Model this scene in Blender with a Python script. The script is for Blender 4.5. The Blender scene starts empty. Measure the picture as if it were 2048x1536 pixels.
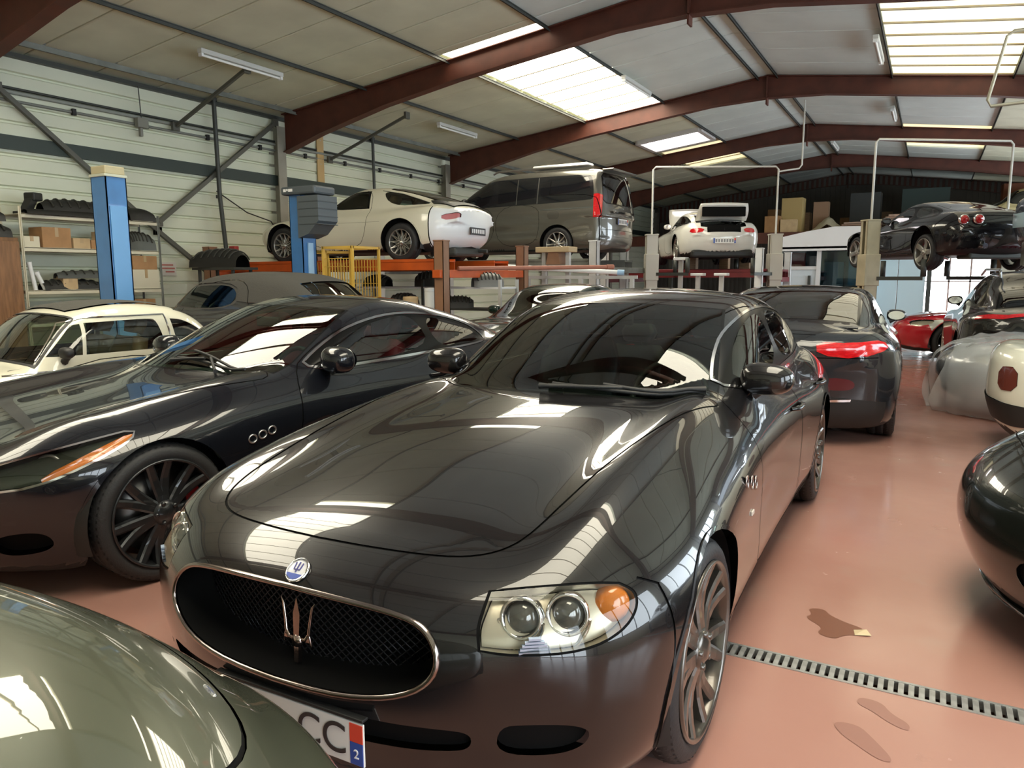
import bpy, bmesh, math, random
import numpy as np
from mathutils import Vector, Matrix
from mathutils.geometry import delaunay_2d_cdt

random.seed(7)
SC = bpy.context.scene
COL = SC.collection
PI = math.pi

# ------------------------------------------------------------------ camera, world, exposure
def make_camera():
    yaw, pit, roll, H = 0.507, 0.1425, -0.003, 1.5
    cy, sy, cp, sp = math.cos(yaw), math.sin(yaw), math.cos(pit), math.sin(pit)
    fwd = Vector((-sy*cp, cy*cp, -sp)); rt = Vector((cy, sy, 0)); up = rt.cross(fwd)
    c, s = math.cos(roll), math.sin(roll)
    r2 = rt*c + up*s; u2 = up*c - rt*s
    cd = bpy.data.cameras.new('camera'); cd.sensor_width = 36.0; cd.lens = 1500/2048*36
    cd.clip_start = 0.05; cd.clip_end = 200
    co = bpy.data.objects.new('camera', cd); COL.objects.link(co)
    m = Matrix((r2, u2, -fwd)).transposed().to_4x4(); m.translation = Vector((0, 0, H))
    co.matrix_world = m
    SC.camera = co
make_camera()

SC.view_settings.view_transform = 'Standard'
SC.view_settings.look = 'None'
SC.view_settings.gamma = 1.0
SC.view_settings.use_curve_mapping = False
SC.view_settings.exposure = 0.0
SC.cycles.use_denoising = True
SC.cycles.max_bounces = 8
SC.cycles.diffuse_bounces = 5
SC.cycles.glossy_bounces = 5
SC.cycles.transparent_max_bounces = 16
SC.cycles.sample_clamp_indirect = 6.0
SC.cycles.caustics_reflective = False
SC.cycles.caustics_refractive = False

SKYLIGHT = 11.0      # translucent roof panels, lit from above by the sun
SKY = 3.0            # bright overcast sky outside the open doors
world = bpy.data.worlds.new('overcast_sky'); SC.world = world
world.use_nodes = True
_wn = world.node_tree; _wn.nodes.clear()
_o = _wn.nodes.new('ShaderNodeOutputWorld'); _b = _wn.nodes.new('ShaderNodeBackground')
_b.inputs['Color'].default_value = (0.80, 0.90, 1.0, 1); _b.inputs['Strength'].default_value = SKY
_wn.links.new(_b.outputs[0], _o.inputs['Surface'])

# ------------------------------------------------------------------ materials
MATS = {}
def mat(name, col, rough=0.5, metal=0.0, coat=0.0, spec=0.5, noise=0.0, nscale=8.0, bump=0.0, bscale=40.0,
        emit=None, estr=0.0, alpha=1.0, trans=0.0, stretch=None, col2=None, back=None, coatr=0.03):
    if name in MATS: return MATS[name]
    m = bpy.data.materials.new(name); m.use_nodes = True
    nt = m.node_tree; nt.nodes.clear()
    out = nt.nodes.new('ShaderNodeOutputMaterial'); p = nt.nodes.new('ShaderNodeBsdfPrincipled')
    p.inputs['Base Color'].default_value = (*col, 1); p.inputs['Roughness'].default_value = rough
    p.inputs['Metallic'].default_value = metal; p.inputs['Coat Weight'].default_value = coat
    p.inputs['Coat Roughness'].default_value = coatr
    p.inputs['Specular IOR Level'].default_value = spec
    p.inputs['Alpha'].default_value = alpha; p.inputs['Transmission Weight'].default_value = trans
    if emit:
        p.inputs['Emission Color'].default_value = (*emit, 1); p.inputs['Emission Strength'].default_value = estr
    if noise or bump:
        tc = nt.nodes.new('ShaderNodeTexCoord'); mp = nt.nodes.new('ShaderNodeMapping')
        nt.links.new(tc.outputs['Object'], mp.inputs[0])
        if stretch: mp.inputs['Scale'].default_value = stretch
        if noise:
            n = nt.nodes.new('ShaderNodeTexNoise'); n.inputs['Scale'].default_value = nscale; n.inputs['Detail'].default_value = 5
            nt.links.new(mp.outputs[0], n.inputs['Vector'])
            r = nt.nodes.new('ShaderNodeValToRGB')
            c2 = col2 or tuple(min(1, c*(1+noise)) for c in col)
            c1 = tuple(c*(1-noise) for c in col) if not col2 else col
            r.color_ramp.elements[0].position = 0.3; r.color_ramp.elements[1].position = 0.7
            r.color_ramp.elements[0].color = (*c1, 1); r.color_ramp.elements[1].color = (*c2, 1)
            nt.links.new(n.outputs['Fac'], r.inputs[0]); nt.links.new(r.outputs[0], p.inputs['Base Color'])
        if bump:
            n2 = nt.nodes.new('ShaderNodeTexNoise'); n2.inputs['Scale'].default_value = bscale
            nt.links.new(mp.outputs[0], n2.inputs['Vector'])
            b = nt.nodes.new('ShaderNodeBump'); b.inputs['Strength'].default_value = bump; b.inputs['Distance'].default_value = 0.01
            nt.links.new(n2.outputs['Fac'], b.inputs['Height']); nt.links.new(b.outputs[0], p.inputs['Normal'])
    if back:      # inside of a sheet-metal shell: bare dark lining
        g = nt.nodes.new('ShaderNodeNewGeometry'); mx = nt.nodes.new('ShaderNodeMixShader')
        d = nt.nodes.new('ShaderNodeBsdfDiffuse'); d.inputs['Color'].default_value = (*back, 1)
        nt.links.new(g.outputs['Backfacing'], mx.inputs[0]); nt.links.new(p.outputs[0], mx.inputs[1])
        nt.links.new(d.outputs[0], mx.inputs[2]); nt.links.new(mx.outputs[0], out.inputs[0])
    else:
        nt.links.new(p.outputs[0], out.inputs[0])
    MATS[name] = m
    return m

def paint(name, col, metal=0.0, rough=0.25, coat=1.0, back=(0.02, 0.02, 0.02), spec=None):
    if spec is None: spec = 0.2 if max(col) < .03 else 0.3
    return mat('paint_'+name, col, rough=rough, metal=metal, coat=coat, back=back, spec=spec, coatr=0.015)

def glass(name, tint=(0.75, 0.85, 0.78), refl=1.0):
    if name in MATS: return MATS[name]
    m = bpy.data.materials.new(name); m.use_nodes = True
    nt = m.node_tree; nt.nodes.clear()
    out = nt.nodes.new('ShaderNodeOutputMaterial')
    t = nt.nodes.new('ShaderNodeBsdfTransparent'); t.inputs['Color'].default_value = (*tint, 1)
    g = nt.nodes.new('ShaderNodeBsdfGlossy'); g.inputs['Roughness'].default_value = 0.01
    fr = nt.nodes.new('ShaderNodeFresnel'); fr.inputs['IOR'].default_value = 1.52
    mu = nt.nodes.new('ShaderNodeMath'); mu.operation = 'MULTIPLY'; mu.inputs[1].default_value = 1.8*refl; mu.use_clamp = True
    mx = nt.nodes.new('ShaderNodeMixShader')
    nt.links.new(fr.outputs[0], mu.inputs[0]); nt.links.new(mu.outputs[0], mx.inputs[0])
    nt.links.new(t.outputs[0], mx.inputs[1]); nt.links.new(g.outputs[0], mx.inputs[2]); nt.links.new(mx.outputs[0], out.inputs[0])
    MATS[name] = m
    return m

BLACK = mat('black_plastic', (0.012, 0.012, 0.012), 0.55)
SEAM = mat('seam_black', (0.004, 0.004, 0.004), 0.8, spec=0.1)
RUBBER = mat('tyre_rubber', (0.016, 0.016, 0.017), 0.62, bump=0.15, bscale=90)
CHROME = mat('chrome', (0.85, 0.85, 0.86), 0.08, 1.0)
SATIN = mat('satin_metal', (0.55, 0.56, 0.57), 0.28, 1.0)
GREYRIM = mat('grey_rim', (.10, .088, .075), 0.28, 0.7, coat=0.6)
DARKRIM = mat('dark_rim', (0.03, 0.032, 0.035), 0.3, 0.6, coat=0.5)
SILVERRIM = mat('silver_rim', (0.42, 0.41, 0.38), 0.3, 0.85)
DISC = mat('brake_disc', (0.25, 0.24, 0.23), 0.35, 1.0)
GLASS = glass('car_glass', (0.62, 0.74, 0.66))
TINT = glass('privacy_glass', (0.03, 0.035, 0.035))
CLEAR = glass('lamp_glass', (.95, .95, .92), 0.45)
REDLAMP = mat('red_lamp', (0.55, 0.008, 0.012), 0.15, coat=1.0, noise=0.25, nscale=30, stretch=(1, 1, 4))
AMBER = mat('amber_lamp', (0.75, 0.22, 0.03), 0.2, coat=1.0)
LEATHER_BLK = mat('black_leather', (0.02, 0.02, 0.021), 0.5, bump=0.1)
LEATHER_RED = mat('red_leather', (0.30, 0.03, 0.035), 0.5, bump=0.1)
LEATHER_TAN = mat('tan_leather', (0.25, 0.14, 0.07), 0.5, bump=0.1)
PLATEW = mat('plate_white', (0.75, 0.74, 0.70), 0.4)
WHITE = mat('white_print', (0.8, 0.8, 0.8), 0.5)

# ------------------------------------------------------------------ object helpers
def link(name, me, parent=None, m=None):
    o = bpy.data.objects.new(name, me)
    COL.objects.link(o)
    if m is not None:
        me.materials.clear(); me.materials.append(m)
    if parent is not None: o.parent = parent
    return o

def tag(o, label=None, cat=None, group=None, kind=None):
    if label: o['label'] = label
    if cat: o['category'] = cat
    if group: o['group'] = group
    if kind: o['kind'] = kind
    return o

def empty(name, loc=(0, 0, 0), rz=0.0, label=None, cat=None, group=None):
    o = bpy.data.objects.new(name, None); COL.objects.link(o)
    o.empty_display_size = 0.1
    o.location = loc; o.rotation_euler = (0, 0, rz)
    return tag(o, label, cat, group)

class MB:
    """collects verts/faces"""
    def __init__(s): s.v = []; s.f = []; s.sm = []
    def add(s, vs, fs, smooth=False):
        n = len(s.v); s.v += [tuple(v) for v in vs]; s.f += [tuple(i+n for i in f) for f in fs]; s.sm += [smooth]*len(fs)
        return s
    def box(s, x0, x1, y0, y1, z0, z1, M=None):
        vs = [Vector((x, y, z)) for x in (x0, x1) for y in (y0, y1) for z in (z0, z1)]
        if M: vs = [M @ v for v in vs]
        return s.add(vs, [(0, 1, 3, 2), (4, 6, 7, 5), (0, 4, 5, 1), (2, 3, 7, 6), (0, 2, 6, 4), (1, 5, 7, 3)])
    def bbox(s, x0, x1, y0, y1, z0, z1, b=0.01, M=None):
        """box with chamfered edges"""
        b = min(b, (x1-x0)*.45, (y1-y0)*.45, (z1-z0)*.45)
        bm = bmesh.new(); bmesh.ops.create_cube(bm, size=1)
        for v in bm.verts: v.co = Vector(((x0+x1)/2+v.co.x*(x1-x0), (y0+y1)/2+v.co.y*(y1-y0), (z0+z1)/2+v.co.z*(z1-z0)))
        bmesh.ops.bevel(bm, geom=list(bm.edges), offset=b, segments=2, affect='EDGES', profile=0.5)
        return s.bm(bm, M)
    def bm(s, bm, M=None, smooth=False):
        bm.verts.index_update()
        s.add([(M @ v.co) if M else v.co.copy() for v in bm.verts], [[v.index for v in f.verts] for f in bm.faces], smooth)
        bm.free(); return s
    def bar(s, a, b, w, h=None, up=(0, 0, 1)):
        """rectangular bar from a to b"""
        h = h or w; a = Vector(a); b = Vector(b); d = (b-a).normalized(); up = Vector(up)
        if abs(d.dot(up)) > .98: up = Vector((1, 0, 0))
        x = d.cross(up).normalized(); y = x.cross(d).normalized()
        vs = [p + x*(i*w/2) + y*(j*h/2) for p in (a, b) for i in (-1, 1) for j in (-1, 1)]
        return s.add(vs, [(0, 1, 3, 2), (4, 6, 7, 5), (0, 4, 5, 1), (2, 3, 7, 6), (0, 2, 6, 4), (1, 5, 7, 3)])
    def tube(s, pts, r, n=8, closed=False, cap=True):
        pts = [Vector(p) for p in pts]; N = len(pts)
        rs = r if isinstance(r, (list, tuple)) else [r]*N
        prev = None; rings = []
        for i, p in enumerate(pts):
            if closed: d = pts[(i+1) % N]-pts[i-1]
            else: d = pts[min(i+1, N-1)]-pts[max(i-1, 0)]
            d.normalize()
            if prev is None:
                x = d.orthogonal().normalized()
            else:
                x = (prev - d*prev.dot(d)); x = x.normalized() if x.length > 1e-6 else d.orthogonal().normalized()
            prev = x; y = d.cross(x)
            rings.append([p + (x*math.cos(2*PI*k/n)+y*math.sin(2*PI*k/n))*rs[i] for k in range(n)])
        vs = [v for R in rings for v in R]; fs = []
        for i in range(N if closed else N-1):
            j = (i+1) % N
            for k in range(n): fs.append((i*n+k, i*n+(k+1) % n, j*n+(k+1) % n, j*n+k))
        s.add(vs, fs, True)
        if cap and not closed:
            s.add(rings[0], [tuple(range(n))[::-1]]); s.add(rings[-1], [tuple(range(n))])
        return s
    def lathe(s, prof, n=32, axis='y', o=(0, 0, 0), a0=0, a1=2*PI, smooth=True):
        """prof: (radius, along) pairs; axis of revolution y or z or x"""
        full = abs(a1-a0-2*PI) < 1e-6; m = n if full else n+1
        vs = []; fs = []
        for k in range(m):
            a = a0+(a1-a0)*k/n; c, sn = math.cos(a), math.sin(a)
            for r, t in prof:
                if axis == 'y': vs.append((o[0]+r*c, o[1]+t, o[2]+r*sn))
                elif axis == 'z': vs.append((o[0]+r*c, o[1]+r*sn, o[2]+t))
                else: vs.append((o[0]+t, o[1]+r*c, o[2]+r*sn))
        L = len(prof)
        for k in range(n):
            k2 = (k+1) % m
            for i in range(L-1): fs.append((k*L+i, k*L+i+1, k2*L+i+1, k2*L+i))
        return s.add(vs, fs, smooth)
    def prism(s, poly, a, b, axis='y', M=None):
        """extrude a 2D polygon along axis"""
        def P(p, t):
            return {'y': (p[0], t, p[1]), 'x': (t, p[0], p[1]), 'z': (p[0], p[1], t)}[axis]
        n = len(poly); vs = [Vector(P(p, a)) for p in poly]+[Vector(P(p, b)) for p in poly]
        if M: vs = [M @ v for v in vs]
        fs = [tuple(range(n))[::-1], tuple(range(n, 2*n))]+[(i, (i+1) % n, n+(i+1) % n, n+i) for i in range(n)]
        return s.add(vs, fs)
    def mesh(s, name, fix=True):
        me = bpy.data.meshes.new(name); me.from_pydata(s.v, [], s.f)
        me.polygons.foreach_set('use_smooth', s.sm)
        if fix:
            b = bmesh.new(); b.from_mesh(me); bmesh.ops.recalc_face_normals(b, faces=b.faces); b.to_mesh(me); b.free()
        me.update()
        return me
    def obj(s, name, m, parent=None, loc=None, rz=None, fix=True):
        o = link(name, s.mesh(name, fix), parent, m)
        if loc is not None: o.location = loc
        if rz is not None: o.rotation_euler = (0, 0, rz)
        return o

def dup(root, parent=None):
    c = root.copy(); COL.objects.link(c)
    if parent is not None: c.parent = parent
    for ch in [o for o in root.children]: dup(ch, c)
    return c

def text_mesh(txt, size, depth=0.002):
    cu = bpy.data.curves.new('lettering', 'FONT'); cu.body = txt; cu.size = size; cu.extrude = depth
    cu.align_x = 'CENTER'; cu.align_y = 'CENTER'
    o = bpy.data.objects.new('lettering', cu); COL.objects.link(o)
    dg = bpy.context.evaluated_depsgraph_get(); me = bpy.data.meshes.new_from_object(o.evaluated_get(dg))
    bpy.data.objects.remove(o)
    return me
# ------------------------------------------------------------------ car body builder: smooth implicit body, cut into panels
class Crv:
    """smooth 1D curve through control points"""
    def __init__(s, pts, sig=0.03):
        pts = sorted(pts); x = np.array([p[0] for p in pts], float); y = np.array([p[1] for p in pts], float)
        pad = 0.5; n = int((x[-1]-x[0]+2*pad)/0.004)+2
        s.X = np.linspace(x[0]-pad, x[-1]+pad, n)
        h = np.diff(x); d = np.diff(y)/h; m = np.zeros(len(x))
        if len(x) > 2:
            w1 = 2*h[1:]+h[:-1]; w2 = h[1:]+2*h[:-1]
            ok = d[1:]*d[:-1] > 0
            with np.errstate(all='ignore'):
                hm = (w1+w2)/(w1/np.where(d[:-1] == 0, 1, d[:-1])+w2/np.where(d[1:] == 0, 1, d[1:]))
            m[1:-1] = np.where(ok, hm, 0)
        m[0] = d[0]; m[-1] = d[-1]
        i = np.clip(np.searchsorted(x, s.X)-1, 0, len(h)-1); t = (s.X-x[i])/h[i]
        tt = np.clip(t, 0, 1)
        Y = (2*tt**3-3*tt**2+1)*y[i]+(tt**3-2*tt**2+tt)*h[i]*m[i]+(-2*tt**3+3*tt**2)*y[i+1]+(tt**3-tt**2)*h[i]*m[i+1]
        Y = np.where(t < 0, y[0]+m[0]*(s.X-x[0]), np.where(t > 1, y[-1]+m[-1]*(s.X-x[-1]), Y))
        if sig:
            k = int(3*sig/0.004)
            if k > 0:
                g = np.exp(-0.5*(np.arange(-k, k+1)*0.004/sig)**2); g /= g.sum()
                Yp = np.concatenate([Y[0]+(np.arange(-k, 0))*(Y[1]-Y[0]), Y, Y[-1]+np.arange(1, k+1)*(Y[-1]-Y[-2])])
                Y = np.convolve(Yp, g, 'valid')
        s.Y = Y; s.D = np.gradient(Y, s.X)
    def __call__(s, v): return np.interp(v, s.X, s.Y)
    def d(s, v): return np.interp(v, s.X, s.D)

def smax(a, b, r):
    h = np.maximum(r-np.abs(a-b), 0); return np.maximum(a, b)+h*h/(4*r)
def smin(a, b, r): return -smax(-a, -b, r)

class Shape:
    """P: top, w, sec, nose, tail, zb, gh (dict) ..."""
    def __init__(s, P):
        s.P = P; sg = P.get('sig', 0.04)
        s.top = Crv(P['top'], sg); s.w = Crv(P['w'], 0.06); s.sec = Crv(P['sec'], P.get('secsig', 0.03))
        s.nose = Crv(P['nose'], 0.025); s.tail = Crv(P['tail'], 0.025)
        s.crown = Crv(P['crown'], 0.1) if isinstance(P.get('crown'), list) else None
        s.cr = P.get('crown', 0.06) if s.crown is None else 0
        g = P.get('gh'); s.g = g
        if g:
            s.gt = Crv(g['top'], g.get('sig', 0.05)); s.gw = Crv(g['w'], 0.06)
    def lower(s, x, y, z):
        P = s.P; w = s.w(x)
        y1 = y-(w-s.sec(z))
        for (bx, bz, rx, rz, am) in P.get('flare', []):
            y1 = y1-am*np.exp(-((x-bx)/rx)**2-((z-bz)/rz)**2)
        cr = s.crown(x) if s.crown else s.cr
        t = s.top(x)-cr*(y/0.8)**2
        for (x0, x1, yc, sy, am) in P.get('crest', []):
            env = 1/(1+np.exp(-(x-x0)/.08))/(1+np.exp((x-x1)/.08))
            yy = yc if not callable(yc) else yc(x)
            t = t+am*env*np.exp(-((y-yy)/sy)**2)
        y2 = (z-t)/np.sqrt(1+s.top.d(x)**2)
        f = smax(y1, y2, P.get('r_top', 0.10))
        pc, pe = P.get('plan_f', (0.42, 2.3)); qc, qe = P.get('plan_r', (0.30, 2.6))
        yn = np.minimum(np.abs(y)/0.9, 1.3)
        zz = np.clip(z, -0.2, 2.5)
        y3 = (x-(s.nose(zz)-pc*yn**pe)); y4 = ((s.tail(zz)+qc*yn**qe)-x)
        y3 = y3/np.sqrt(1+(pc*pe/0.9*yn**(pe-1))**2); y4 = y4/np.sqrt(1+(qc*qe/0.9*yn**(qe-1))**2)
        f = smax(f, y3, P.get('r_f', 0.10)); f = smax(f, y4, P.get('r_r', 0.10))
        return smax(f, P['zb']-z, 0.06)
    def green(s, x, y, z):
        g = s.g; xm = g.get('xm', -1.7)
        c = np.where(x > xm, g.get('cf', 0.4), g.get('cr', 0.3))*np.tanh((x-xm)/0.35)
        xs = x+c*y*y
        t = s.gt(xs)-g.get('crown', 0.11)*y*y
        a = (z-t)/np.sqrt(1+np.minimum(s.gt.d(xs), 6)**2)
        h = z-g['zb']
        b = (y-(s.gw(x)-g.get('tum', 0.35)*h-g.get('tc', 0.15)*np.maximum(h, 0)**2))*0.92
        f = smax(a, b, g.get('r', 0.09))
        f = smax(f, g['top'][-1][0]-0.01-x, 0.03); f = smax(f, x-g['top'][0][0]-0.01, 0.03)
        return f
    def f(s, x, y, z):
        y = np.abs(y)
        f = s.lower(x, y, z)
        if s.g: f = smin(f, smax(s.green(x, y, z), s.g['zb']-0.25-z, 0.02), s.g.get('rj', 0.035))
        return f
    def grad(s, p, e=1e-3):
        x, y, z = p.T
        g = np.stack([s.f(x+e, y, z)-s.f(x-e, y, z), s.f(x, y+e, z)-s.f(x, y-e, z), s.f(x, y, z+e)-s.f(x, y, z-e)], 1)
        return g/np.maximum(np.linalg.norm(g, axis=1, keepdims=True), 1e-9)

class Skin:
    """capsule parameterisation (s, v) of a Shape + panel cutting"""
    def __init__(s, shape, xr, xf, zc, ns=120, nv=70, R=0.6, rows=110):
        s.S = shape; s.xr, s.xf, s.zc, s.R = xr, xf, zc, R; s.ns, s.nv = ns, nv
        s.s0, s.s1 = xr-R*PI/2, xf+R*PI/2
        s.rows = np.linspace(s.s0, s.s1, rows); s.th = np.linspace(-PI/2, PI/2, 121)
        SS, TH = np.meshgrid(s.rows, s.th, indexing='ij')
        p = s.cast(SS.ravel(), TH.ravel()).reshape(rows, 121, 3)
        L = np.concatenate([np.zeros((rows, 1)), np.cumsum(np.linalg.norm(np.diff(p, axis=1), axis=2)+2e-4, axis=1)], 1)
        s.tot = L[:, -1]; s.L = 3.0
        s.V = L/s.tot[:, None]*s.L
        s.vk = np.linspace(0, s.L, 241)
        s.T = np.stack([np.interp(s.vk, s.V[i], s.th) for i in range(rows)])
    def dirs(s, S, TH):
        ph = np.where(S > s.xf, (S-s.xf)/s.R, np.where(S < s.xr, (S-s.xr)/s.R, 0))
        o = np.stack([np.clip(S, s.xr, s.xf), 0*S, 0*S+s.zc], 1)
        d = np.stack([np.sin(ph), np.cos(ph)*np.cos(TH), np.cos(ph)*np.sin(TH)], 1)
        return o, d
    def cast(s, S, TH):
        o, d = s.dirs(S, TH); n = len(S)
        ts = np.linspace(0.02, 2.6, 40); lo = np.full(n, 0.0); hi = np.full(n, 2.6); done = np.zeros(n, bool)
        prev = np.zeros(n)
        for t in ts:
            q = o+d*t; out = s.S.f(q[:, 0], q[:, 1], q[:, 2]) > 0
            new = out & ~done; lo[new] = prev[new]; hi[new] = t; done |= out
            prev = np.full(n, t)
            if done.all(): break
        for _ in range(18):
            m = (lo+hi)/2; q = o+d*m[:, None]; out = s.S.f(q[:, 0], q[:, 1], q[:, 2]) > 0
            hi = np.where(out, m, hi); lo = np.where(out, lo, m)
        return o+d*((lo+hi)/2)[:, None]
    def _bil(s, S, k, tab):
        fi = np.clip((S-s.s0)/(s.s1-s.s0)*(len(s.rows)-1), 0, len(s.rows)-1.001); i = fi.astype(int); a = fi-i
        fk = np.clip(k, 0, tab.shape[1]-1.001); j = fk.astype(int); b = fk-j
        return (tab[i, j]*(1-a)*(1-b)+tab[i+1, j]*a*(1-b)+tab[i, j+1]*(1-a)*b+tab[i+1, j+1]*a*b)
    def theta(s, S, v): return s._bil(S, v/s.L*240, s.T)
    def vee(s, S, th): return s._bil(S, (th+PI/2)/PI*120, s.V)
    def sv(s, p):
        """3D points near the surface -> (s, v)"""
        p = np.asarray(p, float); x, y, z = p[:, 0], np.abs(p[:, 1]), p[:, 2]-s.zc
        r = np.hypot(y, z); th = np.where(r > 1e-6, np.arctan2(z, np.maximum(y, 1e-9)), PI/2)
        S = np.where(x > s.xf, s.xf+s.R*np.arctan2(x-s.xf, r), np.where(x < s.xr, s.xr-s.R*np.arctan2(s.xr-x, r), x))
        return np.stack([S, s.vee(S, th)], 1)
    def point(s, q): return s.cast(q[:, 0], s.theta(q[:, 0], q[:, 1]))
    def project(s, pts, kind):
        """2D outline -> 3D points on the surface"""
        p = np.asarray(pts, float)
        if kind == '3d': return p
        n = len(p)
        if kind == 'side': o = np.stack([p[:, 0], np.full(n, 1.3), p[:, 1]], 1); d = np.array([0, -1.0, 0])
        elif kind == 'top': o = np.stack([p[:, 0], p[:, 1], np.full(n, 2.4)], 1); d = np.array([0, 0, -1.0])
        elif kind == 'front': o = np.stack([np.full(n, s.xf+2.0), p[:, 0], p[:, 1]], 1); d = np.array([-1.0, 0, 0])
        elif kind == 'rear': o = np.stack([np.full(n, s.xr-2.0), p[:, 0], p[:, 1]], 1); d = np.array([1.0, 0, 0])
        T = 2.6; lo = np.zeros(n); hi = np.full(n, T); done = np.zeros(n, bool); prev = 0.0
        for t in np.linspace(0.02, T, 130):
            q = o+d*t; ins = s.S.f(q[:, 0], q[:, 1], q[:, 2]) < 0
            new = ins & ~done; lo[new] = prev; hi[new] = t; done |= ins; prev = t
        for _ in range(16):
            m = (lo+hi)/2; q = o+d*m[:, None]; ins = s.S.f(q[:, 0], q[:, 1], q[:, 2]) < 0
            hi = np.where(ins, m, hi); lo = np.where(ins, lo, m)
        return o+d*hi[:, None]

def dens(pts, step=0.025, closed=True):
    p = [np.asarray(q, float) for q in pts]; out = []
    N = len(p)
    for i in range(N if closed else N-1):
        a, b = p[i], p[(i+1) % N]; k = max(1, int(np.linalg.norm(b-a)/step))
        out += [a+(b-a)*t/k for t in range(k)]
    if not closed: out.append(p[-1])
    return np.array(out)

def smooth_poly(pts, it=2, closed=True, keep=()):
    """corner cutting; 'keep' indices stay sharp"""
    p = [np.asarray(q, float) for q in pts]; kp = [i in keep for i in range(len(p))]
    for _ in range(it):
        q = []; kk = []; N = len(p)
        for i in range(N):
            if kp[i] or (not closed and i in (0, N-1)): q.append(p[i]); kk.append(True); continue
            a, b, c = p[i-1], p[i], p[(i+1) % N]
            q += [b+(a-b)*.25, b+(c-b)*.25]; kk += [False, False]
        p, kp = q, kk
    return np.array(p)

def inside(q, poly):
    x, y = q[:, 0], q[:, 1]; r = np.zeros(len(q), bool); n = len(poly)
    x0, y0 = poly.min(0); x1, y1 = poly.max(0)
    sel = np.where((x >= x0) & (x <= x1) & (y >= y0) & (y <= y1))[0]
    if not len(sel): return r
    xs, ys = x[sel], y[sel]; rr = np.zeros(len(sel), bool)
    for i in range(n):
        ax, ay = poly[i-1]; bx, by = poly[i]
        if ay == by: continue
        c = ((ay > ys) != (by > ys)) & (xs < (bx-ax)*(ys-ay)/(by-ay)+ax); rr ^= c
    r[sel] = rr
    return r

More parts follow.
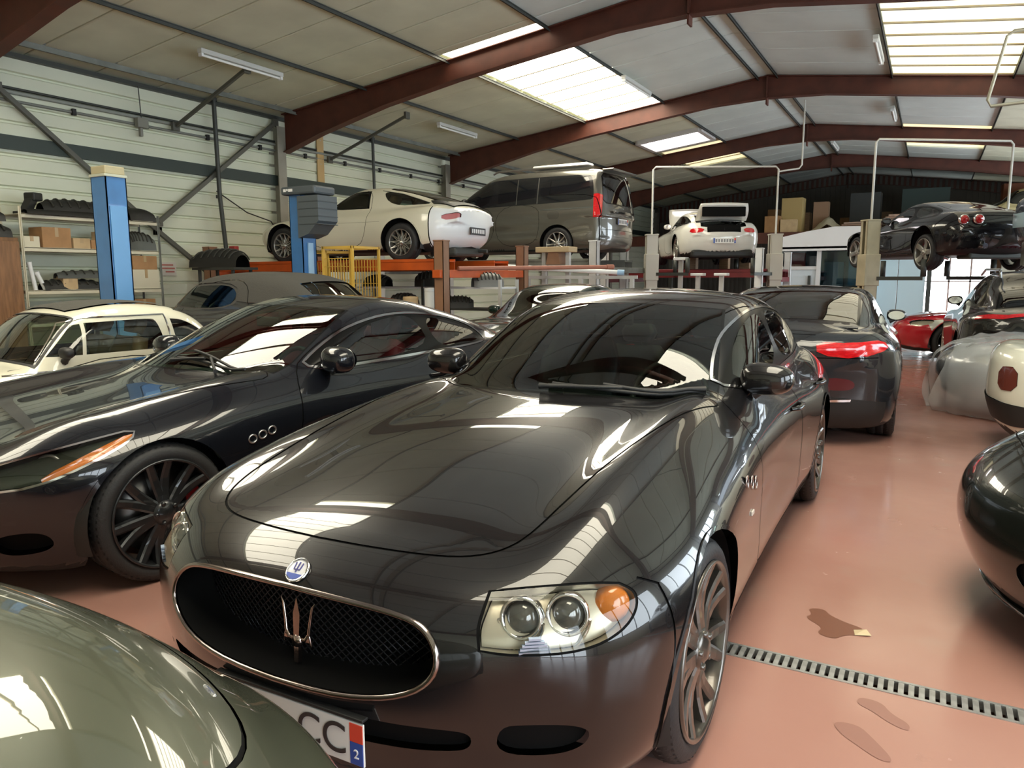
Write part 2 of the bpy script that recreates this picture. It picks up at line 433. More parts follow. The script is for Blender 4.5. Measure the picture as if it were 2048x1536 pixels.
class Body:
    """cuts a Skin into named panels. regions are tested in order, later ones win"""
    def __init__(s, skin):
        s.k = skin; s.regs = []
    def region(s, name, pts, kind='side', step=0.025, closed=True, **o):
        p = dens(pts, step, closed); P3 = s.k.project(p, kind); q = s.k.sv(P3)
        s.regs.append(dict(name=name, poly=q, **o)); return q
    def stroke(s, name, pts, kind='side', width=0.008, closed=False, step=0.025, **o):
        """thin band along a line on the surface"""
        p = dens(pts, step, closed); q = s.k.sv(s.k.project(p, kind)); s.stroke_sv(name, q, width, closed, **o); return q
    def stroke_sv(s, name, q, width, closed=False, **o):
        k = s.k; f = np.interp(q[:, 0], k.rows, k.tot)/k.L
        m = q.copy()
        if closed: t = np.roll(m, -1, 0)-np.roll(m, 1, 0)
        else: t = np.gradient(m, axis=0)
        t = t*np.stack([np.ones(len(f)), f], 1); t /= np.maximum(np.linalg.norm(t, axis=1, keepdims=True), 1e-9)
        n = np.stack([-t[:, 1], t[:, 0]/np.maximum(f, .05)], 1)
        a, b = q+n*width/2, q-n*width/2
        if closed:
            s.regs.append(dict(name=name, poly=a, hole=b, **o))
        else: s.regs.append(dict(name=name, poly=np.concatenate([a, b[::-1]]), **o))
    def build(s):
        k = s.k; eps = 1e-5
        gs = np.linspace(k.s0, k.s1, k.ns); gv = np.linspace(0, k.L, k.nv)
        G = np.stack(np.meshgrid(gs, gv, indexing='ij'), 2).reshape(-1, 2)
        V = [Vector(t) for t in G.tolist()]; E = []
        def loop(q):
            q = np.clip(q, [k.s0, 0], [k.s1, k.L]); n = len(V); m = len(q)
            V.extend(Vector(t) for t in q.tolist()); E.extend((n+i, n+(i+1) % m) for i in range(m))
        for r in s.regs:
            loop(r['poly'])
            if 'hole' in r: loop(r['hole'])
        nv, ne, nf = delaunay_2d_cdt(V, E, [], 0, eps)[:3]
        q = np.array([(v.x, v.y) for v in nv]); F = np.array([f for f in nf if len(f) == 3])
        c = q[F].mean(1); own = np.full(len(F), -1)
        for i, r in enumerate(s.regs):
            m = inside(c, r['poly'])
            if 'hole' in r: m ^= inside(c, r['hole'])
            if r.get('within'): m &= np.isin(own, [j for j, rr in enumerate(s.regs) if rr['name'] in r['within']])
            if r.get('notin'): m &= ~np.isin(own, [j for j, rr in enumerate(s.regs) if rr['name'] in r['notin']])
            own[m] = i
        P = k.point(q); N = k.S.grad(P)
        P[:, 1] = np.maximum(P[:, 1], 0)
        # orient
        a, b, d = P[F[:, 0]], P[F[:, 1]], P[F[:, 2]]
        fn = np.cross(b-a, d-a); area = np.linalg.norm(fn, axis=1)
        flip = np.einsum('ij,ij->i', fn, N[F].mean(1)) < 0
        F[flip] = F[flip][:, ::-1]
        good = area > 1e-9
        s.P, s.N, s.F, s.own, s.good = P, N, F, own, good
        s.nz = N[F].mean(1)[:, 2]; s.cz = P[F].mean(1)[:, 2]
        return s
    def mask(s, name):
        ids = [i for i, r in enumerate(s.regs) if r['name'] == name]
        return np.isin(s.own, ids) & s.good
    def emit(s, name, mask, m, parent, sides=(1, -1), off=0.0, thick=None, merge=True):
        """mesh of the triangles in mask; sides: both halves in one mesh if merge"""
        F = s.F[mask]
        if not len(F): return []
        u, inv = np.unique(F.ravel(), return_inverse=True); f = inv.reshape(-1, 3)
        p, n = s.P[u]+s.N[u]*off, s.N[u]
        objs = []; acc = []
        for sd in sides:
            pp, nn, ff = p.copy(), n.copy(), f.copy()
            if sd < 0: pp[:, 1] *= -1; nn[:, 1] *= -1; ff = ff[:, ::-1]
            acc.append((pp, nn, ff))
        if merge and len(acc) > 1:
            k = len(u); mid = np.abs(p[:, 1]) < 1e-5; m2 = np.where(mid, np.arange(k), np.cumsum(~mid)-1+k)      # weld along the middle
            n[mid, 1] = 0
            acc = [(np.concatenate([p, acc[1][0][~mid]]), np.concatenate([n, acc[1][1][~mid]]), np.concatenate([f, m2[acc[1][2]]]))]
        for pp, nn, ff in acc:
            me = bpy.data.meshes.new(name)
            me.vertices.add(len(pp)); me.vertices.foreach_set('co', pp.astype(np.float32).ravel())
            me.loops.add(len(ff)*3); me.loops.foreach_set('vertex_index', ff.astype(np.int32).ravel())
            me.polygons.add(len(ff)); me.polygons.foreach_set('loop_start', np.arange(0, len(ff)*3, 3, dtype=np.int32))
            me.polygons.foreach_set('use_smooth', np.ones(len(ff), bool))
            me.update(calc_edges=True); me.validate()
            if len(me.vertices) == len(nn): me.normals_split_custom_set_from_vertices(nn.tolist())
            objs.append(link(name, me, parent, m))
        return objs

# ------------------------------------------------------------------ wheels
def ring_pts(r, n, y=0, a0=0): return [(r*math.cos(a0+2*PI*i/n), y, r*math.sin(a0+2*PI*i/n)) for i in range(n)]

WHEEL_CACHE = {}
def wheel(parent, x, y, z, R, rim, width, side, style='twin', n=7, rimmat=None, caliper=None, steer=0.0, rot=0.2, hub=0.0):
    """wheel centred at x,y(outer face),z; axis along y; outer face points to +y*side"""
    key = (R, rim, width, style, n, rimmat.name, caliper.name if caliper else None)
    if key not in WHEEL_CACHE:
        w = width; P = {}
        t = MB(); b = 0.018
        t.lathe([(rim*.97, -.012), (rim+.012, -.004), (R-.045, 0.0), (R-.022, -.010), (R-.006, -.026), (R, -.045), (R-.001, -w*.33), (R-.008, -w*.34), (R-.008, -w*.37), (R-.001, -w*.38), (R-.001, -w*.62), (R-.008, -w*.63), (R-.008, -w*.66), (R-.001, -w*.67), (R, -w+.045), (R-.022, -w+.01), (R-.05, -w), (rim, -w+.01)], 48)
        P['tyre'] = (t.mesh('tyre'), RUBBER)
        tr = MB()      # tread blocks on both shoulders
        for i in range(64):
            a = 2*PI*i/64; c, s = math.cos(a), math.sin(a); da = .036; c2, s2 = math.cos(a+da), math.sin(a+da)
            for (ya, yb) in ((-.014, -.062), (-w+.062, -w+.014)):
                ra, rb = (R-.012, R+.003) if ya > -.1 else (R+.003, R-.012)
                tr.add([(ra*c, ya, ra*s), (rb*c, yb, rb*s), (rb*c2, yb, rb*s2), (ra*c2, ya, ra*s2)], [(0, 1, 2, 3)])
        P['tread_blocks'] = (tr.mesh('tread_blocks', False), RUBBER)
        rm = MB()
        rm.lathe([(rim*1.0, -.006), (rim*.995, .003), (rim*.965, .004), (rim*.945, -.006), (rim*.93, -.03), (rim*.90, -.09), (rim*.88, -w*.7), (rim*.93, -w+.02)], 48)
        P['rim'] = (rm.mesh('rim'), rimmat)
        sp = MB()
        ri, ro = rim*.17, rim*.95
        def spoke(a, wa, wb, ya, yb, sh=0.0, depth=.04):
            """tapered spoke from hub to rim at angle a, with crowned face"""
            rows = []
            K = 5
            for k in range(K+1):
                u = k/K; r = ri+(ro-ri)*u; ww = wa+(wb-wa)*u; aa = a+sh*u
                yy = ya+(yb-ya)*u-.018*math.sin(PI*u)
                c, s = math.cos(aa), math.sin(aa); tx, tz = -s, c
                rows.append([(r*c+tx*e, yy+dy, r*s+tz*e) for e, dy in ((-ww/2, -depth), (-ww/2, -.006), (-ww*.28, 0), (ww*.28, 0), (ww/2, -.006), (ww/2, -depth))])
            vs = [v for R_ in rows for v in R_]; fs = []
            for k in range(K):
                for j in range(5): fs.append((k*6+j, k*6+j+1, k*6+6+j+1, k*6+6+j))
            sp.add(vs, fs, False)
        if style == 'twin':
            for i in range(n):
                a = 2*PI*i/n
                spoke(a-.10, .050, .042, -.012, -.004, -.09); spoke(a+.10, .050, .042, -.012, -.004, .09)
        elif style == 'wide':
            for i in range(n): spoke(2*PI*i/n, .085, .10, -.02, -.003)
        elif style == 'thin':
            for i in range(n): spoke(2*PI*i/n, .030, .026, -.015, -.004, 0, .035)
        elif style == 'mesh':
            for i in range(n): spoke(2*PI*i/n, .018, .016, -.035, -.012, .30); spoke(2*PI*i/n, .018, .016, -.035, -.012, -.30)
        elif style == 'disc':
            sp.lathe([(rim*.95, -.03), (rim*.80, -.045), (rim*.62, -.03), (rim*.42, -.028), (rim*.30, -.05), (.02, -.05)], 32)
        P['spokes'] = (sp.mesh('spokes'), rimmat)
        hb = MB(); hb.lathe([(rim*.24, -.05), (rim*.235, -.012), (rim*.15, -.006), (rim*.10, .004), (rim*.02, .006), (.001, .006)], 24)
        for i in range(5):
            a = 2*PI*i/5+.3; hb.lathe([(.011, -.02), (.011, .001), (.001, .002)], 8, o=(rim*.19*math.cos(a), 0, rim*.19*math.sin(a)))
        P['hub_cap'] = (hb.mesh('hub_cap'), rimmat)
        ds = MB(); ds.lathe([(rim*.25, -.10), (rim*.76, -.10), (rim*.76, -.125), (rim*.25, -.125)], 40)
        P['brake_disc'] = (ds.mesh('brake_disc'), DISC)
        if caliper:
            cl = MB()
            A = [PI*.98+.75*i/6 for i in range(7)]
            A = [-.40+.80*i/6 for i in range(7)]
            vs = []
            for a in A:
                for r, yy in ((rim*.55, -.08), (rim*.84, -.08), (rim*.84, -.15), (rim*.55, -.15)): vs.append((r*math.cos(a), yy, r*math.sin(a)))
            fs = [(0, 1, 2, 3), (24, 25, 26, 27)]
            for i in range(6):
                for j in range(4): fs.append((i*4+j, i*4+(j+1) % 4, i*4+4+(j+1) % 4, i*4+4+j))
            cl.add(vs, fs); P['brake_caliper'] = (cl.mesh('brake_caliper'), caliper)
        WHEEL_CACHE[key] = P
    P = WHEEL_CACHE[key]
    w0 = empty('wheel', (x, y, z)); w0.parent = parent
    w0.rotation_euler = (0, 0, steer+(0 if side > 0 else PI))
    for nm, (me, mm) in P.items():
        o = bpy.data.objects.new(nm, me); COL.objects.link(o); o.parent = w0
        if not me.materials: me.materials.append(mm)
        if nm == 'tread_blocks': o['kind'] = 'stuff'
        if nm in ('rim', 'spokes', 'hub_cap'): o.rotation_euler = (0, rot, 0)
        if nm == 'brake_caliper': o.rotation_euler = (0, hub, 0)
    return w0

# ------------------------------------------------------------------ common car furniture
def seat_mesh(w=0.50, back=0.62, recl=0.35, head=True):
    m = MB()
    def slab(prof, wd, th):
        """prof: list of (x,z) centre line; upholstered slab"""
        rows = []
        for i, (x, z) in enumerate(prof):
            a = prof[max(i-1, 0)]; b = prof[min(i+1, len(prof)-1)]
            d = Vector((b[0]-a[0], 0, b[1]-a[1])).normalized(); nn = Vector((-d.z, 0, d.x))
            e = 1.0-.25*(abs(i/(len(prof)-1)-.5)*2)**4
            rows.append([Vector((x, yy*wd*e, z))+nn*hh for yy, hh in ((-.5, -.3*th), (-.5, .5*th), (-.34, .62*th), (-.2, .36*th), (.2, .36*th), (.34, .62*th), (.5, .5*th), (.5, -.3*th))])
        vs = [v for r in rows for v in r]; fs = []
        for i in range(len(rows)-1):
            for j in range(8): fs.append((i*8+j, i*8+(j+1) % 8, i*8+8+(j+1) % 8, i*8+8+j))
        fs += [tuple(range(8))[::-1], tuple(range(len(vs)-8, len(vs)))]
        m.add(vs, fs, True)
    slab([(.28, .02), (.20, .06), (0, .05), (-.2, .02)], w, .14)
    bx, bz = -.22, .06; pts = [(bx-back*math.sin(recl)*t+.03*math.sin(PI*t), bz+back*math.cos(recl)*t) for t in (0, .25, .5, .75, 1)]
    slab(pts[::-1], w, .13)
    if head:
        x, z = pts[-1]; slab([(x-.06, z+.22), (x-.04, z+.14), (x-.01, z+.05)], w*.52, .10)
    return m.mesh('seat')

def interior(root, xs, zs, w, leather, dash_x, zdash, steer_side=1, two=False, trim=BLACK, rear_x=None, bwid=0.5, recl=.35, roof=1.42, back_x=None):
    ks = max(.62, min(1.0, (roof-.09-zs)/.90))
    for sd in (1, -1):
        o = link('seat', seat_mesh(bwid, recl=recl), root, leather); o.location = (xs, sd*w*.5, zs); o.scale = (1, 1, ks)
    if rear_x is not None:
        for sd in (1, -1):
            o = link('rear_seat', seat_mesh(bwid, back=.55, recl=recl), root, leather); o.location = (rear_x, sd*w*.48, zs+.02); o.scale = (1, 1, ks*.84)
    d = MB(); prof = [(dash_x+.25, zdash-.02), (dash_x, zdash), (dash_x-.22, zdash-.03), (dash_x-.30, zdash-.10), (dash_x-.26, zdash-.35), (dash_x+.2, zdash-.4)]
    d.prism(prof, -w*.92, w*.92); d.obj('dashboard', trim, root)
    fl = MB(); fl.box(back_x or (dash_x-2.3 if rear_x else dash_x-1.3), dash_x+.2, -w*.95, w*.95, zs-.25, zs-.2); fl.obj('cabin_floor', BLACK, root)
    sw = empty('steering_wheel', (dash_x-.36, steer_side*w*.5, zdash-.04)); sw.parent = root; sw.rotation_euler = (0, -.45, 0)
    r = MB(); r.tube([(0, .185*math.cos(a), .185*math.sin(a)) for a in np.linspace(0, 2*PI, 28)[:-1]], .016, 8, closed=True); r.obj('wheel_rim', LEATHER_BLK, sw)
    h = MB(); h.lathe([(.001, -.03), (.05, -.03), (.065, 0), (.06, .03), (.001, .04)], 16, 'x')
    for a in (PI/2-1.4, PI/2+1.4, -PI/2): h.bar((0, .05*math.cos(a), .05*math.sin(a)), (0, .18*math.cos(a), .18*math.sin(a)), .035, .018, up=(1, 0, 0))
    h.obj('wheel_hub', BLACK, sw)
    cl = MB(); cl.tube([(0.02, 0, 0), (.35, 0, -.05)], .035, 8); cl.obj('steering_column', BLACK, sw)

def mirror(root, x, y, z, side, m, size=(.14, .24, .15), arm=.14, glassmat=None, stalk=BLACK):
    """door mirror: rounded shell on a short arm"""
    e = empty('door_mirror', (x, side*y, z)); e.parent = root
    L, Wd, H = size; b = MB(); nu, nvv = 20, 12; vs = []; fs = []
    for i in range(nvv+1):
        ph = -PI/2+PI*i/nvv
        for j in range(nu):
            a = 2*PI*j/nu; cx = math.cos(ph)
            sx = math.cos(a)*cx; sz = math.sin(a)*cx; sy = math.sin(ph)
            sg = lambda v, p: math.copysign(abs(v)**p, v)
            X = sg(sx, .75)*L/2; 
            if X < 0: X *= .55
            vs.append((X+.10*side*0, side*(sg(sy, .7)*Wd/2+arm), sg(sz, .75)*H/2*(1.0-.12*sy)))
    for i in range(nvv):
        for j in range(nu): fs.append((i*nu+j, i*nu+(j+1) % nu, i*nu+nu+(j+1) % nu, i*nu+nu+j))
    b.add(vs, fs, True); b.obj('mirror_shell', m, e)
    s = MB(); s.tube([(-.0, 0, -.07), (0, side*arm*.5, -.055), (0, side*(arm+.02), -.02)], [.03, .022, .024], 8); s.obj('mirror_arm', stalk, e)
    g = MB(); pts = [(-L*.275-.003, side*(arm+Wd*.42*math.cos(t)), H*.38*math.sin(t)) for t in np.linspace(0, 2*PI, 20)[:-1]]
    g.add(pts, [tuple(range(19))]); g.obj('mirror_glass', CHROME, e)
    return e

def wiper(root, a, b, lift=.02, arm_end=None):
    """wiper: blade along surface points a->b (3D) with an arm"""
    e = empty('wiper', (0, 0, 0)); e.parent = root
    m = MB(); m.tube([Vector(p)+Vector((0, 0, lift*.5)) for p in a], .009, 6); m.obj('wiper_blade', BLACK, e)
    m = MB(); m.tube([Vector(p)+Vector((0, 0, lift*1.5)) for p in b], [.014]+[.009]*(len(b)-1), 6); m.obj('wiper_arm', BLACK, e)
    return e

def number_plate(root, loc, rz, txt, dark=False, band=True, w=.52, h=.11, tilt=0.0, blob=False):
    e = empty('number_plate', loc); e.parent = root; e.rotation_euler = (tilt, 0, rz)
    # local: x right (seen from outside), y into the car, z up
    m = MB(); m.bbox(-w/2, w/2, 0, .006, -h/2, h/2, .002); m.obj('plate', BLACK if dark else PLATEW, e)
    if txt and txt[0] == '#':      # figures too small to read in the photo: plain dark strokes
        for k in range(int(txt[1:])):
            x = -w*.36+w*.72*k/(int(txt[1:])-1); m = MB(); m.box(x-.018, x+.018, -.003, 0, -h*.28, h*.28); m.obj('figure', WHITE if dark else mat('plate_grey', (.22, .22, .23), .5), e)
    elif txt:
        tm = text_mesh(txt, h*.86, .001); o = link('lettering', tm, e, WHITE if dark else BLACK)
        o.rotation_euler = (PI/2, 0, 0); o.location = (0, -.002, -.002)
    if band:
        for sd, nm in ((-1, 'blue_band'), (1, 'blue_band')):
            m = MB(); m.box(sd*(w/2-.022)-.02, sd*(w/2-.022)+.02, -.002, 0, -h/2+.003, h/2-.003 if sd < 0 else .005); m.obj(nm, mat('plate_blue', (.03, .08, .35), .4), e)
        m = MB(); m.box(w/2-.042, w/2-.002, -.002, 0, .006, h/2-.003); m.obj('red_emblem', mat('plate_red', (.65, .06, .03), .4), e)
        tm = text_mesh('2', h*.3, .001); o = link('lettering', tm, e, WHITE); o.rotation_euler = (PI/2, 0, 0); o.location = (w/2-.022, -.003, -.026)
    return e
# ------------------------------------------------------------------ the hall
XL, XR, YF, YB = -12.0, 5.2, -6.5, 35.85
RIDGE_X, RIDGE_Z, SLOPE = -3.42, 5.82, 0.125
FR = [-6.5, -0.45, 5.6, 11.65, 17.7, 23.75, 29.8, 35.85]       # portal frames
def rz_(x): return RIDGE_Z-SLOPE*abs(x-RIDGE_X)

def floor_material():
    m = bpy.data.materials.new('painted_concrete'); m.use_nodes = True; nt = m.node_tree; p = nt.nodes['Principled BSDF']
    tc = nt.nodes.new('ShaderNodeTexCoord')
    def noise(sc, det=5, w=None):
        n = nt.nodes.new('ShaderNodeTexNoise'); n.inputs['Scale'].default_value = sc; n.inputs['Detail'].default_value = det
        nt.links.new(tc.outputs['Object'], n.inputs['Vector']); return n
    def ramp(src, a, b, ca, cb):
        r = nt.nodes.new('ShaderNodeValToRGB'); r.color_ramp.elements[0].position = a; r.color_ramp.elements[1].position = b
        r.color_ramp.elements[0].color = ca; r.color_ramp.elements[1].color = cb; nt.links.new(src, r.inputs[0]); return r
    base = ramp(noise(0.55).outputs['Fac'], .3, .72, (.345, .165, .130, 1), (.42, .24, .195, 1))
    worn = ramp(noise(2.3, 8).outputs['Fac'], .60, .74, (0, 0, 0, 1), (1, 1, 1, 1))
    mx = nt.nodes.new('ShaderNodeMix'); mx.data_type = 'RGBA'
    ml = nt.nodes.new('ShaderNodeMath'); ml.operation = 'MULTIPLY'; ml.inputs[1].default_value = .35
    nt.links.new(worn.outputs[0], ml.inputs[0]); nt.links.new(ml.outputs[0], mx.inputs['Factor'])
    nt.links.new(base.outputs[0], mx.inputs['A']); mx.inputs['B'].default_value = (.36, .25, .205, 1)
    nt.links.new(mx.outputs['Result'], p.inputs['Base Color'])
    rr = ramp(noise(3.1, 6).outputs['Fac'], .3, .75, (.12, .12, .12, 1), (.30, .30, .30, 1))
    nt.links.new(rr.outputs[0], p.inputs['Roughness']); p.inputs['Specular IOR Level'].default_value = .45
    b = nt.nodes.new('ShaderNodeBump'); b.inputs['Strength'].default_value = .06; b.inputs['Distance'].default_value = .01
    nt.links.new(noise(14, 3).outputs['Fac'], b.inputs['Height']); nt.links.new(b.outputs[0], p.inputs['Normal'])
    return m
FLOORM = floor_material()
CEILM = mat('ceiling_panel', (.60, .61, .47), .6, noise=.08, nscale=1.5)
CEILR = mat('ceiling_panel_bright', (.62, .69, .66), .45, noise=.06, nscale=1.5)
WALLM = mat('wall_cladding', (.66, .69, .55), .5, noise=.06, nscale=.8)
STEELR = mat('red_oxide_steel', (.085, .022, .012), .55, noise=.25, nscale=3)
STEELG = mat('galvanised_steel', (.20, .21, .19), .5, .3, noise=.2, nscale=4)
DARKST = mat('dark_steel', (.055, .06, .055), .5, .3)
CONC = mat('grey_column', (.27, .26, .22), .7, noise=.15, nscale=3)
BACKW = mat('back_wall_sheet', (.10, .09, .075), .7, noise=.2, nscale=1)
DARKGREEN = mat('dark_band', (.035, .05, .045), .6)

def sky_panel(name, col, s):
    return mat(name, (.8, .78, .66), .6, emit=col, estr=s)
SKYM = sky_panel('skylight_sheet', (1.0, .93, .74), SKYLIGHT)
SKYP = sky_panel('skylight_sheet_yellowed', (1.0, .91, .64), 1.45)
SKYF = sky_panel('skylight_sheet_far', (1.0, .86, .50), 1.05)
SKYW = sky_panel('roof_window_glass', (1.0, .93, .95), 5.0)

SKYL = [(-7.72, -5.74, -.75, 6.3, 0), (-7.72, -5.74, 11.35, 18.6, 0), (-7.72, -5.74, 23.4, 27.2, 2),
        (-.98, 1.10, -.75, 6.3, 0), (-.98, 1.10, 11.35, 18.45, 1), (-.98, 1.10, 23.35, 27.4, 2)]
PURL = [-11.95, -11.42, -9.6, -7.72, -5.74, -3.62, -3.22, -.98, 1.10, 3.1, 4.6, 5.2]

def room():
    m = MB(); m.box(XL-.3, XR+.3, YF-.3, YB+.3, -.25, 0)
    # drain channel cut: floor built of two slabs either side of it
    DX0, DX1, DY = -2.6, 5.2, 2.93
    m = MB(); m.box(XL-.3, XR+.3, YF-.3, DY-.055, -.25, 0); m.box(XL-.3, XR+.3, DY+.055, YB+.3, -.25, 0); m.box(XL-.3, DX0, DY-.055, DY+.055, -.25, 0)
    m.box(DX0, XR+.3, DY-.055, DY+.055, -.25, -.10)
    fl = m.obj('floor', FLOORM); tag(fl, 'salmon red painted concrete workshop floor', kind='structure')
    # roof: long panels across each slope, cut at the purlins
    ce = empty('ceiling', (0, 0, 0)); tag(ce, 'beige insulated roof panels on two slopes', kind='structure')
    PITCH = 1.1; n = int((YB-YF)/PITCH)+1
    xs = [XL-.1, -9.6, -7.72, -5.74, RIDGE_X, -.98, 1.10, XR+.1]
    cache = {}
    def sheet(x0, x1, y0, y1, m_, name='roof_panel', up=0.0):
        key = (round(x0, 2), round(x1, 2), round(y1-y0, 3), m_.name)
        if key not in cache:
            q = MB(); za, zb = rz_(x0), rz_(x1); L = y1-y0
            # underside tray with turned up edges at the joints, slightly crowned
            b = .018; vs = []; prof = [(.013, .09), (.014, .010), (b+.01, 0), (L-b-.01, 0), (L-.014, .010), (L-.013, .09)]
            for x, z in ((x0, za), (x1, zb)):
                for yy, dz in prof: vs.append((x, yy, z+dz))
            q.add(vs, [(i, i+1, i+7, i+6) for i in range(5)])
            q.add([(x0, .013, za+.09), (x1, .013, zb+.09), (x1, L-.013, zb+.09), (x0, L-.013, za+.09)], [(0, 1, 2, 3)])
            me = q.mesh(name); me.materials.append(m_); cache[key] = me
        o = bpy.data.objects.new(name, cache[key]); COL.objects.link(o); o.parent = ce; o.location = (0, y0, up); return o
    for i in range(len(xs)-1):
        x0, x1 = xs[i], xs[i+1]; holes = sorted((s[2], s[3]) for s in SKYL if abs(s[0]-x0) < .01)
        if i == 2: holes.append((21.1, 22.65)); holes.sort()
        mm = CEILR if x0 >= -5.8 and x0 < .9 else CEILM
        for k in range(n):
            a = YF+k*PITCH; segs = [(a, min(a+PITCH, YB+.1))]
            for h in holes:
                ns = []
                for s0, s1 in segs:
                    if h[1] <= s0 or h[0] >= s1: ns.append((s0, s1)); continue
                    if h[0] > s0+.02: ns.append((s0, h[0]))
                    if h[1] < s1-.02: ns.append((h[1], s1))
                segs = ns
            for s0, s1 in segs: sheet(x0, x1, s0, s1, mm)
    # outer roof skin above, so no sky leaks through the joints
    q = MB()
    for i in range(len(xs)-1):
        x0, x1 = xs[i], xs[i+1]
        q.add([(x0, YF-.3, rz_(x0)+.14), (x1, YF-.3, rz_(x1)+.14), (x1, YB+.3, rz_(x1)+.14), (x0, YB+.3, rz_(x0)+.14)], [(0, 1, 2, 3)])
    q.obj('roof_skin', DARKST, ce)
    # skylights: ribbed translucent sheets
    for wi, (x0, x1, y0, y1, kind) in enumerate(SKYL):
        w = empty('window_%d' % (wi+1), (0, 0, 0)); tag(w, 'translucent ribbed skylight strip in the roof', kind='structure')
        k = max(1, round((y1-y0)/.70)); st = (y1-y0)/k; mm = (SKYM, SKYP, SKYF)[kind]
        q = MB(); vs = []; za, zb = rz_(x0)+.045, rz_(x1)+.045
        prof = [(0, .03), (.03, .0), (.07, 0), (st*.5-.02, .012), (st*.5+.02, .012), (st-.07, 0), (st-.03, 0), (st, .03)]
        for x, z in ((x0+.01, za), (x1-.01, zb)):
            for yy, dz in prof: vs.append((x, yy, z+dz))
        q.add(vs, [(i+8, i+9, i+1, i) for i in range(7)]); me = q.mesh('skylight_pane', False); me.materials.append(mm)
        q = MB(); q.bar((x0, .0, za+.004), (x1, .0, zb+.004), .045, .03); rb = q.mesh('glazing_bar'); rb.materials.append(mat('glazing_bar', (.42, .36, .24), .5))
        for j in range(k):
            o = bpy.data.objects.new('skylight_pane', me); COL.objects.link(o); o.parent = w; o.location = (0, y0+j*st, 0)
            o = bpy.data.objects.new('glazing_bar', rb); COL.objects.link(o); o.parent = w; o.location = (0, y0+j*st, -.012)
    # roof window
    w = empty('window_7', (0, 0, 0)); tag(w, 'bright opening roof window with a pale frame', kind='structure')
    q = MB(); x0, x1, y0, y1 = -7.6, -5.85, 21.1, 22.65
    q.add([(x0, y0, rz_(x0)+.05), (x1, y0, rz_(x1)+.05), (x1, y1, rz_(x1)+.05), (x0, y1, rz_(x0)+.05)], [(0, 1, 2, 3)]); q.obj('roof_window_pane', SKYW, w)
    q = MB()
    for a, b in (((x0, y0), (x1, y0)), ((x1, y0), (x1, y1)), ((x1, y1), (x0, y1)), ((x0, y1), (x0, y0))):
        q.bar((*a, rz_(a[0])-.03), (*b, rz_(b[0])-.03), .14, .14)
    q.obj('window_frame', mat('pale_frame', (.6, .58, .56), .5), w)
    # portal rafters: tapered I beams with haunch at the eaves
    for k, y in enumerate(FR):
        t = empty('rafter', (0, y, 0)); tag(t, 'red oxide steel portal rafter spanning the hall', kind='structure')
        for sd, xe in ((-1, XL+.25), (1, XR-.2)):
            st = [(xe, .74), (xe-sd*1.0, .58), (xe-sd*2.6, .42), (xe-sd*4.2, .36), (RIDGE_X+sd*1.2, .36), (RIDGE_X, .46)]
            wv, wf = MB(), MB()
            for (xa, da), (xb, db) in zip(st, st[1:]):
                ta, tb = rz_(xa)-.02, rz_(xb)-.02
                wv.add([(xa, -.006, ta), (xa, -.006, ta-da), (xb, -.006, tb-db), (xb, -.006, tb), (xa, .006, ta), (xa, .006, ta-da), (xb, .006, tb-db), (xb, .006, tb)],
                       [(0, 1, 2, 3), (7, 6, 5, 4), (0, 3, 7, 4), (1, 5, 6, 2)])
                for (pa, pb) in ((ta, tb), (ta-da, tb-db)): wf.bar((xa, 0, pa), (xb, 0, pb), .19, .016)
            wv.obj('web', STEELR, t, fix=False); wf.obj('flange', STEELR, t)
        q = MB(); q.box(RIDGE_X-.015, RIDGE_X+.015, -.095, .095, RIDGE_Z-.62, RIDGE_Z-.02); q.obj('ridge_plate', STEELR, t)
        for nm, x, m_ in (('left', XL+.14, CONC), ('right', XR-.14, CONC)):
            t = empty('steel_column', (x, y-.13 if nm == 'left' else y, 0)); tag(t, 'grey painted steel column at the wall', kind='structure'); h = rz_(x)-.25
            q = MB(); q.box(-.006, .006, -.12, .12, 0, h) if False else q.box(-.12, .12, -.006, .006, 0, h); q.obj('web', m_, t)
            for dx in (-.12, .12):
                q = MB(); q.box(dx-.008, dx+.008, -.11, .11, 0, h); q.obj('flange', m_, t)
    # purlins
    for i, x in enumerate(PURL):
        z = rz_(x)-.035
        q = MB(); w, h = (.026, .06) if i not in (1,) else (.045, .11)
        q.box(-w/2, w/2, YF, YB, -h/2, -h/2+.012); q.box(-w/2, w/2, YF, YB, h/2-.012, h/2); q.box(-w/2, -w/2+.012, YF, YB, -h/2, h/2)
        o = q.obj('purlin', DARKST if i != 1 else STEELG); o.location = (x, 0, z); tag(o, 'steel purlin running the length of the roof', kind='structure')
    # left wall: horizontal ribbed sheets per bay
    wl = empty('wall_left', (XL, 0, 0)); tag(wl, 'pale ribbed cladding wall on the left', kind='structure')
    q = MB(); H = .235; L = 6.05
    prof = [(0, .0), (.016, .0), (.03, .045), (H-.03, .05), (H-.010, .0), (H, 0)]; vs = [(dx, 0, zz) for zz, dx in prof]+[(dx, L, zz) for zz, dx in prof]
    q.add(vs, [(i, i+1, i+7, i+6) for i in range(5)]); me = q.mesh('cladding_sheet'); me.materials.append(WALLM)
    for b in range(len(FR)-1):
        for k in range(20):
            o = bpy.data.objects.new('cladding_sheet', me); COL.objects.link(o); o.parent = wl; o.location = (0, FR[b], k*H)
    q = MB(); q.box(-.12, -.01, YF, YB, 0, 5.2); q.obj('wall_core', WALLM, wl)
    # rails on the left wall
    def rail(name, x, z, w, h, m_, lab, y0=YF, y1=YB):
        q = MB(); q.bar((x, y0, z), (x, y1, z), w, h); o = q.obj(name, m_); return tag(o, lab, kind='structure')
    rail('trim_1', XL+.07, 3.78-.32, .12, .20, DARKGREEN, 'dark green sheeting rail band on the left wall')
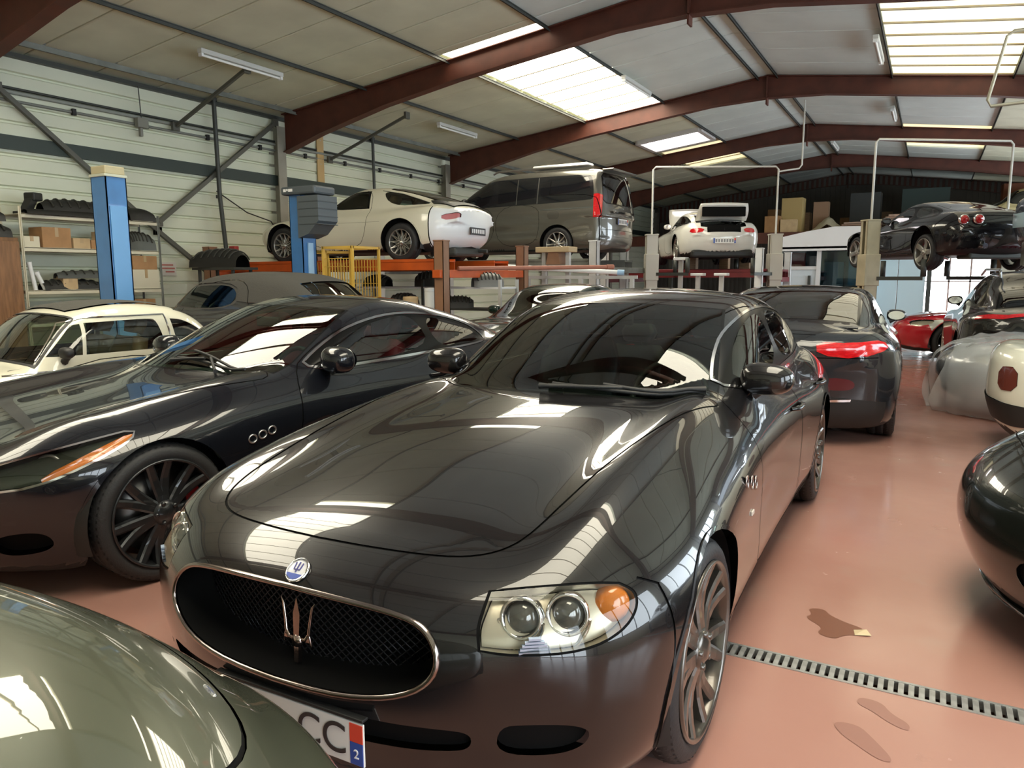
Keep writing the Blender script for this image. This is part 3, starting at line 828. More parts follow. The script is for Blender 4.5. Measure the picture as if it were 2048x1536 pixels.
    rail('trim_2', XL+.10, 4.70, .12, .06, DARKST, 'dark eaves angle on the left wall')
    # other walls
    q = MB(); q.box(XL-.2, XR+.2, YB, YB+.15, 0, 6.2)
    wb = empty('wall_back', (0, 0, 0)); tag(wb, 'dark sheet back wall above the storage deck', kind='structure')
    q = MB(); door = (-.9, 2.1, 2.55)
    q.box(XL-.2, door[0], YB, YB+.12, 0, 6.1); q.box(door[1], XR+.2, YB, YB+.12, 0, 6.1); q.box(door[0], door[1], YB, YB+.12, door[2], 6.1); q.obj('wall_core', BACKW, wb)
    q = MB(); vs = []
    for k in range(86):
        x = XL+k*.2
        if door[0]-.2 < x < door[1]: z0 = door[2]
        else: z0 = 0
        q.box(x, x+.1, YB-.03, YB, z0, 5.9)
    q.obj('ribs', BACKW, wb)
    dw = empty('door_1', (0, YB, 0)); tag(dw, 'bright translucent sectional door in the back wall', kind='structure')
    for k in range(4):
        x0 = door[0]+k*.75
        q = MB(); q.box(x0+.04, x0+.71, .03, .05, .05, door[2]-.05); q.obj('door_pane', sky_panel('door_daylight', (.93, .98, 1.0), 9.0), dw)
        q = MB(); q.box(x0-.03, x0+.03, .0, .08, 0, door[2]); q.obj('door_mullion', mat('pale_frame', (.6, .58, .56), .5), dw)
    q = MB(); q.box(door[0], door[1], 0, .07, 1.22, 1.28); q.obj('door_rail', MATS['pale_frame'], dw)
    wf = MB(); wf.box(XL-.2, XR+.2, YF-.15, YF, 0, 6.1); tag(wf.obj('wall_front', WALLM), 'pale wall behind the viewer', kind='structure')
    # right wall with assumed, unseen daylight windows and gate
    wr = empty('wall_right', (XR, 0, 0)); tag(wr, 'pale right wall with a row of assumed daylight windows', kind='structure')
    ops = [(-4.9, -1.2, 0, 3.6), (.4, 4.8, .9, 3.7), (6.4, 10.8, .9, 3.7), (12.5, 16.8, .9, 3.7), (18.6, 22.8, .9, 3.7), (24.6, 28.9, .4, 4.2)]  # last window is added out of view to brighten the cabin front
    q = MB(); y = YF
    for (a, b, z0, z1) in ops:
        q.box(0, .14, y, a, 0, 5.2); q.box(0, .14, a, b, z1, 5.2)
        if z0 > 0: q.box(0, .14, a, b, 0, z0)
        y = b
    q.box(0, .14, y, YB, 0, 5.2); q.obj('wall_core', WALLM, wr)
    DAY = sky_panel('side_daylight', (.80, .91, 1.0), 9.5)
    for i, (a, b, z0, z1) in enumerate(ops):
        w = empty('window_%d' % (8+i), (XR, 0, 0)) if z0 else empty('door_2', (XR, 0, 0)); tag(w, 'assumed frosted daylight glazing in the right wall, out of view', kind='structure')
        k = 4; st = (b-a)/k
        for j in range(k):
            q = MB(); q.box(.06, .08, a+j*st+.04, a+(j+1)*st-.04, z0+.04, z1-.04); q.obj('pane', DAY, w)
            q = MB(); q.box(.03, .11, a+j*st-.035, a+j*st+.035, z0, z1); q.obj('mullion', DARKST, w)
        q = MB(); q.box(.03, .11, a, b, z0, z0+.05); q.box(.03, .11, a, b, z1-.05, z1); q.obj('window_frame', DARKST, w)
    # drain grate
    g = empty('drain_grate', (0, DY, 0)); tag(g, 'galvanised slotted drain grate set across the red floor', 'drain')
    gm = mat('galvanised_grate', (.50, .50, .49), .38, .75, noise=.25, nscale=20)
    q = MB(); q.box(DX0, XR, -.055, -.042, -.03, .003); q.box(DX0, XR, .042, .055, -.03, .003); q.obj('channel_edge', gm, g)
    q = MB(); q.box(-.0095, .0095, -.042, .042, -.02, .0015); me = q.mesh('grate_bar'); me.materials.append(gm)
    for k in range(int((XR-DX0)/.0335)):
        o = bpy.data.objects.new('grate_bar', me); COL.objects.link(o); o.parent = g; o.location = (DX0+.02+k*.0335, 0, 0)
    q = MB(); q.box(DX0, XR, -.05, .05, -.10, -.095); q.obj('channel_bed', SEAM, g)
room()
# ------------------------------------------------------------------ one car from its description
def win_poly(b, p, c):
    """half outline (x, y) seen from above of a windscreen/rear screen: base xb, yb; header xh, yh; plan curvature c"""
    xb, yb, xh, yh = p; t = np.linspace(0, 1, 7)
    lo = [(xb-c*(yb*u)**2, yb*u) for u in t]; hi = [(xh-c*(yh*u)**2, yh*u) for u in t[::-1]]
    return lo+hi

FRIT = mat('screen_frit', (.005, .005, .005), .18, spec=.25)
def car(name, label, pose, P, K, O, group=None, cat='car'):
    X, Y, psi, z0 = pose
    root = empty(name, (X, Y, z0), math.atan2(-math.cos(psi), -math.sin(psi)), label, cat, group)
    sh = Shape(P); sk = Skin(sh, K['xr'], K['xf'], K['zc'], K.get('ns', 100), K.get('nv', 56), rows=K.get('rows', 100))
    b = Body(sk); PM = O['paint']; GM = O.get('glass', GLASS); info = {}
    def reg(nm, pts, kind='side', **o):
        info.setdefault(nm, dict(mat=o.pop('mat', PM), off=o.pop('off', 0.0), merge=o.pop('merge', False), part=o.pop('part', nm)))
        for k_ in ('mat', 'off', 'merge', 'part'): o.pop(k_, None)
        return b.region(nm, pts, kind, **o)
    def strk(nm, pts, kind='side', width=.008, closed=False, **o):
        info.setdefault(nm, dict(mat=o.pop('mat', SEAM), off=o.pop('off', -.004), merge=o.pop('merge', True), part=o.pop('part', nm)))
        for k_ in ('mat', 'off', 'merge', 'part'): o.pop(k_, None)
        return b.stroke(nm, pts, kind, width, closed, **o)
    sw_ = O.get('seam', .008)
    for i, d in enumerate(O.get('doors', [])):
        reg('door_%d' % i, smooth_poly(d, 2), 'side', part='door')
    if 'hood' in O:
        O['hood'] = smooth_poly(O['hood'], 2, False); reg('hood', O['hood'], 'top', merge=True)
    if 'trunk' in O: reg('trunk_lid', O['trunk'], O.get('trunk_kind', 'top'), merge=True)
    for (nm, pts, kind, o) in O.get('panels', []): reg(nm, pts, kind, **dict(o))
    for d in O.get('doors', []): strk('panel_gap', smooth_poly(d, 2), 'side', sw_, True)
    if 'hood' in O: strk('panel_gap', O['hood'][O.get('hood_seam_from', 0):], 'top', sw_, False)
    if 'trunk' in O: strk('panel_gap', O['trunk'], O.get('trunk_kind', 'top'), sw_, False)
    for (pts, kind) in O.get('seams', []): strk('panel_gap', pts, kind, sw_)
    # glazing
    if 'dlo' in O:
        q = smooth_poly(O['dlo'], 2, keep=O.get('dlo_keep', ()))
        reg('window_frame', q, 'side', mat=O.get('pillar', FRIT), part='window_frame')
        for i, s in enumerate(O['side']):
            reg('side_window_%d' % i, smooth_poly(s[0], 2, keep=s[1] if len(s) > 1 else ()), 'side', mat=O.get('sideglass', GM), part='side_window')
        dlo_q = q
    if 'ws' in O:
        wp = win_poly(b, O['ws'][:4], O['ws'][4]); big = win_poly(b, (O['ws'][0]+.02, O['ws'][1]+.010, O['ws'][2]-.015, O['ws'][3]+.010), O['ws'][4])
        reg('front_screen_seal', big, 'top', mat=FRIT, merge=True); reg('windshield', wp, 'top', mat=O.get('wsglass', GM), merge=True)
    if 'rw' in O:
        kd = O.get('rw_kind', 'top')
        if kd == 'top':
            wp = win_poly(b, O['rw'][:4], O['rw'][4]); big = win_poly(b, (O['rw'][0]-.02, O['rw'][1]+.025, O['rw'][2]+.02, O['rw'][3]+.025), O['rw'][4])
        else: wp = O['rw']; big = [(p[0]+.025*(1 if p[0] > .05 else 0), p[1]+(.02 if p[1] > np.mean([q[1] for q in wp]) else -.02)) for p in wp]
        reg('rear_screen_seal', big, kd, mat=FRIT, merge=True); reg('rear_window', wp, kd, mat=O.get('rwglass', GM), merge=True)
    if O.get('trim'): strk('window_trim', dlo_q, 'side', O.get('trimw', .022), True, mat=O['trim'], off=.004, merge=False)
    for (nm, pts, kind, o) in O.get('regions', []): reg(nm, pts, kind, **dict(o))
    for (nm, pts, kind, o) in O.get('strokes', []): strk(nm, pts, kind, **dict(o))
    zb = P['zb']
    for (ax, az, ar) in O['arches']:
        zl = zb+.07; a0 = math.asin(min(.95, (az-zl)/ar)); an = np.linspace(-a0, PI+a0, 26)
        arc = sk.project([(ax+ar*math.cos(a), az+ar*math.sin(a)) for a in an], 'side')
        w0 = float(sh.w(ax)); hw = ar*math.cos(a0)
        bot = [(ax-hw, w0-.10, zb+.004), (ax-hw, w0-.34, zb+.0), (ax+hw, w0-.34, zb+.0), (ax+hw, w0-.10, zb+.004)]
        q = sk.sv(np.concatenate([arc, np.array(bot)])); b.regs.append(dict(name='hole', poly=q))
        lip = sk.sv(dens(arc, .02, False)); ln = 'arch_lip_%d' % int(ax < -1); b.stroke_sv(ln, lip, .03); info.setdefault(ln, dict(mat=O.get('archmat', PM), off=.006, merge=False, part='arch_lip'))
        b.regs.append(dict(name='hole', poly=q))
    b.build()
    hole = b.mask('hole')
    for h in O.get('holes', []): hole |= b.mask(h)
    rest = (b.own == -1) & b.good
    under = rest & (b.nz < -.55) & (b.cz < zb+.25)
    b.emit('body', rest & ~under, PM, root); b.emit('underbody', under, BLACK, root)
    for nm, i in info.items():
        if nm in O.get('holes', []): continue
        for o in b.emit(i['part'], b.mask(nm), i['mat'], root, off=i['off'], merge=i['merge']):
            if i['part'] == 'panel_gap': o['kind'] = 'stuff'
    for nm, off, m_, part in O.get('copies', []):       # a second layer behind a lens or a grille
        b.emit(part, b.mask(nm), m_, root, off=off, merge=False)
    # wheel wells
    for (ax, az, ar) in O['arches']:
        w0 = float(sh.w(ax)-sh.sec(az))
        for sd in (1, -1):
            q = MB(); q.lathe([(ar+.004, sd*(w0-.012)), (ar+.03, sd*(w0-.06)), (ar+.03, sd*(w0-.34)), (.02, sd*(w0-.36))], 24, o=(ax, 0, az), a0=-.3, a1=PI+.3)
            q.obj('wheel_arch_liner', BLACK, root)
    W = O['wheels']
    for (ax, tag_) in ((W['xf'], 'f'), (W['xr'], 'r')):
        for sd in (1, -1):
            if (tag_, sd) in W.get('skip', ()): continue
            yy = W['y'] if tag_ == 'f' else W.get('yr', W['y'])
            wheel(root, ax, sd*yy, W.get('z', W['R']) if tag_ == 'f' else W.get('zr', W.get('z', W['R'])), W['R'], W['rim'], W['width'], sd, W['style'], W['n'], W['mat'], W.get('cal'),
                  W.get('steer', 0) if tag_ == 'f' else 0, W.get('rot', .2)+(0 if tag_ == 'f' else .5), PI if (tag_ == 'f') == (sd > 0) else 0)
    if 'interior' in O: interior(root, **O['interior'])
    root['_'] = 0; del root['_']
    return root, sk, b

def on_skin(sk, pts, kind, off=0.0):
    P = sk.project(np.asarray(pts, float), kind)
    # snap along capsule ray for exactness
    q = sk.sv(P); p = sk.point(q); n = sk.S.grad(p)
    return p+n*off, n
# ------------------------------------------------------------------ the black saloon in the middle
def saloon():
    PB = paint('black', (.007, .0065, .007))
    P = dict(zb=.15, sig=.05, r_top=.20, r_f=.11, r_r=.14,
        top=[(.92, .705), (.86, .730), (.78, .762), (.6, .815), (.3, .872), (0, .920), (-.4, .962), (-.8, .992), (-1.2, 1.00), (-2.0, 1.0), (-3.0, 1.015), (-3.5, 1.02), (-3.9, 1.0), (-4.15, .95)],
        crown=[(.9, .10), (.4, .085), (-.4, .075), (-1, .06), (-3, .05), (-4, .08)],
        crest=[(-1.15, .55, .665, .125, .052), (-4.2, -2.6, .74, .13, .03)],
        w=[(.9, .84), (.5, .90), (.1, .945), (-.5, .93), (-1.5, .92), (-2.4, .93), (-3.06, .95), (-3.6, .93), (-4.17, .84)],
        sec=[(.12, .14), (.2, .05), (.34, .015), (.5, .006), (.62, .0), (.72, .006), (.82, .03), (.92, .075), (1.0, .12)],
        flare=[(0, .50, .52, .22, .022), (-3.064, .52, .55, .24, .026), (-1.5, .60, .7, .16, -.012)],
        nose=[(.10, .70), (.17, .79), (.25, .835), (.36, .866), (.46, .886), (.55, .888), (.62, .874), (.70, .838), (.78, .775), (.9, .63)],
        tail=[(.1, -3.95), (.2, -4.06), (.4, -4.13), (.7, -4.155), (.9, -4.16), (1.05, -4.14)],
        plan_f=(.36, 2.6), plan_r=(.32, 2.6),
        gh=dict(top=[(-.50, .86), (-.72, 1.0), (-1.0, 1.135), (-1.3, 1.262), (-1.55, 1.345), (-1.8, 1.398), (-2.1, 1.424), (-2.4, 1.428), (-2.8, 1.405), (-3.2, 1.33), (-3.55, 1.20), (-3.85, 1.05), (-4.05, .93)],
                w=[(-.5, .74), (-1.0, .775), (-1.6, .80), (-2.6, .795), (-3.3, .74), (-3.9, .60)], zb=.98, tum=.30, tc=.42, xm=-2.2, cf=.58, cr=.30, crown=.14, r=.10, rj=.05))
    K = dict(xr=-3.5, xf=.28, zc=.52, ns=210, nv=120, rows=150)
    hood = [(.705, 0), (.70, .15), (.675, .32), (.635, .44), (.57, .52), (.48, .558), (.30, .575), (0, .60), (-.4, .645), (-.75, .70), (-.96, .745), (-.86, .60), (-.78, .40), (-.72, .2), (-.70, 0)]
    dlo = [(-1.06, .985), (-1.30, 1.125), (-1.55, 1.235), (-1.85, 1.305), (-2.15, 1.325), (-2.55, 1.315), (-2.95, 1.26), (-3.25, 1.165), (-3.42, 1.065), (-3.40, 1.03), (-3.0, 1.02), (-2.0, 1.0)]
    w1 = [(-1.22, 1.01), (-1.38, 1.12), (-1.60, 1.22), (-1.88, 1.283), (-2.14, 1.30), (-2.11, 1.02)]
    w2 = [(-2.21, 1.022), (-2.24, 1.302), (-2.55, 1.292), (-2.93, 1.235), (-2.97, 1.038)]
    w3 = [(-3.03, 1.04), (-2.99, 1.215), (-3.2, 1.145), (-3.36, 1.065), (-3.34, 1.048)]
    # 3D outlines on the nose
    gr = [(.84, 0, .690), (.84, .20, .688), (.80, .315, .672), (.76, .378, .648), (.74, .402, .597), (.74, .392, .540), (.76, .33, .493), (.80, .20, .466), (.82, 0, .459)]
    hl = [(.70, .555, .732), (.62, .66, .738), (.54, .76, .736), (.49, .825, .728), (.46, .845, .70), (.48, .835, .658), (.53, .79, .618), (.60, .70, .590), (.70, .575, .592), (.74, .520, .605), (.74, .525, .66)]
    fog = [(.70, .53, .428), (.66, .57, .434), (.60, .65, .425), (.57, .68, .40), (.58, .67, .362), (.62, .62, .345), (.70, .53, .352)]
    low = [(.84, .0, .412), (.83, .22, .412), (.76, .455, .412), (.74, .495, .40), (.74, .495, .36), (.76, .455, .345), (.82, .2, .338), (.82, 0, .336)]
    doors = [[(-.98, .97), (-.93, .70), (-.96, .32), (-1.10, .235), (-2.08, .235), (-2.16, .30), (-2.17, 1.0), (-2.2, 1.33), (-1.85, 1.335), (-1.5, 1.25), (-1.2, 1.10)],
             [(-2.19, .98), (-2.18, .30), (-2.25, .235), (-2.62, .235), (-2.70, .40), (-2.86, .62), (-3.02, .74), (-3.04, 1.0), (-3.0, 1.26), (-2.6, 1.34), (-2.22, 1.335)]]
    CH = mat('window_chrome', (.62, .63, .66), .12, 1.0)
    root, sk, b = car('saloon_car', 'black four-door saloon with oval grille parked nose towards the viewer', (-1.462, 2.2, -.018, 0), P, K, dict(
        paint=PB, ws=(-.70, .705, -1.60, .545, .58), rw=(-3.86, .56, -3.05, .50, -.32), dlo=dlo, side=[(w1,), (w2,), (w3,)], trim=CH, trimw=.015, hood=hood,
        trunk=[(-3.92, 0), (-3.92, .62), (-4.1, .62), (-4.13, 0)], doors=doors, sideglass=glass('dark_car_glass', (.20, .23, .22)), wsglass=glass('saloon_screen_glass', (.50, .60, .53), .75),
        regions=[('grille', smooth_poly(gr, 2, False), '3d', dict(mat=BLACK, merge=True)), ('headlight', smooth_poly(hl, 2, keep=(0, 3, 9)), '3d', dict(mat=CLEAR)),
                 ('fog_intake', smooth_poly(fog, 2), '3d', dict(mat=SEAM, off=-.02)), ('lower_intake', smooth_poly(low, 2, False), '3d', dict(mat=SEAM, off=-.02, merge=True)),
                 ('tail_light', smooth_poly([(-4.0, .62, .93), (-3.78, .88, .92), (-3.80, .89, .74), (-4.05, .66, .72)], 1), '3d', dict(mat=REDLAMP))],
        strokes=[('headlight_surround', smooth_poly(hl, 2, keep=(0, 3, 9)), '3d', dict(width=.006, closed=True, mat=SEAM, off=-.002, merge=False)),
                 ('panel_gap', [(.44, .88, .735), (.38, .90, .70)], '3d', dict(width=.006)),
                 ('panel_gap', [(.385, .90, .70), (.36, .92, .30)], '3d', dict(width=.006)),
                 ('sill_trim', [(-.42, .225), (-2.62, .225)], 'side', dict(width=.02, mat=BLACK, off=.002, merge=False))],
        holes=['grille'], arches=[(0, .345, .375), (-3.064, .345, .375)],
        wheels=dict(xf=0, xr=-3.064, y=.925, yr=.935, R=.345, rim=.278, width=.25, style='twin', n=7, mat=GREYRIM, rot=.12, steer=-.02),
        interior=dict(xs=-1.75, zs=.52, w=.78, leather=LEATHER_BLK, dash_x=-1.0, zdash=.95, rear_x=-2.75)))
    # grille: concave mesh behind an oval chrome ring
    q3 = smooth_poly(gr, 2, False); P3 = on_skin(sk, dens(q3, .03, False), '3d', .004)[0]
    ring = [Vector(p) for p in P3]+[Vector((p[0], -p[1], p[2])) for p in P3[::-1]][1:-1]
    m = MB(); m.tube(ring, .0085, 8, closed=True); m.obj('grille_ring', mat('dark_chrome', (.33, .28, .26), .15, 1.0), root)
    m = MB(); cx = sum((r for r in ring), Vector())/len(ring); rows = []
    for k, (sc, dx) in enumerate(((1.0, -.006), (.985, -.10), (.75, -.15), (.5, -.165), (.25, -.17))):
        rows.append([Vector((r.x+dx+(0.025*(1-sc)), r.y*sc, cx.z+(r.z-cx.z)*sc)) for r in ring])
    n = len(ring); vs = [v for r in rows for v in r]+[Vector((cx.x-.14, 0, cx.z))]; fs = []
    for i in range(4):
        for j in range(n): fs.append((i*n+j, i*n+(j+1) % n, i*n+n+(j+1) % n, i*n+n+j))
    for j in range(n): fs.append((4*n+j, 4*n+(j+1) % n, 5*n))
    m.add(vs, fs, True); m.obj('grille_back', SEAM, root)
    # honeycomb wires of the grille
    m = MB(); GX = mat('grille_mesh', (.018, .018, .02), .35, .5)
    def zlim(y):
        zs = [r for r in ring if r.y >= -1e-6]; a = abs(y)
        up = [p for p in P3 if p[2] > .56]; lo = [p for p in P3 if p[2] <= .56]
        return np.interp(a, [p[1] for p in lo][::-1], [p[2] for p in lo][::-1]), np.interp(a, [p[1] for p in up], [p[2] for p in up])
    for sgn in (1, -1):
        for c in np.arange(-1.1, 1.1, .026):
            seg = []
            for y in np.linspace(-.42, .42, 40):
                z = .57+sgn*(y-c)*.9
                lo, hi = zlim(y)
                if lo+.003 < z < hi-.003: seg.append((.785-.33*y*y+(z-.41)*.05-.02, y, z))
                else:
                    if len(seg) > 1: m.tube(seg[::max(1, len(seg)-1)] if len(seg) < 4 else seg[::3]+[seg[-1]], .0022, 4, cap=False)
                    seg = []
            if len(seg) > 1: m.tube(seg[::3]+[seg[-1]], .0022, 4, cap=False)
    o = m.obj('grille_mesh', GX, root); o['kind'] = 'stuff'
    # trident on the grille
    TR = mat('trident_chrome', (.62, .50, .46), .18, 1.0); t = empty('trident_emblem', (.80, .0, .545)); t.parent = root; t.rotation_euler = (0, -.06, 0)
    m = MB(); m.bar((0, 0, -.085), (0, 0, -.02), .016, .012); m.add([(0.006, -.009, -.02), (.006, .009, -.02), (.006, .012, .05), (.006, 0, .098), (.006, -.012, .05), (-.006, 0, .04)], [(0, 1, 2, 3, 4), (0, 5, 1), (1, 5, 2), (2, 5, 3), (3, 5, 4), (4, 5, 0)])
    for s in (1, -1):
        m.tube([(0, s*.008, -.022), (0, s*.030, -.018), (0, s*.041, 0), (0, s*.044, .03), (0, s*.052, .075), (0, s*.060, .088)], [.007, .007, .006, .005, .004, .001], 6)
        m.tube([(0, s*.041, -.006), (0, s*.050, -.03), (0, s*.046, -.04)], [.005, .004, .001], 6)
    m.lathe([(.001, -.008), (.018, -.006), (.018, .006), (.001, .009)], 12, 'x', o=(0, 0, -.025)); m.bar((0, -.045, -.018), (0, .045, -.018), .008, .009)
    m.obj('trident', TR, t)
    m = MB(); m.tube([(-.012, -.03, .150), (-.004, .0, .155), (-.008, .045, .172)], [.003, .005, .002], 6); m.obj('trident_tip_bar', TR, t)
    # round badge on the nose
    p, nn = on_skin(sk, [(.80, .012)], 'top', .002); p, nn = Vector(p[0]), Vector(nn[0])
    bd = empty('nose_badge', p); bd.parent = root; bd.rotation_mode = 'QUATERNION'; bd.rotation_quaternion = nn.to_track_quat('Z', 'Y')
    m = MB(); m.lathe([(.036, 0), (.036, .004), (.031, .007), (.031, .004)], 28, 'z'); m.obj('badge_ring', CHROME, bd)
    m = MB(); m.lathe([(.031, .003), (.001, .005)], 24, 'z'); m.obj('badge_face', mat('badge_white', (.72, .72, .74), .25, coat=1), bd)
    m = MB(); m.prism([(-.028, -.012), (.028, -.012), (.024, -.02), (0, -.03), (-.024, -.02)], .004, .006, 'z'); m.obj('badge_blue', mat('badge_blue', (.04, .08, .35), .3), bd)
    m = MB(); m.bar((0, -.008, .006), (0, .022, .006), .004, .002)
    for s in (1, -1): m.bar((s*.010, .0, .006), (s*.012, .02, .006), .003, .002); m.bar((0, .0, .006), (s*.010, .0, .006), .003, .002)
    m.obj('badge_trident', mat('badge_dark', (.05, .05, .2), .4), bd)
    # headlamps: housing behind the clear cover, two projectors in teardrop bowls, amber indicator
    HB = mat('lamp_bowl', (.62, .57, .46), .3, .55)
    b.emit('lamp_bowl', b.mask('headlight'), HB, root, off=-.045, merge=False)
    oq = sk.sv(dens(smooth_poly(hl, 2, keep=(0, 3, 9)), .02)); op = sk.point(oq); on_ = sk.S.grad(op)
    for sd in (1, -1):
        m = MB(); n = len(op); A = op-on_*.004; B = op-on_*.047
        vs = [(p[0], sd*p[1], p[2]) for p in A]+[(p[0], sd*p[1], p[2]) for p in B]
        m.add(vs, [(k, (k+1) % n, n+(k+1) % n, n+k) for k in range(n)], True); m.obj('lamp_wall', HB, root)
        for (x, y, z, r, nm) in ((.69, .628, .682, .044, 'projector_lens'), (.62, .728, .682, .044, 'projector_lens'), (.52, .815, .686, .036, 'side_lamp')):
            p, nn = on_skin(sk, [(x, y, z)], '3d', -.030); p, nn = p[0], nn[0]
            dv = Vector((nn[0]*.6+.55, nn[1]*.6, nn[2]*.35)).normalized()
            e = empty('lamp_unit', (p[0], sd*p[1], p[2])); e.parent = root; e.rotation_mode = 'QUATERNION'; dv.y *= sd; e.rotation_quaternion = dv.to_track_quat('X', 'Z')
            if nm == 'projector_lens':
                m = MB(); m.lathe([(r*1.22, -.03), (r*1.25, .002), (r*1.12, .010), (r*.98, .0), (r*.95, -.012)], 28, 'x'); m.obj('bezel', CHROME, e)
                m = MB(); m.lathe([(r*.95, -.010), (r*.8, .0), (r*.5, .010), (.001, .014)], 24, 'x'); m.obj('lens', mat('projector_glass', (.10, .10, .09), .05, coat=1.0, spec=.8), e)
                m = MB(); m.tube([(.004-.010*(math.sin(a) < 0), .056*math.cos(a)*(1-.25*max(0, -math.sin(a))), -.012+.075*math.sin(a)) for a in np.linspace(PI*.98, PI*2.02, 16)], .005, 6); m.obj('bowl_rim', CHROME, e)
            else:
                m = MB(); m.lathe([(r*1.35, -.02), (r*1.2, -.002), (r*.7, .008), (.001, .010)], 20, 'x'); m.obj('lens', AMBER, e)
        p, nn = on_skin(sk, [(.70, .665, .612)], '3d', -.006); e = empty('lamp_reflector', (p[0][0], sd*p[0][1], p[0][2])); e.parent = root; e.rotation_euler = (0, .05, sd*.62)
        m = MB()
        for k in range(6): m.box(-.004, .006, -.040*(1-.025*k*k), .040*(1-.025*k*k), -.020+k*.0085, -.0145+k*.0085)
        m.obj('ribs', mat('pale_blue_lens', (.45, .55, .72), .2, .4), e)
    # fender vents, side repeater, handles
    for sd in (1, -1):
        for i, (x, z) in enumerate(((-.585, .735), (-.668, .715), (-.751, .695))):
            p, nn = on_skin(sk, [(x, z)], 'side', .002); p = Vector(p[0]); p.y *= sd; e = empty('fender_vent', p); e.parent = root; e.rotation_euler = (0, .20, 0)
            m = MB(); m.tube([(.021*math.cos(a), 0, .027*math.sin(a)) for a in np.linspace(0, 2*PI, 18)[:-1]], .004, 6, closed=True); m.obj('vent_ring', MATS['dark_chrome'], e)
            m = MB(); m.add([(.020*math.cos(a), -sd*.003, .026*math.sin(a)) for a in np.linspace(0, 2*PI, 18)[:-1]], [tuple(range(17))]); m.obj('vent_mesh', SEAM, e)
        p, nn = on_skin(sk, [(-.66, .60)], 'side', .003); p = Vector(p[0]); p.y *= sd
        m = MB(); m.bbox(-.022, .022, -.004, .004, -.009, .009, .003); o = m.obj('side_repeater', mat('repeater', (.5, .45, .4), .2), root); o.location = p
        for x, z in ((-2.02, .80), (-2.92, .825)):
            p, nn = on_skin(sk, [(x, z)], 'side', .0); p = Vector(p[0]); p.y *= sd
            m = MB(); m.tube([(.11, 0, 0), (.08, sd*.035, .004), (0, sd*.042, .006), (-.08, sd*.035, .004), (-.11, 0, 0)], [.010, .013, .014, .013, .010], 8); o = m.obj('door_handle', PB, root); o.location = p
        mirror(root, -1.30, .80, 1.035, sd, PB, size=(.17, .235, .145), arm=.06)
    # wipers
    def onws(pts, off=.012): return [tuple(p) for p in on_skin(sk, pts, 'top', off)[0]]
    wl = lambda y, d: (-.70-.58*y*y-d, y)
    for ys, ds, ya, da in (((-.66, -.04), (.015, .055), (.0, -.34), (.005, .045)), ((-.10, .60), (.03, .075), (.66, .26), (.005, .06))):
        wiper(root, onws([wl(ys[0]+(ys[1]-ys[0])*u, ds[0]+(ds[1]-ds[0])*u) for u in np.linspace(0, 1, 12)], .010), onws([wl(ya[0]+(ya[1]-ya[0])*u, da[0]+(da[1]-da[0])*u) for u in np.linspace(0, 1, 8)], .018), .004)
    m = MB(); m.bbox(-.01, .01, -.11, .11, -.03, .03, .008); o = m.obj('rear_view_mirror', BLACK, root); o.location = (-1.62, 0, 1.27)
    number_plate(root, (.895, -.0, .345), PI/2, 'CC', w=.52, h=.11) if False else None
    pl = number_plate(root, (.893, .035, .350), PI/2, None, w=.52, h=.115)
    tm = text_mesh('CC', .118, .001); o = link('lettering', tm, pl, mat('plate_ink', (.03, .025, .025), .5)); o.rotation_euler = (PI/2, 0, 0); o.location = (.125, -.002, -.002)
    m = MB(); m.bbox(-.26, .26, -.010, .012, -.004, .004, .002); o = m.obj('plate_holder', BLACK, root); o.location = (.885, .035, .416); o.rotation_euler = (0, 0, PI/2)
    return root
saloon()
# ------------------------------------------------------------------ the other cars
def lamp_detail(root, b, reg, off, m_, part='lamp_bowl'):
    b.emit(part, b.mask(reg), m_, root, off=off, merge=False)

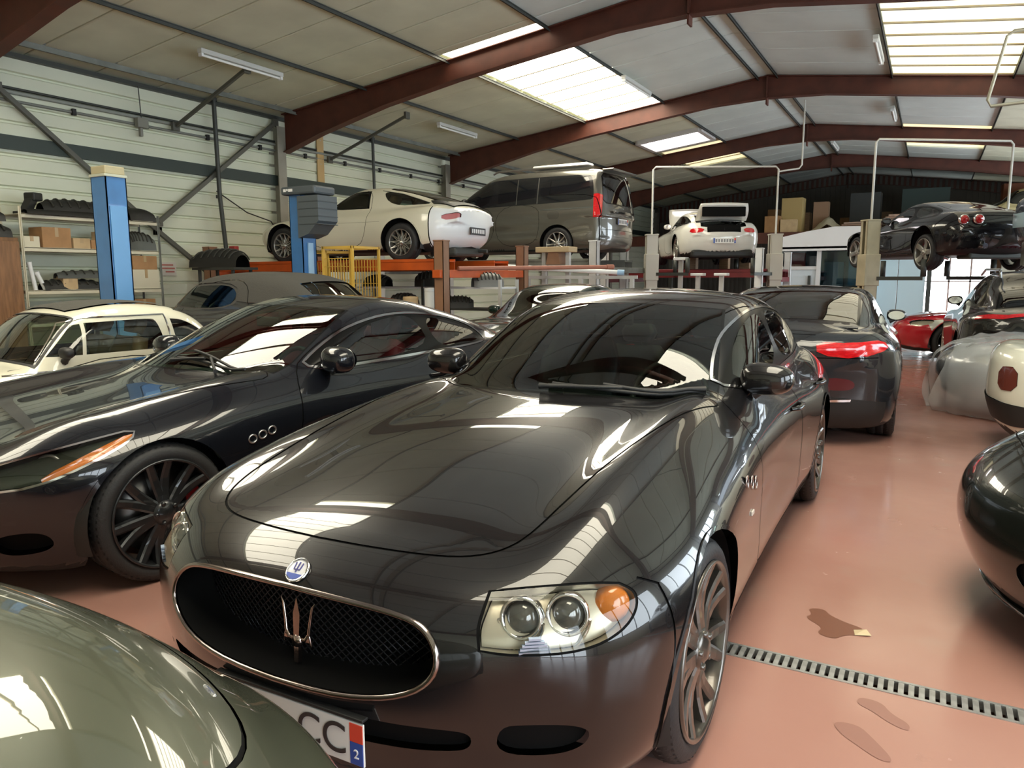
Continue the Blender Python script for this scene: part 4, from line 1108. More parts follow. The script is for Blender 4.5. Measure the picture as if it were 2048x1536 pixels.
def grand_tourer():
    PB = paint('ink', (.006, .007, .010))
    P = dict(zb=.13, sig=.05, r_top=.15, r_f=.12, r_r=.16,
        top=[(.90, .62), (.75, .69), (.5, .755), (.2, .805), (-.2, .855), (-.6, .90), (-1.0, .925), (-2.0, .93), (-2.9, .985), (-3.3, 1.01), (-3.7, .99), (-3.95, .93)],
        crown=[(.9, .10), (.4, .03), (-.4, .03), (-1, .05), (-3, .04), (-4, .08)],
        crest=[(-1.1, .55, .70, .17, .070), (-4.0, -2.2, .76, .16, .05)],
        w=[(.9, .82), (.5, .90), (.1, .95), (-.5, .935), (-1.4, .90), (-2.2, .915), (-2.94, .955), (-3.5, .92), (-3.98, .80)],
        sec=[(.12, .12), (.2, .045), (.34, .02), (.5, .010), (.66, .0), (.76, .012), (.86, .055), (.95, .11)],
        flare=[(0, .52, .55, .24, .03), (-2.942, .55, .58, .26, .035), (-1.4, .45, .6, .2, -.02)],
        nose=[(.10, .66), (.17, .78), (.3, .84), (.45, .885), (.55, .90), (.64, .88), (.72, .80)],
        tail=[(.1, -3.75), (.25, -3.88), (.5, -3.95), (.8, -3.98), (1.0, -3.96)],
        plan_f=(.50, 2.2), plan_r=(.40, 2.5),
        gh=dict(top=[(-.35, .80), (-.60, .935), (-.95, 1.09), (-1.3, 1.232), (-1.6, 1.325), (-1.95, 1.368), (-2.3, 1.352), (-2.7, 1.275), (-3.1, 1.18), (-3.5, 1.06), (-3.85, .93)],
                w=[(-.4, .74), (-1.0, .79), (-1.6, .80), (-2.4, .78), (-3.1, .70), (-3.7, .55)], zb=.93, tum=.34, tc=.45, xm=-2.0, cf=.42, cr=.25, crown=.11, r=.11, rj=.06))
    K = dict(xr=-3.3, xf=.28, zc=.48, ns=150, nv=90, rows=130)
    dlo = [(-.98, .925), (-1.25, 1.07), (-1.55, 1.185), (-1.95, 1.245), (-2.4, 1.225), (-2.8, 1.15), (-3.02, 1.05), (-3.0, .985), (-2.7, .96), (-2.0, .945)]
    w1 = [(-1.12, .945), (-1.32, 1.06), (-1.6, 1.165), (-1.95, 1.22), (-2.20, 1.215), (-2.28, .968)]
    w2 = [(-2.37, .972), (-2.29, 1.208), (-2.6, 1.165), (-2.85, 1.09), (-2.95, 1.03), (-2.92, .995), (-2.7, .98)]
    hl = [(.70, .53, .63), (.56, .68, .69), (.30, .835, .755), (.10, .89, .785), (.14, .905, .735), (.33, .875, .655), (.52, .775, .575), (.67, .61, .555)]
    amb = [(.11, .895, .782), (.30, .868, .715), (.50, .785, .62), (.50, .80, .578), (.30, .885, .660), (.14, .91, .738)]
    hood = [(.72, 0), (.70, .25), (.64, .42), (.45, .57), (.2, .66), (-.2, .735), (-.55, .77), (-.86, .765), (-.72, .5), (-.63, .2), (-.62, 0)]
    doors = [[(-.95, .92), (-.88, .62), (-.92, .30), (-1.02, .22), (-2.12, .22), (-2.25, .35), (-2.34, .7), (-2.34, .97), (-2.28, 1.235), (-1.95, 1.255), (-1.5, 1.18), (-1.2, 1.06)]]
    CH = MATS['window_chrome']
    root, sk, b = car('coupe_car', 'dark navy two-door coupe with amber-edged headlamp beside the black saloon', (-4.17, 2.376, .074, 0), P, K, dict(
        paint=PB, ws=(-.63, .73, -1.50, .55, .42), rw=(-3.6, .55, -2.55, .53, -.25), dlo=dlo, side=[(w1,), (w2,)], trim=CH, trimw=.018, hood=hood, doors=doors,
        trunk=[(-3.62, 0), (-3.60, .58), (-3.85, .55), (-3.9, 0)], sideglass=glass('smoked_glass', (.40, .43, .45)), wsglass=glass('green_screen_glass', (.60, .78, .66), .8),
        regions=[('headlight', smooth_poly(hl, 1), '3d', dict(mat=CLEAR)), ('grille', smooth_poly([(.88, 0, .62), (.85, .25, .60), (.80, .38, .53), (.79, .36, .40), (.82, .2, .34), (.83, 0, .33)], 1, False), '3d', dict(mat=SEAM, off=-.05, merge=True)),
                 ('side_intake', smooth_poly([(.62, .55, .36), (.48, .72, .38), (.44, .76, .28), (.6, .58, .25)], 3), '3d', dict(mat=SEAM, off=-.04)),
                 ('tail_light', smooth_poly([(-3.85, .5, .90), (-3.62, .82, .90), (-3.62, .86, .78), (-3.88, .56, .78)], 1), '3d', dict(mat=REDLAMP))],
        strokes=[('lamp_trim', smooth_poly(hl, 1), '3d', dict(width=.010, closed=True, mat=CHROME, off=.001, merge=False)), ('sill_line', [(-.42, .26), (-2.5, .26)], 'side', dict(width=.012, merge=False))],
        arches=[(0, .345, .375), (-2.942, .345, .375)],
        wheels=dict(xf=0, xr=-2.942, y=.94, yr=.95, R=.345, rim=.272, width=.25, style='twin', n=7, mat=DARKRIM, cal=mat('red_caliper', (.55, .012, .02), .3, coat=.6), rot=.3, steer=-.05),
        interior=dict(xs=-1.75, zs=.45, w=.76, leather=LEATHER_RED, dash_x=-.92, zdash=.90, rear_x=-2.45, bwid=.48, roof=1.33)))
    b.emit('lamp_bowl', b.mask('headlight'), mat('dark_lamp_bowl', (.05, .06, .045), .2, .6), root, off=-.03, merge=False)
    for sd in (1, -1):
        pts = smooth_poly(amb, 1); q = on_skin(sk, dens(pts, .02), '3d', -.012)[0]; q[:, 1] *= sd
        m = MB(); c = q.mean(0); m.add([tuple(c)]+[tuple(p) for p in q], [(0, i+1, (i+1) % len(q)+1) for i in range(len(q))], True); m.obj('indicator', AMBER, root)
        for i, x in enumerate((-.52, -.59, -.66)):
            p, nn = on_skin(sk, [(x, .625+i*.012)], 'side', .002); p = Vector(p[0]); p.y *= sd
            m = MB(); m.tube([(.026*math.cos(a), 0, .022*math.sin(a)) for a in np.linspace(0, 2*PI, 16)[:-1]], .005, 6, closed=True); o = m.obj('fender_vent', SATIN, root); o.location = p
        p, nn = on_skin(sk, [(-2.22, .80)], 'side', .0); p = Vector(p[0]); p.y *= sd
        m = MB(); m.tube([(.10, 0, 0), (.06, sd*.035, .004), (-.06, sd*.035, .004), (-.10, 0, 0)], [.009, .012, .012, .009], 8); o = m.obj('door_handle', PB, root); o.location = p
        mirror(root, -1.22, .83, .99, sd, PB, size=(.20, .22, .17), arm=.07)
        # headlamp projector
        e = empty('lamp_unit', (.44, sd*.745, .645)); e.parent = root; e.rotation_euler = (0, -.1, sd*.7)
        m = MB(); m.lathe([(.06, -.03), (.062, 0), (.05, .004), (.045, -.01), (.001, .015)], 22, 'x'); m.obj('projector_lens', mat('projector_glass', (.10, .10, .09), .05, coat=1.0), e)
    on = lambda pts, off=.014: [tuple(p) for p in on_skin(sk, pts, 'top', off)[0]]
    wiper(root, on([(-.70-.04*u, -.02+.62*u) for u in np.linspace(0, 1, 8)]), on([(-.64-.08*u, .05+.22*u) for u in np.linspace(0, 1, 6)]))
    wiper(root, on([(-.74-.05*u, -.62+.55*u) for u in np.linspace(0, 1, 8)]), on([(-.64-.10*u, -.48+.18*u) for u in np.linspace(0, 1, 6)]))
    m = MB(); m.bbox(-.012, .012, -.12, .12, -.035, .035, .01); o = m.obj('rear_view_mirror', BLACK, root); o.location = (-1.42, 0, 1.19)
    return root

def little_white():
    PW = paint('cream', (.62, .60, .48), rough=.3)
    P = dict(zb=.16, sig=.05, r_top=.16, r_f=.16, r_r=.2,
        top=[(.5, .60), (.35, .72), (.1, .80), (-.25, .87), (-1.0, .88), (-1.7, .87), (-2.1, .80), (-2.35, .66)], crown=.10,
        w=[(.5, .50), (.2, .60), (-.2, .65), (-1.2, .66), (-1.9, .64), (-2.4, .50)], sec=[(.16, .10), (.25, .02), (.5, 0), (.7, .01), (.8, .04), (.9, .08)],
        flare=[(0, .45, .35, .2, .02), (-1.84, .45, .35, .2, .02)],
        nose=[(.15, .42), (.3, .50), (.5, .52), (.65, .48), (.8, .36)], tail=[(.15, -2.28), (.3, -2.40), (.5, -2.43), (.7, -2.38), (.9, -2.2)], plan_f=(.5, 2.2), plan_r=(.6, 2.4),
        gh=dict(top=[(-.10, .72), (-.24, .87), (-.42, 1.06), (-.60, 1.22), (-.8, 1.295), (-1.2, 1.325), (-1.6, 1.295), (-1.9, 1.19), (-2.12, 1.0), (-2.3, .78)],
                w=[(-.1, .56), (-.5, .60), (-1.2, .62), (-1.8, .58), (-2.2, .46)], zb=.87, tum=.16, tc=.32, xm=-1.2, cf=.30, cr=.35, crown=.16, r=.13, rj=.04))
    K = dict(xr=-1.9, xf=.05, zc=.55, ns=80, nv=64, rows=80)
    dlo = [(-.36, .885), (-.60, 1.165), (-.76, 1.205), (-1.46, 1.205), (-1.60, 1.19), (-1.80, 1.115), (-1.98, .95), (-1.96, .90), (-1.4, .885)]
    root, sk, b = car('microcar', 'little cream-white microcar with a dark fabric roof by the shelving', (-6.55, 2.92, .02, -.03), P, K, dict(
        paint=PW, ws=(-.27, .50, -.62, .44, .3), rw=(-2.0, .36, -1.72, .40, -.35), dlo=dlo, pillar=PW, trim=None,
        side=[([(-.70, .915), (-.745, 1.165), (-1.30, 1.178), (-1.38, 1.16), (-1.42, .915)], (0, 1, 4)), ([(-.42, .915), (-.65, 1.15), (-.715, 1.16), (-.67, .915)], (0, 1, 2, 3)), ([(-1.54, .925), (-1.52, 1.165), (-1.66, 1.15), (-1.82, 1.06), (-1.93, .945)], (0, 1, 4))],
        regions=[('fabric_roof', [(-.72, 0), (-.72, .30), (-.80, .36), (-1.55, .36), (-1.66, .30), (-1.66, 0)], 'top', dict(mat=mat('dark_fabric', (.05, .048, .04), .85, bump=.3), off=.012, merge=True))],
        strokes=[('window_trim', [(-.36, .885), (-.60, 1.165), (-.76, 1.205), (-1.47, 1.205), (-1.49, .885)], 'side', dict(width=.012, mat=CHROME, off=.006, merge=False)),
                 ('belt_trim', [(-.1, .80), (-1.2, .815), (-2.1, .80)], 'side', dict(width=.014, mat=CHROME, off=.005, merge=False)),
                 ('screen_trim', win_poly(None, (-.255, .515, -.635, .455), .3)[:], 'top', dict(width=.018, mat=BLACK, off=.004, merge=True))],
        doors=[[(-.38, .86), (-.34, .30), (-1.40, .30), (-1.48, .5), (-1.50, .88)]], arches=[(0, .27, .29), (-1.84, .27, .29)],
        wheels=dict(xf=0, xr=-1.84, y=.62, R=.26, rim=.165, width=.13, style='disc', n=5, mat=SILVERRIM),
        interior=dict(xs=-1.0, zs=.45, w=.5, leather=LEATHER_TAN, dash_x=-.42, zdash=.85, bwid=.42, recl=.2, roof=1.28)))
    for sd in (1, -1):
        mirror(root, -.52, .60, .945, sd, BLACK, size=(.10, .15, .09), arm=.05)
        m = MB(); m.bar((-1.30, sd*.655, .76), (-1.18, sd*.672, .76), .02, .02); m.obj('door_handle', CHROME, root)
    return root

def old_coupe():
    PW = paint('oldwhite', (.66, .63, .50), rough=.3)
    BW = mat('bumper_lit', (.72, .74, .76), .35, coat=.4)  # whiter than the body: different light on the bumper put into its colour
    P = dict(zb=.16, sig=.05, r_top=.13, r_f=.14, r_r=.14,
        top=[(.95, .52), (.8, .62), (.4, .73), (0, .80), (-.5, .85), (-1.0, .87), (-2.0, .89), (-2.8, .94), (-3.2, .95), (-3.45, .90)], crown=.06,
        w=[(.9, .72), (.5, .84), (0, .89), (-.8, .88), (-1.6, .88), (-2.5, .93), (-3.1, .90), (-3.5, .80)], sec=[(.14, .10), (.25, .03), (.45, .0), (.62, .0), (.75, .015), (.85, .05), (.95, .11)],
        flare=[(0, .45, .5, .25, .025), (-2.5, .5, .5, .28, .03)],
        nose=[(.16, .72), (.3, .86), (.45, .93), (.55, .93), (.68, .80)], tail=[(.16, -3.1), (.26, -3.32), (.40, -3.46), (.58, -3.50), (.75, -3.46), (.88, -3.36), (1.0, -3.2)], plan_f=(.55, 2.4), plan_r=(.42, 2.6),
        gh=dict(top=[(-.40, .76), (-.62, .875), (-.95, 1.06), (-1.25, 1.20), (-1.55, 1.265), (-1.95, 1.27), (-2.4, 1.205), (-2.8, 1.11), (-3.1, 1.02), (-3.42, .87)],
                w=[(-.4, .70), (-1.0, .74), (-1.8, .75), (-2.5, .72), (-3.2, .62)], zb=.88, tum=.32, tc=.35, xm=-1.8, cf=.30, cr=.2, crown=.10, r=.10, rj=.07))
    K = dict(xr=-2.9, xf=.3, zc=.50, ns=100, nv=70, rows=100)
    PLD = mat('plate_dark', (.03, .03, .035), .4)
    root, sk, b = car('classic_coupe', 'old cream-white fastback coupe raised on the orange runway of a parking lift', (-10.139, 10.69, 1.507, 1.737), P, K, dict(
        paint=PW, ws=(-.62, .68, -1.22, .52, .3), rw=(-3.15, .56, -2.2, .54, -.2), dlo=[(-.78, .89), (-1.20, 1.145), (-1.40, 1.185), (-1.76, 1.19), (-1.79, .89)], dlo_keep=(3, 4),
        side=[([(-.84, .90), (-1.22, 1.13), (-1.42, 1.168), (-1.72, 1.172), (-1.75, .90)], (3, 4)), ([(-1.98, 1.185), (-2.40, 1.11), (-2.75, 1.01), (-2.92, .945), (-2.90, .925), (-2.22, .915)],)], rwglass=TINT,
        trim=None, doors=[[(-.72, .86), (-.62, .5), (-.70, .24), (-1.62, .24), (-1.78, .45), (-1.84, .9), (-1.80, 1.2), (-1.4, 1.2), (-1.1, 1.10)]],
        regions=[('rear_bumper', [(-3.02, .86, .90), (-3.02, .9, .2), (-3.4, .3, .16), (-3.5, 0, .16), (-3.5, 0, .87), (-3.3, .70, .88)], '3d', dict(mat=BW, merge=True)),
                 ('tail_light', smooth_poly([(-3.38, .48, .76), (-3.20, .78, .76), (-3.20, .79, .66), (-3.38, .50, .66)], 1), '3d', dict(mat=mat('faded_lamp', (.50, .16, .17), .3, coat=.6), off=-.015)),
                 ('hatch_spoiler', [(-3.34, 0), (-3.30, .55), (-3.0, .66), (-2.92, .62), (-3.2, .50), (-3.24, 0)], 'top', dict(mat=BLACK, off=.02, merge=True))],
        strokes=[('panel_gap', [(-3.02, .88), (-3.02, .2)], 'side', dict(width=.012)), ('crease', [(-.3, .66), (-2.1, .66)], 'side', dict(width=.006, mat=mat('crease', (.3, .28, .2), .6), off=-.001, merge=False)),
                 ('window_trim', [(-1.98, 1.185), (-2.40, 1.11), (-2.92, .945)], 'side', dict(width=.012, mat=BLACK, off=.003, merge=False))],
        arches=[(0, .32, .37), (-2.5, .325, .375)],
        wheels=dict(xf=0, xr=-2.5, y=.86, yr=.92, R=.315, rim=.215, width=.23, style='mesh', n=12, mat=SILVERRIM), 
        interior=dict(xs=-1.6, zs=.42, w=.72, leather=LEATHER_TAN, dash_x=-.9, zdash=.84, roof=1.24)))
    mirror(root, -.98, .75, .93, 1, BLACK, size=(.10, .16, .11), arm=.05)
    p, n = on_skin(sk, [(-3.52, .05, .50)], '3d', .004)
    e = empty('number_plate', (-3.505, .10, .50)); e.parent = root; e.rotation_euler = (0, 0, -PI/2)
    m = MB(); m.bbox(-.26, .26, 0, .012, -.06, .06, .003); m.obj('plate', PLD, e)
    for k in range(7): m = MB(); m.box(-.20+k*.065-.018, -.20+k*.065+.018, -.003, 0, -.032, .034); m.obj('figure', WHITE, e)
    m = MB(); m.tube([(-3.3, -.3, .20), (-3.46, -.3, .19)], .035, 10); m.obj('exhaust_pipe', DARKST, root)
    m = MB(); m.bbox(-3.3, -2.8, -.5, .5, .10, .24, .04); m.obj('silencer', DARKST, root)
    return root

def van():
    PG = paint('vangrey', (.12, .115, .10), metal=.55, rough=.3)
    P = dict(zb=.20, sig=.05, r_top=.12, r_f=.14, r_r=.10,
        top=[(.85, .80), (.6, .98), (.2, 1.09), (-.2, 1.14), (-.8, 1.15), (-4.2, 1.15)], crown=.06,
        w=[(.85, .84), (.4, .93), (0, .96), (-1, .965), (-3.2, .965), (-4.2, .93)], sec=[(.2, .06), (.32, .01), (.5, 0), (.75, .0), (.95, .005), (1.15, .02)], flare=[(0, .5, .5, .25, .015), (-3.2, .5, .5, .25, .02), (-1.7, .62, 1.2, .12, -.012)],
        nose=[(.2, .75), (.4, .86), (.6, .89), (.8, .85), (1.0, .6)], tail=[(.2, -4.14), (.3, -4.22), (.5, -4.25), (1.2, -4.23)], plan_f=(.40, 2.4), plan_r=(.12, 3.0),
        gh=dict(top=[(.2, .95), (-.1, 1.10), (-.5, 1.36), (-.9, 1.60), (-1.25, 1.78), (-1.6, 1.865), (-2.2, 1.90), (-3.4, 1.90), (-3.95, 1.875), (-4.1, 1.84), (-4.16, 1.70), (-4.21, 1.35), (-4.25, 1.05)], sig=.03,
                w=[(.1, .80), (-.8, .89), (-1.6, .925), (-3.6, .925), (-4.2, .90)], zb=1.13, tum=.13, tc=.12, xm=-2.0, cf=.35, cr=.10, crown=.07, r=.12, rj=.03))
    K = dict(xr=-3.6, xf=.2, zc=.85, ns=100, nv=76, rows=110)
    dk = TINT
    root, sk, b = car('van', 'dark grey passenger van with tinted windows raised on a parking lift', (-10.054, 15.417, 1.609, 1.823), P, K, dict(
        paint=PG, ws=(-.1, .80, -1.12, .70, .3), dlo=[(-.62, 1.17), (-1.0, 1.48), (-1.36, 1.70), (-1.7, 1.745), (-3.8, 1.735), (-3.95, 1.68), (-4.02, 1.24), (-3.9, 1.20), (-1.6, 1.16)], pillar=mat('tinted_band', (.012, .013, .015), .12, coat=.5),
        side=[([(-.78, 1.2), (-1.05, 1.43), (-1.38, 1.66), (-1.56, 1.69), (-1.54, 1.19)],), ([(-1.72, 1.19), (-1.74, 1.71), (-2.66, 1.71), (-2.66, 1.2)], (0, 1, 2, 3)), ([(-2.76, 1.21), (-2.76, 1.71), (-3.76, 1.70), (-3.88, 1.66), (-3.93, 1.27), (-3.85, 1.235)],)], sideglass=mat('black_window', (.008, .009, .011), .04, coat=1.0),
        doors=[[(-.70, 1.16), (-.62, .62), (-.66, .32), (-1.62, .32), (-1.66, 1.18)], [(-1.70, 1.17), (-1.70, .32), (-2.68, .32), (-2.80, .75), (-2.74, 1.18)]],
        rw=[(0, 1.75), (.60, 1.74), (.70, 1.66), (.76, 1.22), (.66, 1.16), (0, 1.15)], rw_kind='rear', rwglass=TINT,
        regions=[('tail_light', [(-4.20, .84, 1.34), (-4.02, .915, 1.34), (-4.02, .945, .86), (-4.18, .88, .86)], '3d', dict(mat=REDLAMP, off=.006)),
                 ('fuel_flap', smooth_poly([(-2.98, 1.02), (-3.26, 1.02), (-3.26, .85), (-2.98, .85)], 2), 'side', dict(mat=mat('fuel_flap_dark', (.05, .047, .04), .4))),
                 ('rear_bumper', [(-3.9, .95, .46), (-3.9, .95, .2), (-4.25, .4, .2), (-4.25, 0, .2), (-4.25, 0, .48), (-4.24, .6, .48)], '3d', dict(mat=PG, merge=True))],
        strokes=[('window_bar', [(-2.20, 1.19), (-2.20, 1.72)], 'side', dict(width=.02, mat=SATIN, off=.004, merge=False)), ('window_bar', [(-2.71, 1.19), (-2.71, 1.72)], 'side', dict(width=.022, mat=SATIN, off=.004, merge=False)),
                 ('slide_rail', [(-2.8, 1.05), (-4.0, 1.06)], 'side', dict(width=.03, mat=DARKST, off=.003, merge=False)), ('panel_gap', [(.86, .0), (.90, 1.7)], 'rear', dict(width=.014)),
                 ('bumper_step', [(-2.75, .44), (-2.66, .44)], 'side', dict(width=.01))],
        seams=[([(0, .62), (.85, .62)], 'rear'), ([(0, .48), (.88, .48)], 'rear')],
        arches=[(0, .34, .39), (-3.2, .345, .395)],
        wheels=dict(xf=0, xr=-3.2, y=.955, R=.345, rim=.245, width=.24, style='thin', n=10, mat=SILVERRIM),
        interior=dict(xs=-1.35, zs=.78, w=.85, leather=LEATHER_BLK, dash_x=-.6, zdash=1.15, rear_x=-2.6, roof=1.8)))
    for sd in (1, -1):
        m = MB(); m.tube([(-1.5, sd*.70, 1.885), (-1.6, sd*.70, 1.935), (-3.8, sd*.70, 1.935), (-3.9, sd*.70, 1.90)], .022, 8); m.obj('roof_rail', SATIN, root)
        mirror(root, -.92, .92, 1.25, sd, BLACK, size=(.14, .22, .24), arm=.08)
    m = MB(); m.bbox(-3.75, -2.45, .34, .66, 1.93, 2.0, .03); m.obj('awning_roll', mat('awning', (.6, .6, .56), .5), root)
    m = MB(); m.bbox(-4.32, -4.05, -.62, .62, 1.80, 1.845, .02); m.obj('roof_spoiler', PG, root)
    m = MB(); m.bar((-4.29, -.5, .98), (-4.29, .5, .98), .03, .05); m.obj('handle_bar', CHROME, root)
    number_plate(root, (-4.275, 0, .80), -PI/2, '#7', h=.12)
    return root

def generic(name, label, pose, col=None, pm=None, h=1.27, wb=2.5, fo=.95, ro=.95, w=.92, style='coupe', K=None, wheels=None, extra=None, **kw):
    """plainer modern car for the far rows; proportions from a handful of numbers"""
    PMt = pm or paint(name, col)
    b = .90 if h < 1.35 else (.95 if h < 1.5 else 1.05)
    b = kw.get('belt', b); xr = -wb-ro; R = kw.get('R', .335)
    hood = kw.get('hoodz', .74)
    P = dict(zb=kw.get('zb', .15), sig=.05, r_top=.14, r_f=.14, r_r=.13,
        top=[(fo, hood-.12), (fo-.15, hood-.03), (fo-.5, hood+.05), (0, hood+.09), (-.5, b-.02), (-1.0, b), (-wb, b+kw.get('deck', .05)), (xr+.25, b+kw.get('deck', .05)), (xr, b)], crown=kw.get('crown', .06),
        crest=kw.get('crest') if 'crest' in kw else [(-1.0, fo-.3, .70, .16, .03), (xr+.1, -wb+.7, .76, .15, kw.get('hip', .03))],
        w=[(fo, w-.12), (fo-.4, w-.04), (0, w), (-wb*.5, w-.02), (-wb, w+.02), (xr+.3, w-.03), (xr, w-.12)],
        sec=[(.14, .10), (.22, .03), (.4, .01), (.6, 0), (b-.12, .015), (b-.03, .06), (b+.06, .12)],
        flare=[(0, .5, .5, .25, .025), (-wb, .5, .5, .26, .03), (-wb*.5, .5, .5, .2, -.015)],
        nose=[(.12, fo-.2), (.25, fo-.06), (.45, fo), (.6, fo-.02), (.75, fo-.16)], tail=kw.get('tail') or [(.12, xr+.22), (.3, xr+.06), (.55, xr), (b-.15, xr+.01), (b+.05, xr+.05)],
        plan_f=(.45, 2.3), plan_r=(.34, 2.6),
        gh=dict(top=kw.get('gtop') or [(-.38, b-.12), (-.60, b+.01), (-.95, b+.17), (-1.30, h-.075), (-1.6, h-.01), (-1.95, h), (-2.4, h-.05), (-2.8, h-.15), (xr+.55, b+.14), (xr+.25, b+.03), (xr+.1, b-.06)],
                w=[(-.4, w-.18), (-1.0, w-.15), (-1.8, w-.14), (-wb, w-.18), (xr+.3, w-.30)], zb=b, tum=kw.get('tum', .32), tc=.35, xm=-1.9, cf=.35, cr=kw.get('gcr', .25), crown=.10, r=.10, rj=.05))
    k = dict(xr=xr+.55, xf=fo-.6, zc=.5 if h < 1.5 else .6, ns=84, nv=58, rows=90); k.update(K or {})
    ht = h-.10
    dlo = kw.get('dlo') or [(-.95, b+.005), (-1.25, ht-.09), (-1.5, ht-.01), (-1.9, ht+.005), (-2.3, ht-.03), (-2.65, ht-.12), (-2.80, b+.06), (-2.7, b+.03), (-2.0, b+.015)]
    side = kw.get('side') or [([(-1.05, b+.02), (-1.3, ht-.10), (-1.52, ht-.03), (-1.88, ht-.018), (-1.92, b+.035)],), ([(-2.0, b+.038), (-1.97, ht-.02), (-2.28, ht-.055), (-2.58, ht-.13), (-2.70, b+.065)],)]
    O = dict(paint=PMt, ws=(-.62, w-.20, -1.28, w-.38, .35), dlo=dlo, side=side, rw=kw.get('rw', (xr+.42, .56, -2.35, .52, -.25)),
             doors=kw.get('doors', [[(-.92, b), (-.84, .6), (-.9, .26), (-1.9, .26), (-2.02, .5), (-2.02, b+.03), (-1.97, ht), (-1.5, ht), (-1.2, ht-.1)]]),
             hood=[(fo-.22, 0), (fo-.25, .4), (fo-.4, .58), (0, .66), (-.6, .72), (-.85, w-.19), (-.70, .4), (-.60, 0)],
             arches=[(0, R, R+.035), (-wb, R, R+.035)],
             wheels=dict(xf=0, xr=-wb, y=w-.02, yr=w, R=R, rim=.255, width=.24, style='thin', n=10, mat=SILVERRIM))
    O['wheels'].update(wheels or {})
    lampz = hood-.03
    hl = [(fo-.24, w-.42, lampz-.03), (fo-.42, w-.22, lampz+.01), (fo-.62, w-.06, lampz+.02), (fo-.55, w-.05, lampz-.07), (fo-.3, w-.3, lampz-.13)]
    O['regions'] = [('headlight', smooth_poly(hl, 1), '3d', dict(mat=CLEAR)),
                    ('front_grille', smooth_poly([(fo, 0, .40), (fo-.04, .3, .39), (fo-.12, .48, .34), (fo-.14, .46, .24), (fo-.06, .2, .2), (fo-.05, 0, .2)], 1, False), '3d', dict(mat=SEAM, off=-.05, merge=True))]
    if extra and extra.pop('regions_only', False): O['regions'] = []
    if extra: 
        for k2, v in extra.items():
            if k2 in ('regions', 'strokes', 'seams') and k2 in O: O[k2] = O[k2]+v if v else []
            else: O[k2] = v
    if 'interior' not in O: O['interior'] = dict(xs=-1.65, zs=.42 if h < 1.4 else .6, w=w*.8, leather=LEATHER_BLK, dash_x=-.95, zdash=b-.03, rear_x=-2.35 if (h > 1.33 and wb > 2.4) else None, roof=h)
    root, sk, bd = car(name, label, pose, P, k, O)
    if any(r[0] == 'headlight' for r in O['regions']): bd.emit('lamp_bowl', bd.mask('headlight'), mat('lamp_bowl', (.42, .38, .31), .22, .85), root, off=-.03, merge=False)
    if kw.get('mirrors', True):
        for sd in (1, -1): mirror(root, -1.15, w-.12, b+.07, sd, PMt, size=(.14, .20, .13), arm=.07)
    return root, sk, bd
grand_tourer(); little_white(); old_coupe(); van()
# ------------------------------------------------------------------ cars farther back and at the frame's edges
def rear_car():
    tail = [(.12, -3.72), (.3, -3.86), (.5, -3.90), (.75, -3.92), (.92, -3.94), (1.05, -3.86)]
    lamp = smooth_poly([(-3.95, .34, .985), (-3.90, .70, 1.0), (-3.62, .93, .995), (-3.60, .95, .90), (-3.88, .76, .845), (-3.97, .36, .86)], 1)
    PM = paint('graphite', (.022, .024, .028), metal=.3)
    root, sk, b = generic('fastback_car', 'dark graphite fastback with wide red tail lamps parked behind the black saloon', (-1.27, 10.75, 3.11, 0), pm=PM, h=1.40, wb=2.93, fo=.90, ro=.98, w=.955,
        belt=.98, deck=.06, tail=tail, gtop=[(-.38, .86), (-.60, .99), (-.95, 1.13), (-1.30, 1.28), (-1.65, 1.375), (-2.0, 1.40), (-2.5, 1.375), (-2.9, 1.30), (-3.25, 1.19), (-3.6, 1.07), (-3.8, .98)], rw=(-3.48, .60, -2.62, .56, -.25), tum=.36,
        dlo=[(-.98, .985), (-1.28, 1.14), (-1.6, 1.26), (-2.0, 1.30), (-2.5, 1.27), (-2.95, 1.18), (-3.1, 1.08), (-2.9, 1.03), (-2.0, 1.0)],
        side=[([(-1.1, 1.005), (-1.35, 1.14), (-1.62, 1.235), (-1.95, 1.275), (-1.97, 1.02)],), ([(-2.05, 1.02), (-2.03, 1.275), (-2.45, 1.25), (-2.88, 1.165), (-3.0, 1.085), (-2.85, 1.045)],)],
        wheels=dict(mat=DARKRIM), R=.35,
        extra=dict(regions=[('tail_light', lamp, '3d', dict(mat=REDLAMP, off=.006)), ('rear_valance', [(-3.9, 0, .46), (-3.88, .5, .46), (-3.55, .90, .40), (-3.5, .90, .16), (-3.8, .4, .14), (-3.8, 0, .14)], '3d', dict(mat=BLACK, merge=True)),
                            ('rear_reflector', smooth_poly([(-3.9, .38, .64), (-3.84, .72, .63), (-3.84, .74, .52), (-3.9, .38, .52)], 2), '3d', dict(mat=mat('recess_reflection', (.07, .008, .012), .2, coat=.6)))],  # rear recess, its dark red reflection put into the colour
                   strokes=[('tail_chrome', [(-3.9, .40, .42), (-3.84, .70, .42)], '3d', dict(width=.022, mat=CHROME, off=.012, merge=False))], seams=[([(0, 1.0), (.3, .99)], 'rear'), ([(0, .80), (.80, .80)], 'rear')]))
    m = MB(); m.tube([(-3.55, y, 1.055-.02*abs(y)) for y in np.linspace(-.62, .62, 9)], .012, 6); m.obj('lip_spoiler', PM, root)
    number_plate(root, (-3.925, 0, .585), -PI/2, '#7', h=.11)
    m = MB(); m.box(-3.3, -3.1, -.5, .5, .98, 1.02); m.obj('parcel_shelf', LEATHER_RED, root)
rear_car()

